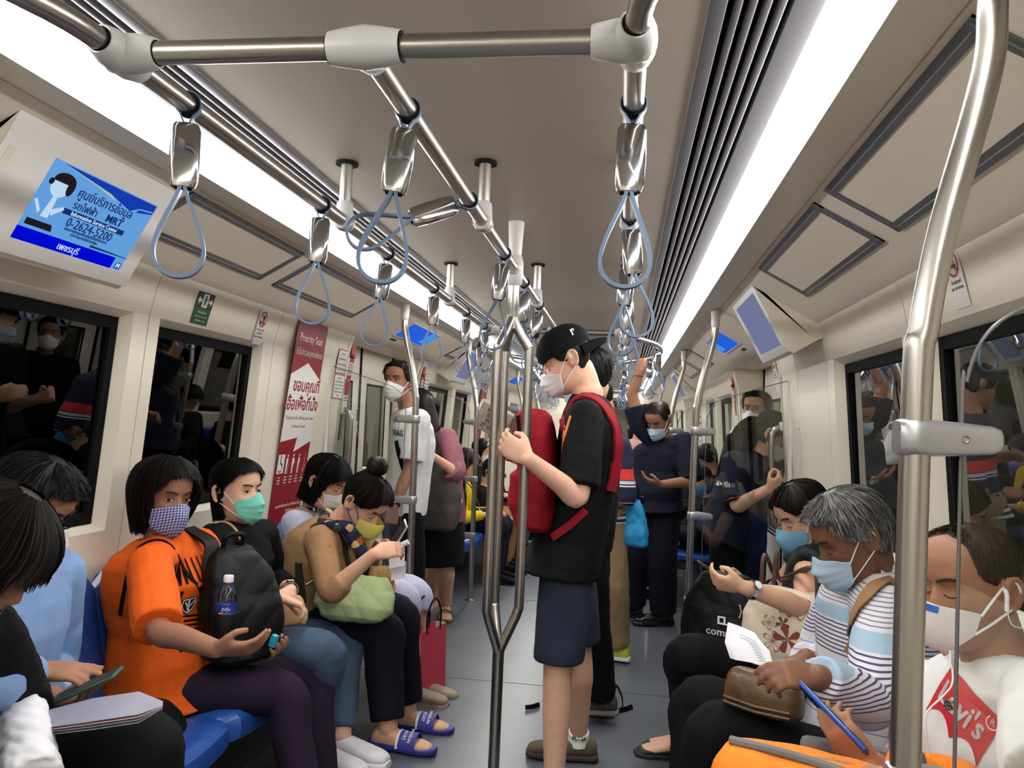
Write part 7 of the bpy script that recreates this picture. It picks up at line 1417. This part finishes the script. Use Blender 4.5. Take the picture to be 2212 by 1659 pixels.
# --- beige purse of the woman in black
c = at(606, 1322, y=2.84); R = basis(V(.75, -.5, .2)); t, o = soft('purse', c, R, .21, .05, .11, M_LTAN, 'beige leather purse under the crossed hands of the woman in black', 'purse', .001, 20, .005); b = MB(); b.box(c + R @ V(0, .03, .035), (.05, .006, .012), R, bev=.002); b.obj('clasp', M_CHROME, t)
strap_over('strap', o2_shirt, [o2.S[1] + V(-.06, .02, -.02), o2.S[1] + V(.0, .05, .05), o2.S[1] + V(.07, .06, .0), o2.N + V(.15, -.10, -.15), o2.N + V(.17, -.08, -.24)], .013, .004, M_LTAN, t, .005, lambda q: o2.N + V(-.02, 0, -.14))
# --- green bag, basket, phone and papers of the tan woman
F_GRN = mat('pale_green_nonwoven', srgb(176, 194, 142), .8, bump=.15, bscale=350); c = at(768, 1292, y=3.22); R = basis(V(.6, -.8, 0)); R = np.stack([nrm(V(.9, .25, -.10)), nrm(V(.25, -.9, .3)), nrm(V(.05, .3, 1))], 1)
t, o = soft('shopping_bag', c, R, .33, .13, .19, F_GRN, 'pale green fabric bag on the lap of the woman in tan', 'bag', .007, 24, prof=[(0, .55, .5, 0), (.06, .8, .9, 0), (.3, 1, 1.1, 0), (.6, .98, .9, 0), (.85, .85, .5, .0), (1, .7, .2, .0)]); b = MB(); b.strip(smoothpath([c + R @ V(-.10, .0, .09), c + R @ V(-.16, .03, .06), c + R @ V(-.21, .05, .02)], 5), R[:, 1], .05, .004); b.obj('bag_handle', F_GRN, t)
c2 = at(812, 1246, y=3.36); t = thing('woven_purse', 'small straw coloured woven purse behind the green bag', 'purse', c2); b = MB(); b.box(c2, (.16, .07, .09), basis(V(.5, -.85, 0)), bev=.02); b.obj('purse_body', mat('straw', srgb(188, 152, 96), .7, bump=.6, bscale=120, var=.3, vscale=80), t)
ph = at(858, 1160, y=3.26); phone(ph, (.45, -.1, .75), (-.75, -.5, .3), mat('silver_phone', srgb(200, 200, 205), .3, metal=.5), 'slim phone held up by the woman in tan')
pr = thing('paper_strip', 'curled white receipts hanging from the hand of the woman in tan', 'paper', at(860, 1205, y=3.24)); K = .0022; P = lambda a, b_: at(a, b_, y=3.22)
b = MB(); b.tube([P(842, 1190), P(882, 1170)], .012, 14); b.obj('rolled_sheet', M_PAPER, pr)
for i, (x, y, w, h) in enumerate(((838, 1192, 36, 34), (842, 1222, 34, 30))): sheet('folded_sheet', [P(x, y) + V(0, .01 * i, 0), P(x + w, y - 10) + V(0, .01 * i, 0)], [P(x + 6, y + h) + V(0, -.02, 0), P(x + w + 2, y + h - 6) + V(0, -.02, 0)], M_PAPER, pr, bulge=.004)
# --- white and pink shopping bag on the floor
c = V(-.555, 3.98, 0); t = thing('paper_bag', 'white paper shopping bag with a pink side on the floor', 'bag', c); M_PINK = mat('bag_pink', srgb(214, 60, 92), .35); W_, D_, H_ = .26, .09, .33; ux = nrm(V(-.30, -1, 0)); uy = nrm(V(1, -.30, 0))
A = [c + uy * a * D_ / 2 + ux * b_ * W_ / 2 for a, b_ in ((-1, -1), (1, -1), (1, 1), (-1, 1))]; T = [c + uy * a * D_ / 2 * .75 + ux * b_ * W_ / 2 + V(0, 0, H_) for a, b_ in ((-1, -1), (1, -1), (1, 1), (-1, 1))]
mids = [(A[1] + A[2]) / 2, (T[1] + T[2]) / 2]
for i, mm, nm in ((0, M_PAPER, 'bag_panel'), (1, M_PINK, 'pink_panel'), (2, M_PAPER, 'bag_panel'), (3, M_PINK, 'pink_panel')):
    j = (i + 1) % 4; n_o = nrm(np.cross(A[j] - A[i], V(0, 0, 1))) * .0012; b = MB(); m0, m1 = (A[i] + A[j]) / 2 - n_o * (8 if i in (0, 2) else 0), (T[i] + T[j]) / 2 - n_o * (14 if i in (0, 2) else 0)
    vs = [A[i], m0, A[j], T[j], m1, T[i]]; b.add(vs + [v + n_o for v in vs], [(0, 1, 4, 5), (1, 2, 3, 4), (11, 10, 7, 6), (10, 9, 8, 7), (0, 6, 7, 1), (1, 7, 8, 2), (2, 8, 9, 3), (3, 9, 10, 4), (4, 10, 11, 5), (5, 11, 6, 0)]); b.obj(nm, mm, t, smooth=False)
b = MB(); b.prism([p + V(0, 0, .002) for p in A], (0, 0, .003)); b.obj('bag_base', M_PAPER, t, smooth=False)
for i in (1, 3):
    a, q = T[i], T[(i + 1) % 4]; b = MB(); p0, p1 = a + (q - a) * .25, a + (q - a) * .75; b.tube(smoothpath([p0 + V(0, 0, -.02), p0 + V(0, 0, .08), (p0 + p1) / 2 + V(0, 0, .15), p1 + V(0, 0, .08), p1 + V(0, 0, -.02)], 6), .0045, 8); b.obj('bag_handle', M_DARK, t)
# --- phone and papers of the man at the left
phone(at(186, 1482, y=1.66), at(252, 1450, y=1.68) - at(112, 1512, y=1.64), (-.3, -.1, .9), mat('green_case', srgb(48, 84, 66), .5), 'phone in a dark green case held by the man in pale blue')
t = thing('document_pouch', 'clear grey plastic folder of papers on the lap of the man with the phone', 'folder', at(210, 1540, y=1.68)); F_FOLD = mat('grey_folder', srgb(150, 148, 164), .35, spec=.5)
for i in range(4):
    y0 = 1.60; sheet('page' if i else 'pouch', [at(70, 1560 - 6 * i, y=1.58 + .0), at(200, 1532 - 8 * i, y=1.58), at(300, 1502 - 3 * i, y=1.58), at(352, 1520 - 2 * i, y=1.58)], [at(70, 1590 - 5 * i, y=1.50), at(200, 1575 - 6 * i, y=1.48), at(300, 1560 - 6 * i, y=1.50), at(346, 1532 - 2 * i, y=1.52)], F_FOLD if i != 2 else mat('pink_page', srgb(216, 180, 182), .8), t, .0012, .006)
# --- the book
bc = at(1066, 906, y=3.02); nn = nrm(V(-.30, -.92, .05)); u = nrm(at(1122, 938, y=3.0) - at(1030, 890, y=3.04)); u = nrm(u); w_ = nrm(np.cross(nn, u)); w_ = w_ if w_[2] > 0 else -w_; nn = nrm(np.cross(u, w_)); nn = nn if np.dot(nn, CAM - bc) > 0 else -nn
t = thing('book', 'grey paperback book held open by the man in the cap', 'book', bc); Rb = np.stack([u, w_, nn], 1); M_BOOK = mat('book_grey', srgb(128, 118, 104), .7, bump=.1, bscale=300, var=.2, vscale=60)
P = lambda a, b_, k: bc + Rb @ V(a, b_, k)
b = MB(); b.box(P(0, 0, 0), (.140, .115, .0018), Rb, bev=.0006); b.obj('cover', M_BOOK, t); R2 = np.stack([nrm(u * .80 - nn * .55), w_, nrm(nn * .80 + u * .55)], 1); b = MB(); b.box(P(.07, 0, 0) + R2 @ V(.055, 0, 0), (.11, .115, .0018), R2, bev=.0006); b.obj('cover', M_BOOK, t); b = MB(); b.box(P(0, 0, -.008), (.134, .108, .012), Rb, bev=.001); b.obj('page_block', M_PAPER, t); b = MB(); b.box(P(.0, -.058, -.006), (.138, .003, .012), Rb); b.obj('red_edge', M_REDB, t); b = MB(); b.box(P(0, .052, .0012), (.138, .012, .001), Rb); b.obj('pale_band', mat('book_pale', srgb(190, 184, 176), .6), t)
for i, q in enumerate(('REALITY', 'IS NOT', 'WHAT', 'IT SEEMS')): text(q, .0215, P(.002, .026 - .021 * i, .0013), u, w_, M_BLACKP, 'lettering', t, bold=True)
# --- red backpack worn on the chest
c = at(1166, 1012, y=3.02); R = np.stack([nrm(V(.12, 1, 0)), nrm(V(-1, .12, .02)), nrm(V(-.14, 0, 1))], 1)
t, o = soft('backpack', c, R, .29, .15, .46, M_REDN, 'red backpack worn on the chest of the man in the cap', 'backpack', .0045, 20, prof=[(0, .75, .7, .02), (.04, .95, 1.0, .03), (.2, 1, 1.25, .03), (.45, 1, 1.15, .02), (.5, .99, .95, .0), (.8, .97, .9, 0), (.95, .9, .75, 0), (1, .7, .4, 0)])
b = MB(); c0 = c + R @ V(-.10, .06, -.10); b.tube(smoothpath([c + R @ V(-.149, -.02, .02), c + R @ V(-.145, .05, .03), c + R @ V(-.10, .10, .03), c + R @ V(.05, .11, .03)], 5), .005, 6); b.obj('pocket_seam', M_REDN, t); b = MB(); b.strip([c + R @ V(-.146, .03, z) for z in (.20, .12, .05)], R[:, 1], .014, .004); b.obj('zip', M_DARK, t); b = MB(); b.box(c + R @ V(-.150, .032, .115), (.004, .012, .03), R, bev=.001); b.obj('zip_pull', M_REDB, t)
text('ALPINE', .036, c + R @ V(-.1475, -.03, .06), R[:, 2], -R[:, 1] * 1.0 if False else R[:, 1], mat('dark_red_print', srgb(96, 14, 24), .7), 'lettering', t, bold=True) if False else None
strap_over('shoulder_strap', r1_shirt, [c + R @ V(-.10, -.05, .21), r1.S[-1] + V(-.13, -.02, .03), r1.S[-1] + V(-.04, .05, .09), r1.S[-1] + V(.06, .05, .07), r1.S[-1] + V(.125, .03, -.04), r1.S[-1] + V(.14, .03, -.16), r1.S[-1] + V(.12, .02, -.30)], .052, .010, M_REDN, t, .008, lambda q: r1.N + V(.0, -.02, -.17), 40)
strap_over('lower_strap', r1_shirt, [r1.S[-1] + V(.02, -.04, -.34), r1.S[-1] + V(-.04, -.05, -.40), r1.S[-1] + V(-.12, -.05, -.47)], .028, .005, M_REDN, t, .006, lambda q: r1.N + V(.0, .0, -.38))
# --- blue bag on the tattooed man's wrist
c = at(1364, 1128, y=4.62); R = basis(V(-.4, -.9, 0)); M_CYANB = mat('cyan_nylon', srgb(28, 142, 196), .6, bump=.1, bscale=200)
t, o = soft('drawstring_bag', c + V(0, 0, -.0), R, .205, .09, .27, M_CYANB, 'bright blue bag hanging beside the man with the raised arm', 'bag', .006, 26, prof=[(0, .85, .5, 0), (.05, 1, .9, 0), (.25, 1.0, 1.1, 0), (.6, .86, .9, 0), (.85, .62, .6, 0), (1, .45, .35, 0)]); top_ = c + V(0, 0, .13); b = MB(); b.strip(smoothpath([top_ + R @ V(-.04, 0, -.01), top_ + R @ V(-.03, .0, .08), at(1362, 1040, y=4.60), top_ + R @ V(.03, 0, .08), top_ + R @ V(.03, 0, -.01)], 6), R[:, 1], .025, .005); b.obj('bag_handle', M_NYL, t); b = MB(); b.box(top_ + R @ V(-.04, -.03, -.0), (.05, .02, .045), R, bev=.01); b.obj('dark_lining', M_NYL, t)
# --- grey tote and black backpack of the woman in mauve
c = at(948, 1070, y=5.14); R = basis(V(-.15, -1, 0)); F_GT = mat('grey_canvas', srgb(74, 70, 68), .85, bump=.2, bscale=300, var=.12, vscale=8)
t, o = soft('tote_bag', c, R, .34, .09, .46, F_GT, 'large grey canvas tote bag hanging from the arm of the woman in mauve', 'bag', .006, 16, .007, prof=[(0, .55, .4, 0), (.04, .72, .8, 0), (.3, .95, 1.1, 0), (.55, .95, 1.0, 0), (.8, .62, .7, 0), (.97, .34, .4, 0), (1, .28, .25, 0)])
for k in (-.04, .05): b = MB(); b.strip(smoothpath([c + R @ V(.10 * (1 if k > 0 else -1), k, .10), c + R @ V(.03 * (1 if k > 0 else -1), k, .24), at(935, 985, y=5.20) + V(0, 0, -.02)], 6), R[:, 1], .035, .004); b.obj('bag_handle', F_GT, t)
c = at(978, 1070, y=5.42); t, o = soft('backpack', c, basis(V(.7, -.55, 0)), .20, .12, .36, M_NYL, 'black backpack on the back of the woman in mauve', 'backpack', .005, 22, .008)
sdm = 1 if r7.R[0] > 0 else -1
strap_over('shoulder_strap', r7_shirt, [r7.S[sdm] + V(-.02, -.10, -.22), r7.S[sdm] + V(-.06, -.09, -.08), r7.S[sdm] + V(-.09, -.06, .05), r7.S[sdm] + V(-.06, .04, .10)], .055, .010, M_NYL, t, .008, lambda q: r7.N + V(.0, .02, -.16)); b = MB(); b.tube(smoothpath([c + V(.05, -.10, .02), c + V(.09, -.12, -.02), c + V(.06, -.12, -.06), c + V(.02, -.11, -.03)], 6), .005, 6); b.obj('white_cord', M_WHITE, t)
# --- small bag of the yellow jacket woman, phone of the masked one
c = o7.H + V(.30, -.12, .06); t, o = soft('handbag', c, basis(V(.3, -1, 0)), .26, .12, .18, M_NYL, 'black handbag on the lap of the yellow jacket woman', 'bag', .005, 24, .010); b = MB(); b.strip(smoothpath([c + V(-.05, -.02, .08), c + V(-.14, -.08, .28), o7.S[1] + V(.02, -.02, .05)], 6), (0, 1, 0), .03, .004); b.obj('strap', M_NYL, t); b = MB(); b.tube(smoothpath([c + V(-.06, -.08, .1), c + V(.0, -.1, .03), c + V(.08, -.1, .06), c + V(.13, -.1, -.02)], 6), .003, 6); b.obj('white_cable', M_WHITE, t)
phone(o8.hp((.04, .20, -.06)), (.2, .1, 1), (-.9, .2, .1), M_BLACKP, 'phone held near her face by the masked woman far left')
# --- right side: compact bag with lettering
c = at(1566, 1330, y=3.10); R = basis(V(-.50, -.86, 0)); t, o = soft('backpack', c, R, .32, .20, .32, M_NYL, 'black bag with white lettering on the lap of the ponytail woman', 'bag', .006, 20, prof=[(0, .8, .75, 0), (.05, .97, 1, 0), (.3, 1, 1.1, 0), (.6, .95, .95, 0), (.85, .8, .65, 0), (1, .5, .3, 0)])
n_ = nrm((CAM - c) * V(1, 1, 0)); u = np.cross(V(0, 0, 1), n_); lc = at(1562, 1380, y=2.9); drape_text('compaq', .036, o, lc, n_, u, V(0, 0, 1), M_WHITE, t, bold=True, sx=1.1)
Q0 = lc + V(0, 0, .042); q = []
for a0, a1 in (((-.018, -.004), (-.010, .020)),): pass
decal(o, Q0, n_, u, V(0, 0, 1), [[(-.022, -.014), (.006, -.014), (.006, -.008), (-.022, -.008)], [(-.022, -.014), (-.015, -.014), (-.015, .014), (-.022, .014)], [(-.022, .008), (.006, .008), (.006, .014), (-.022, .014)], [(0, -.008), (.006, -.008), (.006, .008), (0, .008)], [(.002, -.014), (.016, -.014), (.018, -.009), (.002, -.009)]], M_WHITE, t, 'printed_mark', .004, .25)
for i in range(3): drape_text('}', .05, o, at(1600 + 14 * i, 1330 + 12 * i, y=2.9), n_, u, V(0, 0, 1), M_WHITE, t)
b = MB(); b.strip(smoothpath([c + R @ V(-.13, 0, .12), c + R @ V(-.17, -.02, .16), c + R @ V(-.19, -.02, .10)], 5), R[:, 1], .04, .006); b.obj('bag_strap', M_NYL, t)
phone(at(1546, 1240, y=3.05), (-.75, -.2, .5), (.5, .0, .8), mat('dark_phone', (.02, .012, .012), .3), 'dark phone in the hands of the ponytail woman')
# floral tote
F_CREAM = fabric('cream_canvas', (222, 208, 184)); c = at(1718, 1362, y=2.74); R = basis(V(-.55, -.83, 0)); t, o = soft('tote_bag', c, R, .36, .17, .26, F_CREAM, 'cream tote bag with brown flowers between the ponytail woman and the grey haired man', 'bag', .005, 18, prof=[(0, .75, .7, 0), (.05, .95, 1, 0), (.3, 1, 1.15, 0), (.65, .95, .95, 0), (.9, .8, .55, 0), (1, .65, .25, 0)])
M_FLW = mat('flower_brown', srgb(122, 64, 44), .8); n_ = nrm((CAM - c) * V(1, 1, .3)); u = nrm(np.cross(V(0, 0, 1), n_)); w_ = np.cross(n_, u)
for px, py, r, solid in ((1700, 1385, .045, 1), (1668, 1392, .034, 0), (1742, 1325, .036, 0), (1700, 1318, .030, 0), (1690, 1352, .022, 1), (1768, 1372, .03, 0), (1660, 1352, .024, 0)):
    fc = at(px, py, y=2.62); pol = []
    for k in range(5):
        a = k * 1.2566 + r * 40; tip = lambda d, rr: (math.cos(a + d) * rr, math.sin(a + d) * rr); pet = [(0, 0), tip(-.38, r * .55), tip(-.26, r * .92), tip(0, r), tip(.26, r * .92), tip(.38, r * .55)]
        if solid: pol.append(pet)
        else:
            for i in range(6): x0, x1 = pet[i], pet[(i + 1) % 6]; m0 = (np.array(x0) * .8 + np.array(tip(0, r * .5)) * .2); m1 = (np.array(x1) * .8 + np.array(tip(0, r * .5)) * .2); pol.append([x0, x1, tuple(m1), tuple(m0)])
    decal(o, fc, n_, u, w_, pol, M_FLW, t, 'flower_print', .003, .25)
for k in (-.05, .05): b = MB(); b.tube(smoothpath([c + R @ V(-.09, k, .10), c + R @ V(-.07, k + .0, .22), g2.S[-1] + V(-.10, -.03 + k * .4, -.06), c + R @ V(.09, k, .24), c + R @ V(.10, k, .10)], 6), .007, 8); b.obj('bag_handle', mat('brown_cord', srgb(84, 62, 54), .6), t)
# papers and pen of the grey haired man
t = thing('paper_sheets', 'sheaf of white printed papers in the hands of the grey haired man', 'paper', at(1625, 1400, y=2.1))
for i in range(4):
    d = V(.0, .012 * i, -.002 * i); sheet('page', [at(1592 - 5 * i, 1352 - 4 * i + 6, y=2.16) + d, at(1582 - 4 * i, 1390, y=2.10) + d, at(1588 - 2 * i, 1425, y=2.06) + d], [at(1636, 1378 - 3 * i, y=2.04) + d, at(1662, 1405, y=1.99) + d, at(1672 - 3 * i, 1446, y=1.96) + d], M_PAPER, t, .0006, .008)
P0 = at(1628, 1403, y=2.055)
for i in range(9):
    f = (i + 1) / 10; a = at(1592 + 2 * f, 1360 + 62 * f, y=2.13 - .05 * f); q = at(1638 + 26 * f, 1385 + 50 * f, y=2.01 - .04 * f); n_ = nrm(CAM - a) * .012; b = MB(); b.strip([a + (q - a) * .12 + n_, a + (q - a) * .5 + n_ * 1.0, a + (q - a) * .88 + n_], V(0, 0, 1), .0011, .0004); b.obj('printed_line', mat('print_grey', srgb(150, 150, 160), .8), t)
t = thing('pen', 'thin brown pen in the hand of the grey haired man', 'pen', at(1690, 1450, y=2.0)); b = MB(); b.tube([at(1672, 1468, y=1.99), at(1712, 1440, y=2.02)], [.0028, .0042], 10); b.obj('barrel', mat('pen_brown', srgb(120, 84, 70), .4), t)
c = at(1650, 1496, y=2.20); R = basis(V(-.55, -.83, .1)); t, o = soft('shoulder_bag', c, R, .21, .09, .105, M_BRN, 'brown leather shoulder bag on the lap of the grey haired man', 'bag', .003, 20)
for z in (-.024, -.037): b = MB(); b.tube([c + R @ V(-.09, .046, z), c + R @ V(0, .053, z - .004), c + R @ V(.09, .046, z)], .004, 6); b.obj('gusset_seam', M_BRN, t)
M_STRP = mat('strap_brown', srgb(146, 106, 70), .6); strap_over('shoulder_strap', g1_shirt, [at(1935, 1238, y=2.16), at(1880, 1290, y=2.10), at(1830, 1345, y=2.02), at(1780, 1405, y=1.98), at(1752, 1440, y=1.98)], .036, .004, M_STRP, t, .010, lambda q: g1.N + V(.02, .06, -.2)); 
for i, dx in enumerate((0, .012, -.01, .02)): b = MB(); a = at(1745, 1440, y=2.0) + V(dx, -.004 * i, -.01 * i); b.box(a, (.012, .005, .034), basis(V(.3 * i, -1, .2)), bev=.002); b.obj('brass_fitting', mat('brass', (.45, .30, .10), .3, metal=1), t)
# seated man in white: phone, earphones, bags
phone(at(1803, 1556, y=1.535), nrm(at(1748, 1500, y=1.57) - at(1862, 1618, y=1.49)), nrm(V(.80, .05, .62)), mat('blue_phone', srgb(38, 84, 168), .25, metal=.4), 'blue phone held in the right hand of the man in the printed tee', .074, .158)
t = thing('earphones', 'white wired earphones of the man in the printed tee', 'earphones', g3.hp((.08, -.01, -.01))); pts = [g3.hp((-.086, .004, .004)), g3.hp((-.087, .008, -.032))]; b = MB(); b.tube([g3.hp((-.083, .004, .008)), g3.hp((-.088, .006, .0)), g3.hp((-.087, .010, -.028))], .0042, 10, round_ends=True); b.obj('earbud', M_WHITE, t)
b = MB(); b.tube(smoothpath([g3.hp((-.087, .010, -.028)), g3.hp((-.088, .0, -.06)), g3.hp((-.09, -.05, -.075)), g3.hp((-.085, -.10, -.08))], 6), .0013, 6); b.obj('cable', M_WHITE, t); b = MB(); b.tube(smoothpath([at(2052, 1405, y=1.46), at(2058, 1470, y=1.44), at(2040, 1500, y=1.43), at(2005, 1535, y=1.42), at(2000, 1570, y=1.42), at(2008, 1645, y=1.42)], 6), .0015, 6); b.obj('cable', M_WHITE, t); b = MB(); b.box(at(2061, 1425, y=1.45), (.008, .006, .032), None, bev=.002); b.obj('inline_remote', mat('remote_grey', srgb(170, 176, 190), .4), t)
t = thing('brooch', 'small silver flower brooch on the red shirt print', 'brooch', at(2054, 1522, y=1.40)); c_, nn_ = surf(g3_shirt, at(2054, 1522, y=1.0), nrm(at(2054, 1522, y=1.5) - at(2054, 1522, y=1.0)))
if c_ is not None:
    for k in range(7): a = k * .9; b = MB(); b.lathe(c_ + nn_ * .005 + (V(0, 0, 1) * math.sin(a) + nrm(np.cross(V(0, 0, 1), nn_)) * math.cos(a)) * .0075 * (k > 0), nn_, [(.001, -.002), (.0042, -.001), (.0038, .002), (.001, .0035)], 8); b.obj('petal', M_CHROME, t)
M_ORB = fabric('orange_nylon', (236, 128, 34), .65); M_GRYN = fabric('grey_nylon', (110, 108, 108), .7); c = at(1738, 1738, y=1.40); R = basis(V(-.35, -.9, .15)); t, o = soft('backpack', c, R, .31, .22, .16, M_ORB, 'bright orange backpack with grey trim on the knees of the man in white', 'backpack', .004, 18, prof=[(0, .8, .8, 0), (.1, .97, 1, 0), (.5, 1, 1, 0), (.8, .96, .9, 0), (.95, .85, .7, 0), (1, .6, .4, 0)]); b = MB(); b.tube(smoothpath([c + R @ V(-.168, .07, -.05), c + R @ V(-.162, .075, .03), c + R @ V(-.12, .07, .07), c + R @ V(0, .06, .083), c + R @ V(.12, .03, .08)], 6), .008, 8); b.obj('grey_piping', M_GRYN, t)
b = MB(); b.box(at(1828, 1622, y=1.56), (.16, .05, .03), basis(V(-.2, -1, .2)), bev=.012); b.obj('grey_strap', M_GRYN, t)
c = at(2012, 1690, y=1.42); t, o = soft('waist_bag', c, basis(V(-.4, -.9, .1)), .15, .08, .09, M_ORB, 'orange pouch with a grey end in front of the man in white', 'bag', .003, 24); b = MB(); b.box(at(1966, 1648, y=1.40), (.045, .045, .05), basis(V(-.5, -.9, .3)), bev=.015); b.obj('grey_end', M_GRYN, t)
# --- straps trailing on the floor behind the reader's shoes
for (pts, lab) in (([(1135, 1528), (1150, 1526), (1165, 1521)], 'flat black strap end lying on the floor left of the reader'), ([(1318, 1495), (1330, 1480), (1342, 1500), (1345, 1525), (1335, 1535), (1322, 1525)], 'looped black strap on the floor right of the reader')):
    Q = [at(a, q, y=3.80) if len(pts) > 3 else at(a, q, z=.012) for a, q in pts]; Q = [V(q[0], q[1], max(q[2], .012)) for q in Q]; t = thing('loose_strap', lab, 'strap', Q[0]); b = MB(); b.strip(smoothpath(Q, 5), (0, .5, 1) if len(pts) <= 3 else (0, 1, .2), .022, .005); b.obj('webbing', M_NYL, t)
    if len(pts) > 3: b = MB(); b.strip([at(1335, 1535, z=.012), at(1348, 1532, z=.012), at(1366, 1526, z=.012)], (0, .5, 1), .022, .005); b.obj('strap_tail', M_NYL, t)
bpy.data.scenes.remove(TMP)
